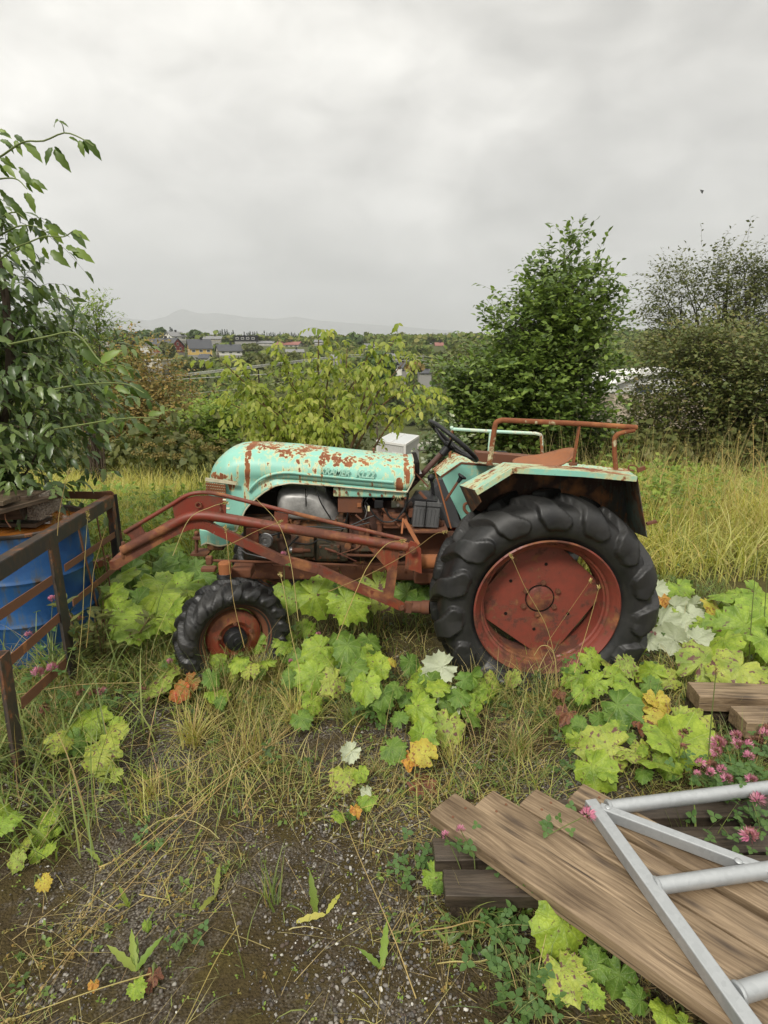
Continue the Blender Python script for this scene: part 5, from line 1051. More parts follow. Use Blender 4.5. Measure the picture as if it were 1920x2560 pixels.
# ---------------- rear wheel
def make_tyre(c, R, rr, hw, lugs, lug_h, name, parent, n=560, nu=72, ground_z=-.01, yaw=0., flip=1, mat=None, lo=.78, phase=0.0):
    """c: centre; axis along y (turned by yaw); the ground flattens it"""
    Rt = R - lug_h; H_ = Rt - rr
    ctrl = [(-hw * .60, rr - .012), (-hw * .72, rr + .006), (-hw * .93, rr + H_ * .25), (-hw, rr + H_ * .52), (-hw * .93, rr + H_ * .80), (-hw * .74, rr + H_ * .955), (-hw * .38, Rt), (0, Rt + .004)]
    ctrl = ctrl + [(-a, b) for a, b in ctrl[-2::-1]]
    pr = smooth_path([Vector((a, b, 0)) for a, b in ctrl], 140); pr = np.array([(p.x, p.y) for p in pr]); d = np.r_[0, np.cumsum(np.linalg.norm(np.diff(pr, axis=0), axis=1))]
    u = np.linspace(0, d[-1], nu); A_ = np.interp(u, d, pr[:, 0]); B_ = np.interp(u, d, pr[:, 1]); s_ = (u - d[-1] / 2)
    tA, tB = np.gradient(A_), np.gradient(B_); ln = np.hypot(tA, tB); nA, nB = -tB / ln, tA / ln
    th = np.linspace(0, 2 * PI, n, endpoint=False); TH, S = np.meshgrid(th, s_, indexing='ij'); pitch = 2 * PI / lugs
    s_sh = hw * .95; s_end = s_sh + H_ * .50; side_ = np.where(S > 0, 0.5, 0.0); a = np.abs(S); skew = lo * pitch * np.clip(a / s_sh, 0, 1.25) ** .9
    rel = (TH + phase - flip * skew) / pitch + side_; rel = (rel - np.round(rel)) ; sp = np.clip((a - s_sh) / (s_end - s_sh), 0, 1)
    wid = np.interp(a / s_sh, [0, .3, .9, 1.15, 1.6], [.16, .18, .22, .38, .42]); wid = wid * np.sqrt(np.clip(1 - sp ** 2.4, 0, 1)); x = np.abs(rel) / np.maximum(wid, 1e-3)
    m_ = np.clip((1.06 - x) / .12, 0, 1); m_ = m_ * m_ * (3 - 2 * m_); endf = np.clip((s_end - a) / (.10 * s_sh), 0, 1); endf = endf * endf * (3 - 2 * endf)
    hgt = lug_h * m_ * endf * np.interp(a / s_sh, [0, .02, .06, .9, 1.1, 1.7], [0, .6, 1, 1, .92, .50]); hgt = hgt * (1 - .35 * sp * (1 - np.clip(x, 0, 1)))
    hgt += .0025 * np.maximum(0, np.cos(a / H_ * 60)) * (a > s_end + H_ * .12)
    AX = A_[None] + nA[None] * hgt; RD = B_[None] + nB[None] * hgt
    cz = np.cos(th)  # th = 0 is straight up
    down = np.clip(-cz, 1e-3, 1); Rg = (c[2] - ground_z) / down; Rm = np.where(cz < 0, np.minimum(R, Rg), R)
    k = np.clip((Rm - rr) / (R - rr), .05, 1)[:, None]; RD2 = rr + (RD - rr) * np.where(RD > rr, k, 1); bul = (1 - k) * .075 * np.sin(np.clip((RD - rr) / (R - rr), 0, 1) * PI) ** .7
    AX2 = AX * (1 + .25 * (1 - k)) + np.sign(AX) * bul
    X = -np.sin(TH) * RD2; Z = np.cos(TH) * RD2; Yv = AX2; cy, sy = math.cos(yaw), math.sin(yaw)
    V = np.stack([c[0] + X * cy - Yv * sy, c[1] + X * sy + Yv * cy, c[2] + Z], -1); i, j = np.meshgrid(np.arange(n), np.arange(nu - 1), indexing='ij'); i2 = (i + 1) % n
    F = np.stack([(i * nu + j), (i * nu + j + 1), (i2 * nu + j + 1), (i2 * nu + j)], -1).reshape(-1, 4); return npmesh(name, V, F, mat or M_tyre, parent, True)
RW = Vector((.860, 2.916, .407))                # outer face centre of the near rear rim
def rear_wheel(c, sgn):
    """c: centre of the rim's outer face, sgn -1: outer side towards the camera"""
    ax = Vector((0, -sgn, 0)) * -1              # axis pointing inwards
    tyre = make_tyre((c.x, c.y - sgn * .155, c.z), .603, .375, .185, 15, .038, 'rear_tyre', T_, phase=.12, flip=-1, lo=.62)
    ax = Vector((0, -sgn, 0))
    rim = MB().lathe(c, ax, [(.372, .012), (.384, .000), (.388, -.004), (.380, -.010), (.366, .006), (.358, .022), (.352, .028), (.345, .050), (.333, .056), (.330, .072), (.322, .078), (.318, .115), (.316, .20), (.33, .25), (.36, .29), (.383, .31)], 120).link('rear_rim', M_rim, T_, weld=False)
    pc = c + ax * .155; poly = []
    for i in range(120):
        a = 2 * PI * i / 120; r_ = .319
        for ca, dd in ((234, .272), (325.5, .270), (48, .285), (143, .275)):
            cc = math.cos(a - math.radians(ca)); r_ = min(r_, dd / cc) if cc > .3 else r_
        poly.append(pc + Vector((math.cos(a) * r_, 0, math.sin(a) * r_)))
    disc = MB().prism(poly, ax * .012).link('wheel_disc', M_rim, T_, bevel=.002)
    f = pc - ax * .002
    MB().lathe(f - ax * .0, ax, [(.0001, -.007), (.066, -.007), (.071, -.004), (.072, .004)], 40).link('hub_cap', M_rim, T_)
    MB().lathe(f, ax, [(.074, .0045), (.075, -.0015), (.080, -.0015), (.0815, .0045)], 40).link('hub_ring', M_dark, T_)
    for k, (hx, hy) in enumerate(((710, 515), (860, 605), (833, 770), (670, 853), (527, 765), (545, 600))):
        dx, dz = (hx - 688) / 3.95 / 455, -(hy - 685) / 3.95 / 455; b = MB().disc(f + Vector((dx, 0, dz)) - ax * .006, ax, .0155, .014, 6); b.disc(f + Vector((dx, 0, dz)) - ax * .014, ax, .008, .010, 10); b.link('wheel_nut', M_rust, T_, False)
    for hx, hy in ((725, 325), (980, 852), (652, 1018), (358, 848), (390, 500)):
        dx, dz = (hx - 688) / 3.95 / 455, -(hy - 685) / 3.95 / 455; MB().disc(f + Vector((dx, 0, dz)), ax, .009, .003, 12).link('bolt_hole', M_dark, T_, False)
rear_wheel(RW, -1)
# far rear wheel
make_tyre((RW.x, 4.30, RW.z), .603, .375, .165, 19, .036, 'rear_tyre', T_, n=240, nu=40, flip=-1)
MB().lathe((RW.x, 4.46, RW.z), (0, -1, 0), [(.375, 0), (.345, .03), (.33, .1), (.1, .12), (.0001, .12)], 48).link('rear_rim', M_rim, T_)
MB().lathe((RW.x, 4.15, RW.z), (0, 1, 0), [(.375, 0), (.345, .03), (.33, .1), (.1, .12), (.0001, .12)], 48).link('rear_rim', M_rim, T_)
# ---------------- front wheels
def front_wheel(c, yaw):
    make_tyre((c.x, c.y, c.z), .308, .193, .098, 17, .024, 'front_tyre', T_, n=340, nu=52, ground_z=-.05, yaw=yaw, flip=1, lo=.9)
    ax = Vector((-math.sin(yaw), math.cos(yaw), 0)); o = c - ax * .062
    MB().lathe(o, ax, [(.188, .004), (.198, -.004), (.196, -.010), (.186, .0), (.176, .018), (.168, .024), (.160, .05), (.156, .06), (.15, .10), (.19, .12)], 60).link('front_rim', M_rust, T_)
    MB().lathe(o, ax, [(.150, .060), (.146, .030), (.132, .018), (.095, .010), (.078, .020), (.074, .030), (.0001, .030)], 60).link('wheel_disc', M_redp2, T_)
    MB().lathe(o, ax, [(.062, .03), (.060, -.012), (.05, -.026), (.024, -.030), (.020, -.038), (.0001, -.038)], 36).link('hub_cap', M_black, T_)
    x_ = ax.cross(Vector((0, 0, 1)))
    for k in range(5):
        a = 2 * PI * k / 5 + .3; MB().disc(o + (x_ * math.cos(a) + Vector((0, 0, 1)) * math.sin(a)) * .088 + ax * .008, ax, .010, .016, 6).link('wheel_nut', M_rust, T_, False)
FW = P(582, 1587, 2.98); front_wheel(FW, math.radians(30)); front_wheel(Vector((FW.x + .02, 4.2, FW.z)), math.radians(30))
# ---------------- fenders
def plate(name, pts, mat, th=.004, nrm=None):
    p = [Vector(x) for x in pts]; n_ = (p[1] - p[0]).cross(p[2] - p[0]).normalized(); return MB().prism(p, n_ * th).link(name, mat, T_, False)
z2 = q(1020, 1020, 2.514); f2 = lambda x, y, Y: P(*z2(x, y), Y)
YO, YI = 2.895, 3.215
O = [f2(430, 520, YO), f2(660, 378, YO), f2(1100, 402, YO), f2(1440, 432, YO), f2(1503, 812, YO)]
I = [f2(325, 487, YI), f2(600, 343, YI), f2(1060, 372, YI), f2(1392, 402, YI), f2(1440, 700, YI)]
mb = MB()
for i in range(3): mb.add([O[i], O[i + 1], I[i + 1], I[i]], [(0, 1, 2, 3)])
ft = mb.link('fender_top', M_teal3, T_, False, solid=.004, weld=True)
lip = MB(); 
for i in range(3): lip.bar(O[i] + Vector((0, .002, -.012)), O[i + 1] + Vector((0, .002, -.012)), .005, .026)
lip.link('fender_lip', M_teal3, T_, False)
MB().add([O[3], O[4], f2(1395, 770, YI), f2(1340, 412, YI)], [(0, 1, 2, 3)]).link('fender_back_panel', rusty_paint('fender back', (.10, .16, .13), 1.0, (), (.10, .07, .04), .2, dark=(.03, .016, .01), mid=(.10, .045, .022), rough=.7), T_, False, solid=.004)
IB = [f2(405, 668, YI), f2(430, 900, YI), f2(900, 800, YI), f2(1300, 900, YI), I[4]]
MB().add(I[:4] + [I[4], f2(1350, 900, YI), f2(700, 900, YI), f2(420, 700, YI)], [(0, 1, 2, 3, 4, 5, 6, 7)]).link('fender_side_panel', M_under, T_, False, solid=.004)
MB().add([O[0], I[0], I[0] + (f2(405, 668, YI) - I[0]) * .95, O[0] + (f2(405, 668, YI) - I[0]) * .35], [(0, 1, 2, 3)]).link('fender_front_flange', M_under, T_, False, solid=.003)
z5b = q(1040, 1030, 6.38); f5 = lambda x, y, Y: P(*z5b(x, y), Y)
FN, FF = 4.02, 4.34
a = [f5(398, 1035, FN), f5(720, 812, FN), f5(1150, 850, FN), f2(1400, 420, FN)]; b = [f5(262, 915, FF), f5(600, 652, FF), f5(1150, 695, FF), f2(1390, 385, FF)]
mb = MB()
for i in range(3): mb.add([a[i], a[i + 1], b[i + 1], b[i]], [(0, 1, 2, 3)])
mb.link('fender_top', M_teal2, T_, False, solid=.004, weld=True)
MB().add([a[0], a[1], a[2], a[3], f2(1400, 800, FN), f5(760, 1800, FN), f5(690, 1640, FN)], [(0, 1, 2, 3, 4, 5, 6)]).link('fender_side_panel', rusty_paint('teal panel', TEAL, .30, (), streak=.4), T_, False, solid=.004)
MB().bar(a[0], a[1], .012, .012).bar(a[1], a[2], .012, .012).link('fender_edge', M_rust, T_, False)
# tail lamp bracket, latch
MB().tube(smooth_path([f2(1420, 395, 3.0), f2(1385, 385, 3.0), f2(1395, 360, 3.0), f2(1430, 365, 3.0), f2(1450, 385, 3.0)], 12), .004, 6).link('wire_hook', M_rust, T_)
MB().bar(f2(1440, 395, 3.0), f2(1490, 375, 3.0), .012, .02).link('bracket', M_rust, T_, False)
MB().bar(f2(1500, 728, 2.93), f2(1560, 712, 2.93), .02, .012).link('bracket', M_rust, T_, False)
# ---------------- fender rails
def rail(name, pts, Y, r_, mat): 
    W3 = [f2(p[0], p[1], Y if len(p) < 3 else p[2]) for p in pts]; return MB().tube(smooth_path(W3, 40), r_, 10).link(name, mat, T_)
MB().tube([f2(510, 352, 3.14)] + smooth_path([f2(545, 120, 3.12), f2(556, 90, 3.12), f2(590, 76, 3.12)], 8) + [f2(1070, 98, 3.12), f2(1438, 122, 3.12)], .0135, 10).link('rail', M_rail, T_)
MB().tube([f2(1425, 138, 3.12)] + smooth_path([f2(1360, 150, 3.12), f2(1310, 172, 3.12), f2(1296, 225, 3.13), f2(1306, 385, 3.13)], 16), .0125, 10).link('rail_post', M_rail, T_)
MB().bar(f2(1076, 112, 3.125), f2(1038, 350, 3.13), .026, .008, (1, 0, 0)).link('rail_post', M_rail, T_, False)
MB().disc(f2(1038, 352, 3.13), (0, 0, 1), .022, .012, 12).link('rail_foot', M_rust, T_)
MB().disc(f2(512, 352, 3.14), (0, 0, 1), .018, .01, 12).link('rail_foot', M_rust, T_)
YF = 4.22
MB().tube([f2(262, 312, YF), f2(278, 135, YF)], .010, 8).link('rail_post', M_rail, T_)
MB().tube([f2(270, 132, YF), f2(515, 146, YF), f2(800, 160, YF)] + smooth_path([f2(825, 165, YF), f2(838, 185, YF), f2(842, 300, YF)], 8), .0115, 8).link('rail', M_railfar, T_)
MB().tube([f2(520, 148, YF), f2(505, 330, YF)], .011, 8).link('rail_post', M_railfar, T_)
MB().ball(f2(275, 125, YF), .014, 6).link('rail_knob', M_railfar, T_)
# ---------------- seat
sc_ = f2(850, 350, 3.62); seat = MB(); seat.v.append(sc_ + Vector((0, 0, -.01)))
for i in range(1, 9):
    for j in range(36):
        t, a_ = i / 8, 2 * PI * j / 36; xx, yy = .185 * t * math.cos(a_), .20 * t * math.sin(a_); zz2 = -.01 + .028 * t ** 2.2 + .075 * max(0, math.cos(a_)) ** 1.5 * t ** 3 - .012 * max(0, -math.cos(a_)) * t ** 2; seat.v.append(sc_ + Vector((xx, yy, zz2)))
seat.f = [(0, 1 + j, 1 + (j + 1) % 36) for j in range(36)] + [(1 + i * 36 + j, 1 + (i + 1) * 36 + j, 1 + (i + 1) * 36 + (j + 1) % 36, 1 + i * 36 + (j + 1) % 36) for i in range(7) for j in range(36)]
so_ = seat.link('seat', M_rusto, T_, solid=.008)
MB().bar(sc_ + Vector((0, 0, -.03)), sc_ + Vector((-.15, 0, -.5)), .05, .01, (1, 0, 0)).link('seat_spring', M_rust, T_, False)
MB().bar(f2(420, 300, 3.95), f2(800, 330, 3.95), .10, .06).link('cross_member', M_rust, T_, False)
# ---------------- steering
z6 = q(920, 1060, 6.38); f6 = lambda x, y, Y: P(*z6(x, y), Y)
c0, c1 = f6(820, 850, 3.62), f6(1290, 350, 3.60); ax = (c1 - c0).normalized()
MB().tube([c0 - ax * .12, c1 - ax * .04], .017, 12).link('steering_column', rusty_paint('column', (.10, .05, .04), .5, (), (.1, .05, .03), .3, dark=(.04, .02, .015), mid=(.12, .06, .04), rough=.5), T_)
wa, wb = f2(142, 85, 3.60), f2(424, 328, 3.60); wc = (wa + wb) / 2; wd = (wb - wa).normalized(); wr = (wb - wa).length / 2
nrm = Vector((-.63, -.14, -.77)).normalized() * -1; nrm = (nrm - wd * nrm.dot(wd)).normalized(); wt = nrm.cross(wd)
ring = [wc + (wd * math.cos(a_) + wt * math.sin(a_)) * wr for a_ in [2 * PI * i / 48 for i in range(49)]]
MB().tube(ring, .0135, 10, False).link('steering_wheel', M_black, T_)
hubp = wc - nrm * .055; MB().lathe(hubp, nrm, [(.0001, -.05), (.024, -.05), (.026, .0), (.040, .012), (.040, .025), (.02, .035), (.0001, .037)], 24).link('steering_hub', M_black, T_)
for k in range(3):
    a_ = 2 * PI * k / 3 + .25; e = wc + (wd * math.cos(a_) + wt * math.sin(a_)) * wr; MB().tube([hubp + nrm * .01, hubp.lerp(e, .5), e], [.010, .008, .007], 8, False).link('steering_spoke', M_black, T_)
# ---------------- bonnet
def tab(pts, Y): 
    W3 = [P(480 + a_ / 2.592, 1040 + b_ / 2.592, Y) for a_, b_ in pts]; return np.array([w_.x for w_ in W3]), np.array([w_.z for w_ in W3])
YS, YC = 3.38, 3.62
tx, tz_ = tab([(94, 440), (97, 385), (108, 340), (135, 300), (180, 258), (225, 228), (270, 212), (330, 205), (450, 206), (700, 224), (1000, 256), (1438, 298)], YS + .06)
bx2, bz2 = tab([(94, 745), (285, 748), (292, 735), (310, 690), (340, 618), (372, 575), (420, 530), (470, 492), (540, 452), (640, 434), (900, 452), (1200, 480), (1392, 494), (1405, 480), (1438, 400)], YS)
sxs = np.unique(np.concatenate([np.linspace(tx[0], tx[0] + .12, 10), np.linspace(tx[0] + .12, tx[-1], 110)])); NA = 26; V = []
for x_ in sxs:
    zt = float(np.interp(x_, tx, tz_)); zb = float(np.interp(x_, bx2, bz2)); dn = max(0, 1 - (x_ - tx[0]) / .14); hw = .238 * math.sqrt(max(.05, 1 - .55 * dn ** 2)); zs = max(zb + .01, zt - .155 * (1 - .2 * dn))
    prof_ = [(-hw * (1 - .02 * k), zb + (zs - zb) * k / 6) for k in range(6)]
    prof_ += [(-hw * .98 * abs(math.cos(a_)) ** (2 / 2.5), zs + (zt - zs) * math.sin(a_) ** (2 / 2.5)) for a_ in np.linspace(0, PI / 2, NA // 2)]
    prof_ = prof_ + [(-y_, z_) for y_, z_ in prof_[-2::-1]]; V += [(x_, YC + y_, z_) for y_, z_ in prof_]
npf = len(prof_); ns = len(sxs); i, j = np.meshgrid(np.arange(ns - 1), np.arange(npf - 1), indexing='ij')
F = np.stack([i * npf + j, i * npf + j + 1, (i + 1) * npf + j + 1, (i + 1) * npf + j], -1).reshape(-1, 4)
hood = npmesh('bonnet', V, F, M_teal, T_, True); md = hood.modifiers.new('t', 'SOLIDIFY'); md.thickness = .004; md.offset = 0
V0 = np.array(V).reshape(ns, npf, 3)
fr = MB(); fr.add([tuple(v) for v in V0[0]], [tuple(range(npf))]); fr.link('bonnet_front', M_teal, T_, False)
MB().tube([Vector(V0[k, 0]) + Vector((0, -.002, 0)) for k in range(0, ns, 2)], .0045, 6).link('bonnet_edge', M_cream, T_)
MB().tube([Vector(v) for v in V0[-1]], .004, 6).link('bonnet_edge', M_cream, T_)
f1_ = lambda x, y, Y: P(480 + x / 2.592, 1040 + y / 2.592, Y)
MB().tube(smooth_path([f1_(366, 486, 3.377), f1_(395, 452, 3.377), f1_(440, 412, 3.377), f1_(500, 383, 3.377), f1_(570, 369, 3.377), f1_(650, 368, 3.378), f1_(720, 376, 3.378), f1_(1000, 402, 3.379), f1_(1305, 430, 3.379)], 50), .0085, 8, flat=1).link('bonnet_moulding', M_teal, T_)
MB().bar(f1_(88, 410, 3.375), f1_(290, 436, 3.365), .012, .018).link('grille_strip', M_cream, T_, False)
# side grille of crossed bars
gA, gB, gC, gD = f1_(92, 425, 3.37), f1_(219, 442, 3.366), f1_(221, 502, 3.366), f1_(90, 492, 3.37)
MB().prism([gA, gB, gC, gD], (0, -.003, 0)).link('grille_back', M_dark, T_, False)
for k in range(11):
    t = (k + .5) / 11; MB().bar(gA.lerp(gD, t) + Vector((0, -.007, 0)), gB.lerp(gC, t) + Vector((0, -.007, 0)), .003, .003).link('grille_bar', M_rusto if k % 3 else M_cream, T_, False)
for k in range(9):
    t = (k + .5) / 9; MB().bar(gA.lerp(gB, t) + Vector((0, -.010, 0)), gD.lerp(gC, min(1, t + .09)) + Vector((0, -.010, 0)), .003, .003, (1, 0, 0)).link('grille_bar', M_rusto, T_, False)
# chin guard below the loader arm
plate('front_guard', [f1_(48, 738, 3.40), f1_(110, 752, 3.38), f1_(230, 800, 3.38), f1_(232, 832, 3.38), f1_(175, 838, 3.38), f1_(100, 826, 3.38), f1_(60, 838, 3.40)], M_teal, .02)
MB().tube(smooth_path([f1_(60, 838, 3.385), f1_(100, 824, 3.37), f1_(170, 842, 3.37), f1_(232, 834, 3.37)], 12), .005, 6).link('guard_lip', M_cream, T_)
MB().box(f1_(190, 795, 3.64), (.10, .30, .06)).link('front_casting', M_oil, T_, bevel=.01)
# raised lettering on the bonnet side
M_letter = rusty_paint('letter paint highlight', (.36, .62, .50), .25)  # bonnet teal made lighter, the letters' highlight is painted into the colour
def letters(txt, px0, py0, px1, py1, hpx):
    A_, B_ = P(px0, py0, 3.3775), P(px1, py1, 3.3775); cu = bpy.data.curves.new('lettering', 'FONT'); cu.body = txt; cu.extrude = .05; cu.bevel_depth = .02; cu.offset = .012; cu.size = 1; cu.shear = .25
    tmp = bpy.data.objects.new('tmp', cu); COL.objects.link(tmp); bpy.context.view_layer.update(); me = bpy.data.meshes.new_from_object(tmp.evaluated_get(bpy.context.evaluated_depsgraph_get())); bpy.data.objects.remove(tmp)
    V = np.array([v.co[:] for v in me.vertices]); wdt = V[:, 0].max(); hh = V[:, 1].max(); L = (B_ - A_); s_ = L.length / wdt; sv = hpx / FPX * zcam(A_) / hh
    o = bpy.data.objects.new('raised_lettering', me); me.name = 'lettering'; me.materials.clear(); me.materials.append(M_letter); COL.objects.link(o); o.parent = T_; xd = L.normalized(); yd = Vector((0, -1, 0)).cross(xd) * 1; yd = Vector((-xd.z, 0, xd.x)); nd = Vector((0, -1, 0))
    for v in me.vertices: c = v.co.copy(); v.co = A_ - T_.location + xd * (c.x * s_) + yd * (c.y * sv) + nd * (c.z * .07)
    return o
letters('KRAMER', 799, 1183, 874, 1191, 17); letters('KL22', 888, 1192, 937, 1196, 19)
# ---------------- engine
E1 = lambda x, y, Y=3.46: f1_(x, y, Y)
def box_px(name, x0, y0, x1, y1, Y0, Y1, mat, bevel=.006, skew=0):
    a_ = [E1(x0, y0, Y0), E1(x1, y0 + skew, Y0), E1(x1, y1 + skew, Y0), E1(x0, y1, Y0)]; return MB().prism(a_, (0, Y1 - Y0, 0)).link(name, mat, T_, False, bevel=bevel)
box_px('engine_block', 330, 655, 1010, 935, 3.48, 3.80, M_oil, .01); box_px('crankcase', 800, 780, 1010, 945, 3.465, 3.78, M_oil, .01)
box_px('bell_housing', 1010, 600, 1460, 900, 3.50, 3.80, rusty_paint('rusty housing', (.09, .04, .025), .5, (), (.08, .04, .03), .4, dark=(.03, .016, .011), mid=(.11, .05, .03), rough=.75), .02)
box_px('gearbox', 1440, 720, 1660, 1010, 3.46, 3.80, M_rust, .02); box_px('underframe', 380, 960, 1650, 1060, 3.50, 3.78, M_rust, .01, 10)
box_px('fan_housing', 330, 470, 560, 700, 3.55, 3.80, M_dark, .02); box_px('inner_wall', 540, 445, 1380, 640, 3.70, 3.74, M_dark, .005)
sh = [E1(*p, 3.56) for p in ((556, 610), (553, 540), (562, 485), (585, 462), (640, 455), (730, 457), (800, 468), (860, 495), (905, 535), (938, 585), (955, 640), (966, 662), (800, 664), (640, 655), (600, 640))]
MB().pillow(sh, (0, -.13, .0), 7, .42).link('cylinder_cowl', M_alu, T_); MB().prism(sh, (0, .2, 0)).link('cylinder_cowl_back', M_alu, T_, False)
MB().tube(smooth_path([E1(800, 455, 3.42), E1(835, 560, 3.405), E1(900, 668, 3.43)], 12), .004, 6).link('cowl_strap', M_cable, T_)
MB().tube([E1(735, 470, 3.432), E1(738, 560, 3.424), E1(742, 650, 3.452)], .003, 6).link('cowl_seam', M_dark, T_)
box_px('fuel_tank_edge', 915, 462, 1390, 524, 3.40, 3.78, M_teal2, .008, 8); box_px('regulator_box', 945, 518, 1105, 626, 3.42, 3.52, M_rust, .005, 4); box_px('box_cover', 1070, 566, 1098, 592, 3.408, 3.42, M_rusto, .002)
box_px('terminal_block', 1292, 548, 1378, 595, 3.42, 3.48, M_oil, .004); MB().disc(E1(1335, 578, 3.415), (0, 1, 0), .008, .008, 10).link('terminal_screw', M_zinc, T_)
for k, (a_, b_) in enumerate((((1330, 500), (1305, 548)), ((1338, 500), (1325, 550)), ((1342, 500), (1355, 550)), ((1345, 505), (1340, 545)))): MB().tube(smooth_path([E1(*a_, 3.41), E1((a_[0] + b_[0]) / 2, (a_[1] + b_[1]) / 2 + 3, 3.40), E1(*b_, 3.42)], 6), .0022, 5).link('wire', M_wire, T_)
for x0_, y0_, x1_, y1_ in ((820, 835, 960, 930),): box_px('inspection_cover', x0_, y0_, x1_, y1_, 3.45, 3.466, M_oil, .006)
for (a_, b_) in ((832, 848), (948, 846), (832, 918), (950, 918)): MB().disc(E1(a_, b_, 3.446), (0, 1, 0), .008, .01, 6).link('cover_bolt', M_rust, T_, False)
MB().lathe(E1(475, 810, 3.40), (0, 1, 0), [(.0001, -.010), (.008, -.010), (.010, -.004), (.020, -.004), (.024, -.012), (.038, -.012), (.042, -.002), (.044, .004), (.036, .010), (.044, .018), (.040, .022), (.0001, .022)], 36).link('pulley', M_zinc, T_)
MB().tube([E1(640, 868, 3.43), E1(660, 870, 3.43)], .019, 12).tube([E1(660, 870, 3.43), E1(720, 872, 3.43)], .016, 12).tube([E1(720, 872, 3.43), E1(768, 872, 3.43)], .011, 12).link('starter', M_rust, T_)
MB().tube([E1(632, 868, 3.43), E1(650, 869, 3.43)], .021, 14).link('hose_clamp', M_zinc, T_)
MB().tube([E1(860, 858, 3.42), E1(930, 880, 3.42)], .008, 8).tube([E1(930, 880, 3.42), E1(1065, 942, 3.40)], .004, 8).link('lever', M_redp, T_)
MB().disc(E1(1010, 842, 3.45), (0, 1, 0), .020, .03, 16).link('cam_cover', M_rust, T_); MB().disc(E1(680, 690, 3.47), (0, 1, 0), .020, .03, 16).link('core_plug', M_rust, T_); MB().disc(E1(682, 690, 3.452), (0, 1, 0), .010, .02, 8).link('core_plug', M_oil, T_)
MB().tube([E1(1218, 690, 3.45), E1(1218, 780, 3.45)], .016, 10).disc(E1(1218, 688, 3.45), (0, 0, 1), .024, .016, 6).link('pipe_union', M_rust, T_)
MB().tube([E1(1170, 530, 3.45), E1(1345, 715, 3.42)], .007, 8).disc(E1(1275, 640, 3.435), E1(1345, 715, 3.42) - E1(1170, 530, 3.45), .013, .03, 6).link('rod', M_rust, T_)
for pts, r_ in (([(740, 715), (850, 720), (960, 722), (1050, 700), (1110, 672), (1180, 645)], .0045), ([(900, 745), (980, 730), (1060, 712), (1150, 690)], .004), ([(1130, 560), (1160, 610), (1190, 650), (1240, 685), (1310, 680), (1350, 640), (1400, 560), (1440, 520)], .005), ([(1350, 640), (1380, 600), (1395, 540), (1400, 500)], .007), ([(690, 780), (640, 830), (600, 870)], .006),
                ([(1110, 540), (1100, 580), (1120, 620), (1125, 680)], .003), ([(1140, 530), (1120, 570), (1150, 600)], .003)):
    MB().tube(smooth_path([E1(a_, b_, 3.40) for a_, b_ in pts], 24), r_, 7).link('cable', M_cable, T_)
MB().tube(smooth_path([E1(1120, 580, 3.395), E1(1132, 620, 3.395), E1(1122, 660, 3.395)], 8), .0035, 6).link('cable', M_zinc, T_); MB().box(E1(1145, 600, 3.39), (.012, .01, .03)).link('plug', M_wire, T_)
box_px('mount_bracket', 350, 730, 430, 830, 3.36, 3.38, M_redp, .002)
# battery on its tray, with lid and strap
bt = [f6(752, 1255, 3.33), f6(1160, 1285, 3.33), f6(1125, 1659, 3.33), f6(705, 1640, 3.33)]
MB().prism(bt, (0, .18, 0)).link('battery', M_batt, T_, False, bevel=.004); MB().bar(f6(745, 1262, 3.325), f6(1170, 1292, 3.325), .01, .022).link('battery_lid_edge', M_batt, T_, False)
for k in range(7): t = (k + .5) / 7; MB().bar(bt[0].lerp(bt[1], t) + Vector((0, -.003, -.03)), bt[3].lerp(bt[2], t) + Vector((0, -.003, .02)), .004, .004, (1, 0, 0)).link('battery_rib', M_batt, T_, False)
MB().tube([f6(935, 1225, 3.32), f6(930, 1300, 3.32), f6(895, 1640, 3.32)], .0035, 6).link('battery_strap', M_cable, T_)
MB().prism([f6(690, 1180, 3.36), f6(760, 1060, 3.55), f6(960, 1060, 3.55), f6(1120, 1170, 3.5), f6(1100, 1230, 3.36), f6(740, 1225, 3.36)], (0, 0, -.02)).link('rubber_mat', M_black, T_, False)
MB().prism([f6(950, 1150, 3.6), f6(1080, 900, 3.75), f6(1190, 880, 3.75), f6(1400, 1350, 3.6), f6(1500, 1650, 3.5), f6(1250, 1650, 3.5)], (0, .05, 0)).link('transmission_cover', M_black, T_, False)
MB().tube([f6(1005, 870, 3.50), f6(1030, 1000, 3.5), f6(1050, 1180, 3.5)], .010, 8).ball(f6(1005, 855, 3.5), .022, 8).link('gear_lever', M_black, T_)
MB().tube([f6(1235, 1225, 3.5), f6(1450, 900, 3.5)], .008, 8).link('brake_lever', M_rust, T_); MB().lathe(f6(1480, 865, 3.5), (f6(1480, 865, 3.5) - f6(1400, 980, 3.5)), [(.0001, -.03), (.010, -.03), (.014, .0), (.030, .012), (.026, .02), (.0001, .022)], 14).link('lever_grip', M_black, T_)
MB().bar(f6(1060, 730, 3.40), f6(1130, 960, 3.40), .03, .008, (1, 0, 0)).bar(f6(1130, 960, 3.40), f6(1320, 1659, 3.38), .034, .008, (1, 0, 0)).link('step_strut', M_rusto, T_, False)
MB().bar(f6(735, 760, 3.45), f6(960, 1000, 3.45), .008, .008).link('linkage_rod', M_rust, T_, False); MB().bar(f6(820, 1080, 3.4), f6(930, 1200, 3.38), .014, .012).link('linkage_end', M_rust, T_, False)
box_px('dash_panel', 1436, 300, 1475, 420, 3.45, 3.80, M_dark, .004); MB().prism([f6(740, 700, 3.5), f6(820, 700, 3.5), f6(860, 790, 3.45), f6(790, 800, 3.45)], (0, .1, -.01)).link('instrument_cover', M_alu, T_, False)
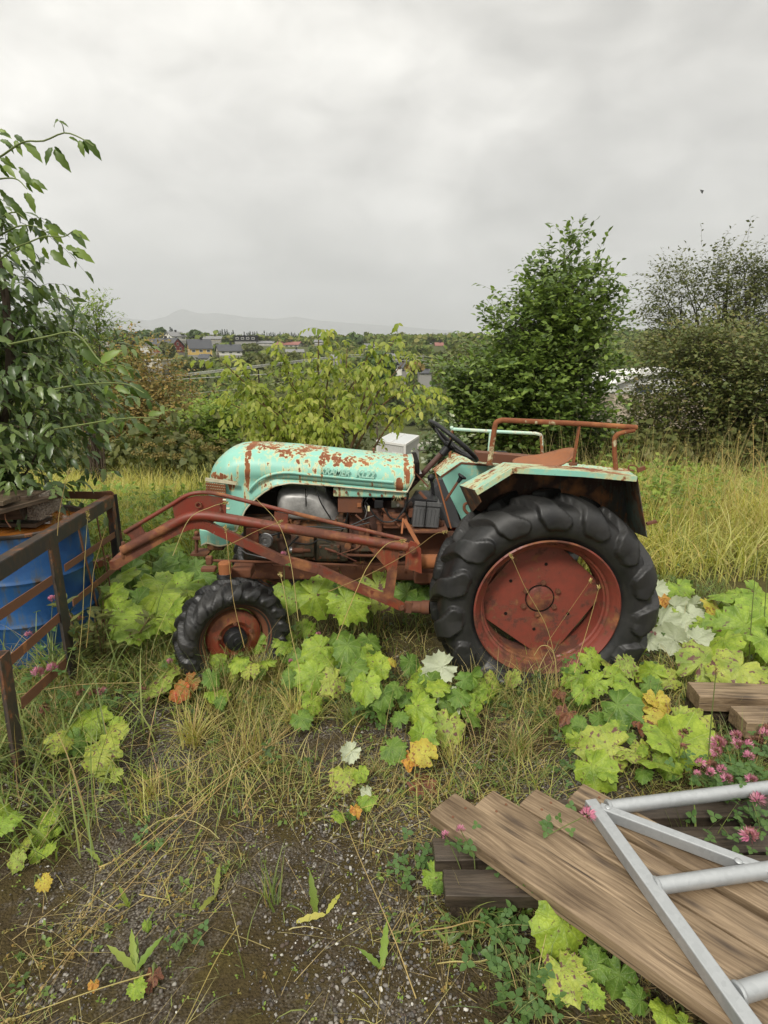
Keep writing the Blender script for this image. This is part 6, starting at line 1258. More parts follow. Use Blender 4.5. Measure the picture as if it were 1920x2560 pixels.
MB().bar(f6(90, 390, 3.62), f6(100, 545, 3.62), .035, .012, (1, 0, 0)).link('exhaust_stub', M_rust, T_, False); MB().prism([f6(415, 545, 3.6), f6(455, 515, 3.6), f6(495, 575, 3.6), f6(440, 580, 3.6)], (0, .03, 0)).link('tank_cap', M_black, T_, False)
box_px('foot_plate', 1400, 745, 1660, 760, 3.30, 3.75, M_rust, .002); MB().ball(E1(1610, 700, 3.40), .022, 8).link('pedal_boss', M_rust, T_)
MB().tube(smooth_path([f5(830, 1450, 3.33), f5(775, 1480, 3.33), f5(775, 1560, 3.33), f5(840, 1630, 3.33), f5(900, 1640, 3.33)], 14), .009, 8).link('pipe_hook', M_rust, T_)
# small hardware over the engine
for (x0_, y0_, x1_, y1_, n_) in ((1020, 625, 1440, 640, 9), (1030, 885, 1430, 888, 8), (350, 672, 620, 680, 6), (640, 672, 990, 676, 7), (400, 985, 1600, 1022, 12), (930, 470, 1380, 512, 7), (640, 760, 780, 765, 4), (640, 920, 790, 925, 4), (1460, 740, 1640, 745, 4), (1030, 650, 1035, 870, 5), (1420, 650, 1425, 870, 5)):
    for k in range(n_):
        t = k / (n_ - 1); p = E1(x0_ + (x1_ - x0_) * t, y0_ + (y1_ - y0_) * t, 3.455 if y0_ > 900 else 3.462 if x0_ < 1000 else 3.492); p.y = {470: 3.392, 985: 3.492, 740: 3.452}.get(y0_, p.y); MB().disc(p, (0, 1, 0), .0075, .018, 6).link('engine_bolt', M_rust, T_, False)
for nm, x0_, y0_, x1_, y1_, m_ in (('oil_filter', 560, 700, 622, 765, M_oil), ('fuel_pump', 1080, 720, 1150, 790, M_rust), ('side_cover', 640, 770, 790, 915, M_oil), ('side_cover', 1240, 640, 1400, 730, M_rust), ('clutch_cover', 1060, 800, 1190, 880, M_oil), ('relay', 1180, 545, 1240, 600, M_black), ('small_box', 1400, 600, 1440, 660, M_rust)): box_px(nm, x0_, y0_, x1_, y1_, 3.43, 3.50, m_, .006)
for pts, r_, m_ in (([(600, 690), (700, 740), (800, 745), (900, 790)], .006, M_rust), ([(1110, 790), (1080, 850), (1000, 880), (940, 900)], .005, M_rust), ([(380, 690), (420, 760), (520, 770), (600, 740)], .007, M_cable), ([(980, 560), (1010, 620), (990, 700), (960, 770)], .005, M_cable), ([(1060, 640), (1120, 700), (1115, 760)], .006, M_rust), ([(1250, 600), (1290, 660), (1380, 690), (1440, 760)], .006, M_cable), ([(1400, 520), (1380, 600), (1420, 700)], .006, M_cable), ([(660, 820), (760, 830), (830, 800), (900, 820)], .004, M_cable), ([(520, 650), (560, 700), (560, 790)], .008, M_black), ([(1000, 900), (1150, 905), (1300, 900), (1440, 905)], .009, M_rust)):
    MB().tube(smooth_path([E1(a_, b_, 3.425) for a_, b_ in pts], 20), r_, 8).link('pipe' if m_ is M_rust else 'hose', m_, T_)
for k in range(6): MB().bar(E1(575 + 9 * k, 640, 3.50), E1(575 + 9 * k, 700, 3.50), .01, .004, (1, 0, 0)).link('cooling_fin', M_alu, T_, False)
# axles, steering rods
MB().tube([E1(95, 935, 3.20), E1(600, 950, 3.28), E1(1065, 968, 3.36)], .008, 8).link('drag_link', M_rust, T_); MB().box(E1(112, 935, 3.20), (.035, .035, .05)).link('link_joint', M_rust, T_, bevel=.006)
MB().bar(E1(215, 1010, 3.08), E1(215, 1010, 4.1), .07, .06).link('front_axle', M_rust, T_, False, bevel=.006); MB().lathe(E1(213, 985, 3.06), (0, 0, 1), [(.0001, .035), (.028, .035), (.034, .028), (.034, -.03), (.026, -.03), (.026, -.10)], 16).link('king_pin', M_rusto, T_)
MB().lathe(E1(208, 1030, 3.06), (0, 0, 1), [(.036, -.012), (.040, -.008), (.036, -.004), (.040, 0), (.036, .004), (.040, .008), (.036, .012)], 20).link('rubber_boot', M_black, T_)
MB().box(E1(110, 990, 3.12), (.08, .05, .025)).link('steering_arm', M_rust, T_, bevel=.006); MB().box(E1(330, 1000, 3.30), (.12, .12, .06)).link('axle_bracket', M_rust, T_, bevel=.01)
for a_, b_ in (((22, 775), (95, 780)), ((8, 880), (115, 885))): MB().bar(E1(*a_, 3.5), E1(*b_, 3.5), .12, .012).link('hitch_plate', M_rust, T_, False)
MB().tube([E1(32, 770, 3.48), E1(28, 890, 3.48)], .011, 8).link('hitch_pin', M_rust, T_); MB().ball(E1(30, 760, 3.48), .016, 6).link('hitch_pin_head', M_rust, T_)
MB().tube([E1(300, 850, 3.42), E1(350, 890, 3.42), E1(500, 925, 3.42)], .004, 6).link('fuel_line', M_zinc, T_)
f4 = lambda x, y, Y: P(*z4(x, y), Y)
MB().tube([f4(1300, 880, 3.30), f4(1570, 885, 3.20)], .042, 16).link('axle_tube', M_rusto, T_); MB().box(f4(1450, 990, 3.35), (.16, .2, .07)).link('axle_casting', M_rust, T_, bevel=.01)
MB().tube([f4(1295, 1330, 3.18), f4(1405, 1335, 3.16)], .034, 16).tube([f4(1405, 1335, 3.16), f4(1480, 1337, 3.15)], .040, 16).link('lower_tube', M_rust, T_)
MB().box((RW.x, 3.65, RW.z + .02), (.34, .9, .30)).link('rear_axle', M_rust, T_, bevel=.04); MB().box((.55, 3.62, .45), (.7, .3, .28)).link('gearbox', M_rust, T_, bevel=.03)
# ---------------- front loader (near arm)
YA = 3.14; z3b = q(280, 1180, 3.95); a3 = lambda x, y, Y=YA: P(*z3b(x, y), Y); a4 = lambda x, y, Y=YA: P(*z4(x, y), Y)
MB().tube([a3(105, 775)] + smooth_path([a3(450, 600), a3(610, 515), a3(720, 457), a3(830, 432), a3(950, 432), a3(1100, 452)], 24)[1:] + [a3(1659, 545), a4(600, 640), a4(1260, 742)], .0275, 16).link('loader_arm', M_redp, T_)
MB().tube([a3(125, 597)] + smooth_path([a3(450, 405), a3(600, 315), a3(720, 240), a3(830, 208), a3(960, 205), a3(1100, 230)], 24)[1:] + [a3(1659, 372), a4(600, 520), a4(1243, 672)], .0115, 12).link('loader_rod', M_redp, T_)
def angle_bar(pts, w1=.034, w2=.026):
    mb = MB()
    for k in range(len(pts) - 1): mb.bar(pts[k] + Vector((0, 0, 0)), pts[k + 1], .005, w1); mb.bar(pts[k] + Vector((0, w2 / 2, w1 / 2)), pts[k + 1] + Vector((0, w2 / 2, w1 / 2)), w2, .005)
    return mb
angle_bar([a3(20, 930)] + smooth_path([a3(480, 655), a3(680, 560), a3(760, 530), a3(850, 520), a3(940, 535), a3(1020, 575)], 16) + [a3(1659, 868), a4(380, 968), a4(700, 1118), a4(1070, 1275)], .048, .03).link('lower_bar', M_redp, T_, False)
plate('arm_plate', [a3(596, 330), a3(720, 262), a3(830, 235), a3(950, 232), a3(1125, 262), a3(1125, 425), a3(960, 405), a3(840, 405), a3(740, 425), a3(622, 487)], M_redp, .008)
MB().lathe(a3(853, 325, 3.128), (0, 1, 0), [(.012, .004), (.018, .004), (.018, -.003), (.012, -.003)], 16).link('plate_bushing', M_rust, T_)
for a_, b_ in ((1060, 315), (1070, 370)): MB().disc(a3(a_, b_, 3.128), (0, 1, 0), .007, .012, 8).link('plate_bolt', M_rust, T_)
for a_, b_ in ((1135, 310), (1145, 360), (1110, 275)): MB().tube([a3(a_ - 14, b_, 3.10), a3(a_ + 18, b_ + 2, 3.10)], .006, 8).link('grease_nipple', M_cream, T_)
plate('arm_plate', [a3(125, 595), a3(275, 520), a3(300, 560), a3(340, 632), a3(205, 712), a3(175, 640)], M_redp, .008)
plate('arm_plate', [a4(-55, 390), a4(82, 418), a4(70, 512), a4(-60, 495)], M_redp, .008); plate('arm_plate', [a3(700, 470, 3.16), a3(1050, 480, 3.16), a3(900, 525, 3.16), a3(760, 530, 3.16)], M_redp, .006)
plate('gusset', [a4(845, 712), a4(1180, 772), a4(1180, 810), a4(1130, 1065), a4(1075, 985)], M_redp2, .010)
MB().bar(a4(1110, 960, 3.145), a4(1065, 1290, 3.145), .012, .055, (1, 0, 0)).link('arm_strut', M_redp, T_, False)
plate('foot_bracket', [a4(1020, 1150), a4(1100, 1165), a4(1100, 1230), a4(1240, 1300), a4(1240, 1375), a4(1180, 1370), a4(1030, 1300)], M_redp2, .010)
MB().bar(a4(1230, 1330, 3.16), a4(1300, 1335, 3.16), .03, .06).link('foot_socket', M_rust, T_, False); MB().disc(a4(1205, 1338, 3.13), (0, 1, 0), .013, .02, 6).link('pivot_bolt', M_rust, T_, False)
plate('pivot_bracket', [a4(1245, 735, 3.12), a4(1290, 685, 3.12), a4(1345, 700, 3.12), a4(1393, 765, 3.12), a4(1400, 1003, 3.12), a4(1236, 952, 3.12)], M_redp2, .012)
MB().disc(a4(1312, 772, 3.105), (0, 1, 0), .020, .03, 8).disc(a4(1312, 772, 3.095), (0, 1, 0), .012, .03, 12).link('pivot_bolt', M_rust, T_, False)
MB().bar(a4(1200, 620, 3.2), a4(1215, 470, 3.25), .05, .01, (1, 0, 0)).link('stay_plate', M_rusto, T_, False); MB().bar(a4(1230, 470, 3.22), a4(1370, 720, 3.15), .02, .012, (0, 1, 0)).link('stay_bar', M_rusto, T_, False)
MB().tube([a3(480, 545, 3.75), a3(610, 470, 3.75)], .012, 8).link('cross_rod', M_rust, T_); MB().bar(a3(20, 925), a3(20, 925) + Vector((-.03, .55, 0)), .05, .05).link('cross_tube', M_redp, T_, False)
MB().tube([a3(110, 690), a3(110, 850)], .01, 8).link('arm_pin', M_rust, T_)
# ------------------------------------------------------------------ rusty rack with the blue barrel
def panel(px, py, off=0.0): return PL(px, py, Vector((-1.64, 2.85, 0)) + Vector((.987, .161, 0)) * off, Vector((.987, .161, 0)))
M_rackd = rusty_paint('rack dark', (.035, .032, .030), .62, (), (.07, .045, .03), .3, dark=(.05, .022, .014), mid=(.17, .07, .03), rough=.6)
M_racko = rusty_paint('rack rust', (.16, .07, .035), .5, (), (.14, .06, .03), .3, dark=(.05, .024, .015), mid=(.24, .095, .035), rough=.8)
rk = thing('rusty_rack', 'rusty angle-iron rack at the left edge caging the blue barrel', 'rack', (-1.64, 2.85, 0)); q3 = lambda x, y, off=0.0: panel(*z3(x, y), off); NX = (.987, .161, 0)
e0, e1 = q3(-260, 830), q3(838, 175)
def ang(a, b, w1, w2, mat, name, up=(0, 0, 1)):
    mb = MB().bar(a, b, .006, w1, up); dn = Vector(NX); mb.bar(a - dn * w2 / 2 + Vector(up) * w1 / 2, b - dn * w2 / 2 + Vector(up) * w1 / 2, w2, .006, up); return mb.link(name, mat, rk, False)
ang(e0 - Vector((0, 0, .034)), e1 - Vector((0, 0, .034)), .07, .05, M_rackd, 'top_rail')
def post(t, b, wd, mat, name='post'): a_ = q3(*t); c_ = q3(*b); c_.z = min(c_.z, -.02); d_ = (e1 - e0).normalized(); return MB().bar(a_, c_, .008, wd, d_).bar(a_ + d_ * (wd / 2 - .004) - Vector(NX) * .026, c_ + d_ * (wd / 2 - .004) - Vector(NX) * .026, .044, .008, d_).link(name, mat, rk, False)
post((385, 470), (545, 1500), .105, M_rackd); post((30, 1350), (130, 2100), .085, M_rackd); post((832, 190), (905, 760), .06, M_rackd)
MB().bar(q3(845, 165, -.03), q3(915, 720, -.03), .035, .008).link('post', M_rackd, rk, False); MB().bar(q3(795, 260, -.10), q3(860, 760, -.10), .04, .008, NX).link('post', M_rackd, rk, False)
MB().bar(e1, e1 + Vector((-.75, .05, 0)), .008, .05).link('end_rail', M_racko, rk, False); MB().bar(e1 + Vector((-.75, .05, 0)), (e1.x - .75, e1.y + .05, 0), .04, .04, NX).link('post', M_rackd, rk, False)
MB().bar(e1 + Vector((-.75, .05, 0)), (e0.x - .8, e0.y, e1.z), .008, .05).link('back_rail', M_racko, rk, False)
for a_, b_, w_ in (((-60, 1098), (385, 800), .030), ((480, 712), (862, 455), .026), ((60, 1410), (440, 1075), .032), ((540, 970), (898, 675), .026), ((160, 1715), (500, 1400), .034), ((540, 1330), (770, 1080), .026)):
    MB().bar(q3(*a_, -.006), q3(*b_, -.006), .005, w_ * 1.45).link('flat_bar', M_racko, rk, False)
for pts, w_ in ((((562, 330), (625, 610), (690, 860), (735, 1100)), .018), (((702, 250), (752, 520), (790, 720), (830, 915)), .016)):
    mb = MB()
    for i in range(len(pts) - 1): mb.bar(q3(*pts[i], -.012), q3(*pts[i + 1], -.012), .005, w_, (e1 - e0).normalized())
    mb.link('slat', M_racko, rk, False)
MB().tube(smooth_path([e1 + Vector((0, 0, .0)), e1 + Vector((-.02, .02, .02)), e1 + Vector((-.10, .02, .015))], 6), .008, 6).link('hook', M_racko, rk)
MB().bar(q3(700, 690, -.3), q3(900, 600, -.25), .05, .05).link('base_rail', M_redp, rk, False)
m = Mat('barrel blue', .38, .45); o = m.obj(); st = m.noise(m.vmap(o, (24, 24, 2.4)), 1, 4, .6); bl = m.noise(o, 4, 5, .65); f = m.math('ADD', m.math('MULTIPLY', st, .6), m.math('MULTIPLY', bl, .7)); sz_ = m.sep(o)[2]
c_ = m.mix(m.math('MULTIPLY_ADD', bl, 1.6, -.4, clamp=True), (.008, .040, .13), (.025, .12, .32)); c_ = m.mix(m.math('MULTIPLY_ADD', f, 7, -4.75, clamp=True), c_, (.07, .09, .09)); c_ = m.mix(m.math('MULTIPLY_ADD', f, 9, -6.6, clamp=True), c_, (.06, .03, .015)); m.color(c_)
m.rough(m.math('MULTIPLY_ADD', bl, .5, .15)); m.bump(bl, .2, .01); M_blue = m.m
bc = Vector((-2.075, 3.30, 0)); br = .335; bt_ = thing('blue_barrel', 'dented blue steel barrel with rust-orange water on its lid, inside the rusty rack', 'barrel', bc)
prof_ = [(.001, .02), (br - .01, .02), (br, .03), (br, .25), (br + .006, .262), (br + .010, .272), (br + .006, .282), (br, .295), (br, .50), (br + .006, .512), (br + .010, .522), (br + .006, .532), (br, .545), (br, .775)]
MB().lathe(bc, (0, 0, 1), prof_, 64).link('body', M_blue, bt_); MB().lathe(bc, (0, 0, 1), [(br, .772), (br + .008, .778), (br + .009, .79), (br + .002, .797), (br - .008, .79), (br - .010, .772), (br - .012, .755)], 64).link('rim', M_rackd, bt_)
m = Mat('rusty water', .12, .6); n_ = m.noise(m.obj(), 9, 5); m.color(m.mix(n_, (.16, .045, .006), (.42, .16, .03))); m.bump(m.noise(m.obj(), 30, 3), .15, .004); MB().lathe(bc, (0, 0, 1), [(br - .011, .762), (.0001, .763)], 48).link('lid', m.m, bt_)
# pallet end lying on the barrel
def wood_mat(name, a, b, dark=(.05, .035, .025), wet=.3, sx_=1.0):
    m = Mat(name, .55, .3); o = m.obj(); rr_ = m.n('ShaderNodeObjectInfo').outputs['Random']; cx_ = m.n('ShaderNodeCombineXYZ'); m.put(cx_.inputs[1], m.math('MULTIPLY', rr_, 9.0)); m.put(cx_.inputs[0], m.math('MULTIPLY', rr_, 5.0)); va = m.n('ShaderNodeVectorMath', operation='ADD'); m.put(va.inputs[0], o); m.put(va.inputs[1], cx_.outputs[0]); v = va.outputs[0]
    kn = m.n('ShaderNodeTexVoronoi', voronoi_dimensions='2D'); m.put(kn.inputs['Vector'], m.vmap(v, (3.4, 13, 1))); kn.inputs['Scale'].default_value = 1.0; kn.inputs['Randomness'].default_value = 1.0; kd = kn.outputs['Distance']
    kmask = m.math('MULTIPLY', m.math('SUBTRACT', 1.0, m.math('MULTIPLY', kd, 4.4), clamp=True), m.math('MULTIPLY_ADD', m.sep(kn.outputs['Color'])[0], 9, -4.6, clamp=True)); bend = m.math('MULTIPLY', m.math('SUBTRACT', 1.0, m.math('MULTIPLY', kd, 2.2), clamp=True), .014)
    warp = m.noise(m.vmap(v, (2.0, 6, 6)), 1, 3); sv_ = m.sep(v); yy_ = m.math('ADD', sv_[1], m.math('ADD', m.math('MULTIPLY', warp, .018), bend)); cc_ = m.n('ShaderNodeCombineXYZ'); m.put(cc_.inputs[0], m.math('MULTIPLY', sv_[0], 3.2)); m.put(cc_.inputs[1], m.math('MULTIPLY', yy_, 100)); m.put(cc_.inputs[2], m.math('MULTIPLY', sv_[2], 60))
    gr = m.noise(cc_.outputs[0], 1.0, 4, .6); fine = m.noise(m.vmap(v, (34, 420, 300)), 1, 3); blot = m.noise(m.vmap(v, (3, 9, 9)), 1, 4)
    c = m.mix(m.math('MULTIPLY_ADD', gr, 2.6, -.8, clamp=True), a, b); c = m.mix(m.math('MULTIPLY', fine, .45), c, tuple(x * .5 for x in a)); c = m.mix(m.math('MULTIPLY_ADD', blot, 3.4, -1.5, clamp=True), c, m.mix(1.0, c, (.34, .31, .28), 'MULTIPLY'))
    c = m.mix(m.math('MULTIPLY', kmask, .9), c, dark); c = m.mix(m.math('MULTIPLY_ADD', m.noise(v, 2.1, 2), 3, -1.9, clamp=True), c, m.mix(.5, c, (.12, .12, .05))); crk = m.math('MULTIPLY_ADD', m.noise(m.vmap(v, (2.2, 95, 95)), 1, 3, .5, .15), 22, -14.6, clamp=True); c = m.mix(m.math('MULTIPLY', crk, .8), c, (.03, .02, .014)); c = m.mix(m.math('MULTIPLY_ADD', m.noise(v, 6, 5, .7), 4, -2.5, clamp=True), c, m.mix(1.0, c, (.55, .56, .5), 'MULTIPLY')); m.color(c); m.rough(m.math('MULTIPLY_ADD', blot, .5, .25)); m.bump(m.math('SUBTRACT', m.math('ADD', gr, m.math('MULTIPLY', fine, .7)), crk), .75, .0022); return m.m
M_plank = wood_mat('weathered plank', (.125, .082, .047), (.40, .295, .185)); M_oldwood = wood_mat('dark old timber', (.035, .027, .02), (.12, .092, .065)); M_palw = wood_mat('grey pallet wood', (.075, .052, .036), (.19, .135, .09))
m = Mat('pressed wood block', .9, .1); vv = m.voro(m.obj(), 130, 'Color'); m.color(m.mix(m.ramp(vv, [(0, 0.), (1, 1.)]), (.07, .055, .045), (.28, .24, .19))); m.bump(m.voro(m.obj(), 110), .9, .006); M_block = m.m
def board(name, mat, L, W, T, origin, ang_, parent=None, tilt=0, wob=.0015, seed=0, roll=0, label=None, cat=None, group=None):
    """board whose near end's corner sits at origin; runs along local x; uneven, bevelled"""
    nx_, ny_ = max(6, int(L / .05)), 5; r = random.Random(seed); bm = bmesh.new(); g = {}
    for k, z_ in enumerate((0, -T)):
        for i in range(nx_ + 1):
            for j in range(ny_ + 1):
                x_, y_ = L * i / nx_, W * j / ny_; e = mnoise.noise(Vector((x_ * 3, j * .8 + seed, 0))) * .003 if j in (0, ny_) else 0; c = -.0012 * abs(j / ny_ * 2 - 1) ** 2 * 2
                ex = mnoise.noise(Vector((seed, j * .9, 3))) * .004 if i in (0, nx_) else 0
                g[k, i, j] = bm.verts.new((x_ + ex, y_ + e, z_ + c + mnoise.noise(Vector((x_ * 4, y_ * 12, seed))) * wob))
    for i in range(nx_):
        for j in range(ny_): bm.faces.new([g[0, i, j], g[0, i + 1, j], g[0, i + 1, j + 1], g[0, i, j + 1]]); bm.faces.new([g[1, i, j], g[1, i, j + 1], g[1, i + 1, j + 1], g[1, i + 1, j]])
    for i in range(nx_): bm.faces.new([g[0, i, 0], g[1, i, 0], g[1, i + 1, 0], g[0, i + 1, 0]]); bm.faces.new([g[0, i, ny_], g[0, i + 1, ny_], g[1, i + 1, ny_], g[1, i, ny_]])
    for j in range(ny_): bm.faces.new([g[0, 0, j], g[0, 0, j + 1], g[1, 0, j + 1], g[1, 0, j]]); bm.faces.new([g[0, nx_, j], g[1, nx_, j], g[1, nx_, j + 1], g[0, nx_, j + 1]])
    me = bpy.data.meshes.new(name); bm.to_mesh(me); bm.free(); me.materials.append(mat); me.shade_smooth(); me.set_sharp_from_angle(angle=math.radians(40)); o = bpy.data.objects.new(name, me); COL.objects.link(o)
    md = o.modifiers.new('edge', 'BEVEL'); md.width = .0022; md.segments = 2; md.limit_method = 'ANGLE'; md.angle_limit = math.radians(45)
    if parent: o.parent = parent
    o.location = Vector(origin) - root_of(parent); o.rotation_euler = (roll, tilt, ang_); tag(o, label, cat, group); return o
pc_ = P(62, 1262, 3.28); pl = thing('broken_pallet', 'broken end of a grey wooden pallet lying on the blue barrel', 'pallet', (pc_.x - .3, 3.28, .80))
an = R_(176)
board('plank', M_palw, .95, .15, .024, P(116, 1225, 3.30) + Vector((0, .0, 0)), an, pl, seed=3); board('plank', M_palw, .95, .13, .024, P(48, 1238, 3.10), an, pl, seed=4)
q0 = P(118, 1230, 3.24); MB().prism([P(66, 1248, 3.19), P(121, 1228, 3.26), P(130, 1285, 3.26), P(102, 1302, 3.20), P(68, 1300, 3.19)], (-.02, .16, 0)).link('block', M_block, pl, False, bevel=.004)
board('skid', M_palw, .95, .16, .022, P(131, 1290, 3.36) + Vector((0, 0, 0)), an, pl, seed=5); board('cross_plank', M_palw, .55, .10, .022, P(118, 1222, 3.34) + Vector((.0, .0, -.020)), R_(250), pl, seed=6)
MB().prism([P(-70, 1250, 3.12), P(40, 1262, 3.12), P(60, 1300, 3.16), P(-60, 1300, 3.16)], (0, .2, 0)).link('block', M_oldwood, pl, False, bevel=.004)
MB().tube(smooth_path([P(12, 1285, 3.0), P(14, 1300, 2.98), P(27, 1319, 2.98)], 6), .003, 6).link('nail', M_racko, pl)

# ------------------------------------------------------------------ planks, bearers and the galvanised frame at bottom right
import itertools
aD = math.atan2(-.671, .664)
nails = []
def plank_at(lab, x0, y0, wd, L, seed, dz=0, da=0.0): # (x0,y0): corner nearest the viewer's left; board widens to its left-hand side (+y of its frame)
    nails.append((x0, y0, wd, .200 + dz, aD + da)); return board('plank', M_plank, L, wd, .045, (x0, y0, .200 + dz), aD + da, None, seed=seed, label=lab, cat='plank', group='loose planks on the bearers')
plank_at('long weathered plank at the front edge of the stack, nearest the camera', .158, 1.719, .137, 1.75, 11)
plank_at('second weathered plank from the front, its end stepped back', .316, 1.749, .110, 1.7, 12, .001)
plank_at('third weathered plank, its end next to the pair of nail holes', .474, 1.757, .112, 1.7, 13, .0005)
plank_at('fourth plank beyond the gap, running beneath the steel frame', .650, 1.779, .115, 1.7, 14, .002)
0 and plank_at('rearmost plank, almost hidden by the steel tubes at the right edge', 1.06, 1.53, .115, 1.2, 15, -.002)
for x0, y0, wd, z_, an_ in nails:
    pk = [o for o in COL.objects if o.name.startswith('plank') and o.parent is None and abs(o.location.x - x0) < 1e-4][0]
    for fx, fy in ((.07, .28), (.075, .74)):
        me_ = bpy.data.meshes.new('nail_head'); bm = bmesh.new(); bmesh.ops.create_cone(bm, segments=10, radius1=.0048, radius2=.004, depth=.002, cap_ends=True); bm.to_mesh(me_); bm.free(); me_.materials.append(M_racko); no = bpy.data.objects.new('nail_head', me_); COL.objects.link(no); no.parent = pk; no.location = (fx, fy * wd, .0012)
for i, (x0, y0, L, w_, z_, lab) in enumerate(((.165, 1.565, 1.2, .095, .152, 'dark bearer timber showing under the plank ends'), (.185, 1.44, .9, .095, .150, 'dark bearer nearest the camera under the front plank'), (.52, 1.735, 1.5, .10, .152, 'dark board under the steel frame, farther back'), (.90, 1.610, 1.2, .10, .148, 'dark board under the steel frame, middle one'), (1.0, 1.49, 1.2, .10, .150, 'dark board under the steel frame, nearest one'))):
    board('bearer', M_oldwood, L, w_, .045, (x0, y0, z_), R_(rnd.uniform(-2, 2)), None, seed=30 + i, label=lab, cat='timber', group='dark bearers under the planks')
for i, (x0, y0) in enumerate(((.33, 1.50), (.72, 1.56), (1.3, 1.55))): board('support_block', M_oldwood, .32, .12, .10, (x0, y0 - .02, .104), R_(rnd.uniform(84, 95)), None, seed=40 + i, label=('block of dark timber under the left plank ends', 'block of dark timber under the middle of the planks', 'block of dark timber under the right of the planks')[i], cat='timber')
for i, (px, py, z_, L, lab) in enumerate(((1745, 1735, .20, 1.2, 'grey timber beam at the right edge behind the clover'), (1862, 1800, .19, 1.0, 'second grey beam at the right edge, just in front of the first'))):
    c = G(px, py, z_); board('beam', M_plank, L, .13, .075, (c.x, c.y - .02, z_), R_(-3 + 4 * i), None, seed=50 + i, label=lab, cat='timber'); board('beam_support', M_oldwood, .9, .14, .12, (c.x + .03, c.y, z_ - .077), R_(2), None, seed=60 + i, label='dark timber below the ' + ('rear' if i == 0 else 'front') + ' grey beam at the right edge', cat='timber')
m = Mat('galvanised steel', .42, .5, .55); v1 = m.voro(m.obj(), 75, 'Color'); n_ = m.noise(m.obj(), 5, 4); m.color(m.mix(m.math('MULTIPLY', m.ramp(v1, [(0, 0.), (1, 1.)]), .55), (.36, .375, .38), (.46, .475, .48))); m.rough(m.math('MULTIPLY_ADD', n_, .45, .25)); m.bump(m.noise(m.obj(), 160, 3), .12, .001); M_galv = m.m
ZF = .205; fz = lambda x, y, z=ZF: G(*z7(x, y), z); zt_ = .246
gf = thing('galvanised_frame', 'galvanised steel frame of square and round tubes lying across the planks', 'steel frame', (.8, 1.4, .205))
A0, A1 = fz(822, 672, zt_), fz(1592, 1734, zt_); dA = (A1 - A0); MB().bar(A0 - Vector((0, 0, .021)), A0 + dA * 1.35 - Vector((0, 0, .021)), .042, .042).link('square_rail', M_galv, gf, False, bevel=.004)
B0, B1 = fz(868, 702, zt_), fz(1690, 1010, zt_); MB().bar(B0 - Vector((0, 0, .020)), B1 + (B1 - B0) * .4 - Vector((0, 0, .020)), .032, .040).link('square_rail', M_galv, gf, False, bevel=.003)
for (a_, b_) in (((905, 715), (1600, 628)), ((1130, 1085), (1659, 1008)), ((1520, 1590), (1659, 1545))):
    p0, p1 = fz(*a_, .228), fz(*b_, .228); p1 = p1 + (p1 - p0) * (.15 if a_[0] == 905 else .6 if a_[0] == 1130 else 3.0); d_ = (p1 - p0).normalized(); MB().tube([p0 - d_ * .004, p1], .0235, 24).link('round_tube', M_galv, gf); MB().lathe(p0, d_, [(.0235, -.004), (.0275, .0), (.0265, .005), (.0235, .008)], 20).link('weld_bead', M_galv, gf)
for a_, w_ in (((1520, 965), .012), ((905, 712), .010)): MB().ball(fz(*a_, .247), w_, 6, (1, 1, .35)).link('weld_bead', M_galv, gf)

# ------------------------------------------------------------------ things down the slope
M_cont = solid('container wall', (.50, .49, .47), .5, .3, 0, .12, .6); M_contd = solid('container frame', (.62, .61, .58), .5, .3, 0, .1, 2); M_contr = solid('container roof', (.55, .57, .56), .3, .5, 0, .25, .4)
cp = [Vector((-.568, 49.888, 0)), Vector((1.664, 47.733, 0)), Vector((3.029, 52.733, 0)), Vector((.80, 54.9, 0))]; zt, zb = -5.7, -8.9
ct = thing('site_cabin', 'pale grey container cabin with a white door down the slope beyond the bonnet', 'container', (1.2, 51, zb)); up = Vector((0, 0, 1))
MB().add([p + up * z for z in (zb, zt - .05) for p in cp], [(0, 1, 5, 4), (1, 2, 6, 5), (2, 3, 7, 6), (3, 0, 4, 7), (4, 5, 6, 7)]).link('wall', M_cont, ct, False)
MB().prism([p + up * (zt - .045) for p in cp], (0, 0, .05)).link('roof', M_contr, ct, False)
ctr = sum(cp, Vector()) / 4
for i in range(4):
    a_, b_ = cp[i], cp[(i + 1) % 4]; o_ = (a_ - ctr).normalized() * .02; MB().bar(a_ + up * (zt - .08) + o_, b_ + up * (zt - .08) + (b_ - ctr).normalized() * .02, .12, .18).link('frame_beam', M_contd, ct, False); MB().bar(a_ + up * zb, a_ + up * zt, .16, .16, (1, 0, 0)).link('corner_post', M_contd, ct, False)
MB().bar((cp[0] + cp[1]) / 2 + up * (zt + .02), (cp[2] + cp[3]) / 2 + up * (zt + .02), .06, .03).link('roof_seam', M_contd, ct, False)
for (a_, b_, n_) in ((cp[0], cp[1], 13), (cp[1], cp[2], 20)):
    nn = (b_ - a_).normalized().cross(up)
    for k in range(1, n_): p = a_.lerp(b_, k / n_) + nn * .012; MB().bar(p + up * (zb + .1), p + up * (zt - .2), .05, .025, nn).link('wall_rib', M_cont, ct, False)
nn = (cp[1] - cp[0]).normalized().cross(up); d0, d1 = cp[0].lerp(cp[1], .56) + nn * .03, cp[0].lerp(cp[1], .93) + nn * .03
dr = MB().prism([d0 + up * zb, d1 + up * zb, d1 + up * (zt - .75), d0 + up * (zt - .75)], nn * .04).link('door', M_contd, ct, False); MB().bar(d1 + up * (zb + 1.2) + nn * .06 - (d1 - d0) * .1, d1 + up * (zb + 1.45) + nn * .06 - (d1 - d0) * .1, .03, .03, nn).link('handle', M_dark, dr, False)
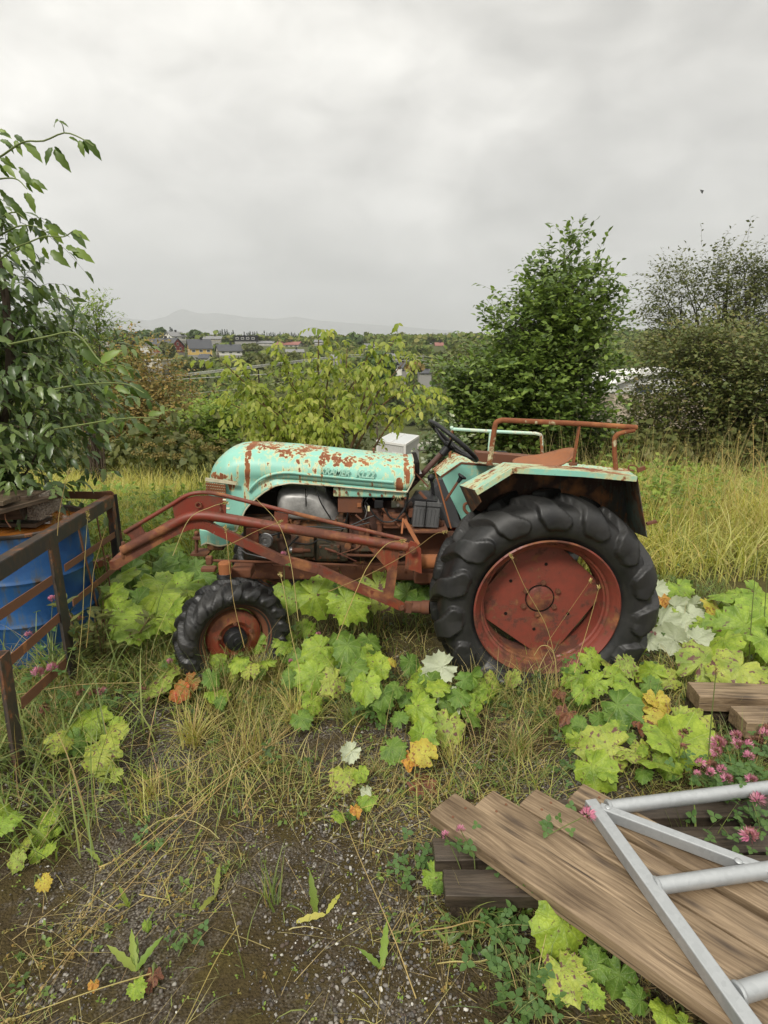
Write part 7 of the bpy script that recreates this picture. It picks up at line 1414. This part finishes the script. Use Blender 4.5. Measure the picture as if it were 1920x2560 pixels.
M_side = solid('white siding', (.70, .69, .65), .6, .25, 0, .1, .5); M_sideb = solid('beige wall', (.50, .42, .33), .8, .15, 0, .25, .6)
wb = thing('white_building', 'white building with beige base partly hidden behind the dark bush at right', 'building', (P(1700, 1060, 38).x, 40, P(1700, 1060, 38).z)); W_ = lambda x, y: P(x, y, 38)
MB().prism([W_(1540, 962), W_(1596, 941), W_(1760, 926), W_(2020, 960), W_(2020, 996), W_(1535, 985)], (0, 8, 0)).link('upper_wall', M_side, wb, False); MB().prism([W_(1535, 986), W_(2020, 997), W_(2020, 1200), W_(1528, 1200)], (.1, 7.8, 0)).link('lower_wall', M_sideb, wb, False)
for k in range(5): MB().bar(W_(1540, 964 + 4.4 * k) + Vector((0, -.03, 0)), W_(2015, 964 + 7 * k) + Vector((0, -.03, 0)), .03, .03).link('siding_board', M_side, wb, False)
MB().bar(W_(1534, 962) + Vector((0, -.15, .05)), W_(1596, 938) + Vector((0, -.15, .05)), .4, .12).bar(W_(1596, 938) + Vector((0, -.15, .05)), W_(1762, 923) + Vector((0, -.15, .05)), .4, .12).link('roof_edge', M_contd, wb, False)
MB().box(W_(1610, 972) + Vector((0, -.03, 0)), (1.0, .06, .5)).link('window', H_PANE, wb, False)
# power lines and poles
M_line = solid('pale cable', (.55, .55, .50), .5, .3, 0, .1, 3); M_pole = solid('grey pole', (.30, .28, .25), .8, .2, 0, .3, 3)
def pole(lab, px, pyt, Y): p = P(px, pyt, Y); t = thing('power_pole', lab, 'pole', (p.x, Y, tz(p.x, Y)), 'power poles'); MB().tube([(p.x, Y, tz(p.x, Y) - .5), p], [.16, .11], 8).link('shaft', M_pole, t); MB().bar(p + Vector((-.8, 0, -.35)), p + Vector((.8, 0, -.35)), .1, .1).link('crossarm', M_pole, t, False); return p
pole('wooden pole standing behind the leaning tree at left', 130, 960, 42); pole('grey pole rising right of the yellow-green shrub', 850, 884, 95); pole('pole half hidden in the yellow-green shrub', 802, 925, 70); pole('pole beside the dark cottage', 1013, 898, 150); pole('pole in front of the wooded hill, right one', 1058, 886, 170); pole('pole in front of the wooded hill, left one', 1035, 884, 175)
def line(lab, pts, r_, n=24): W3 = [P(*p) for p in pts]; o = MB().tube(smooth_path(W3, n), r_, 6).link('power_line', M_line, None); tag(o, lab, 'power line', 'power lines across the valley')
for k, (dy, r_) in enumerate(((0, .035), (2.6, .035), (5, .04), (-.5, .02))): line(('topmost', 'second', 'third', 'hindmost')[k] + ' strand of the thick pale power cable crossing from lower left', [(130, 974 + dy, 42), (400, 942 + dy, 58), (640, 914 + dy, 76), (850, 889 + dy, 95)], r_)
line('single thin line below the thick cable at left', [(130, 968, 42), (400, 951, 55), (620, 938, 63), (802, 928, 70)], .028); line('sagging thin line between the yellow-green shrub and the brown bush', [(300, 1000, 45), (480, 984, 52), (640, 966, 60), (802, 940, 70)], .014)
line('upper line slanting down right above the dark cottage', [(850, 889, 95), (960, 886, 125), (1080, 905, 150), (1200, 930, 170)], .05); line('lower line slanting down right above the dark cottage', [(850, 891, 95), (960, 896, 125), (1080, 912, 150), (1200, 940, 170)], .05)
line('thin line between the two small poles on the wooded hill', [(1013, 903, 150), (1058, 891, 170), (1140, 905, 190)], .03)
# bird in the sky
M_bird = solid('bird', (.05, .05, .05), .8, .1, 0, .1, 3); c = P(1755, 477, 60); bd = thing('bird', 'small dark bird flying high in the grey sky at right', 'bird', c)
MB().ball(c, .08, 6, (2.2, .8, .8)).link('body', M_bird, bd); MB().prism([c, c + Vector((-.08, .3, .16)), c + Vector((.05, .34, .16)), c + Vector((.14, 0, 0))], (0, 0, .015)).prism([c, c + Vector((-.2, -.25, -.20)), c + Vector((-.02, -.22, -.30)), c + Vector((.14, 0, 0))], (0, 0, .015)).link('wings', M_bird, bd, False)
# grey boulders and dumped pale rubbish by the white-leaved bush
for i, (px, py, Yd, s_) in enumerate(((1068, 1118, 9.0, .12), (1104, 1180, 6.6, .08))):
    c = P(px, py, Yd); mb = MB().ball(c, s_, 7, (1.2, 1, .7)); mb.v = [v + (v - c) * .35 * mnoise.noise(v * 6) for v in mb.v]; tag(mb.link('rock', M_stone, None, False), ('pale rock beside the container cabin', 'pale rock left of the far fender')[i], 'rock')
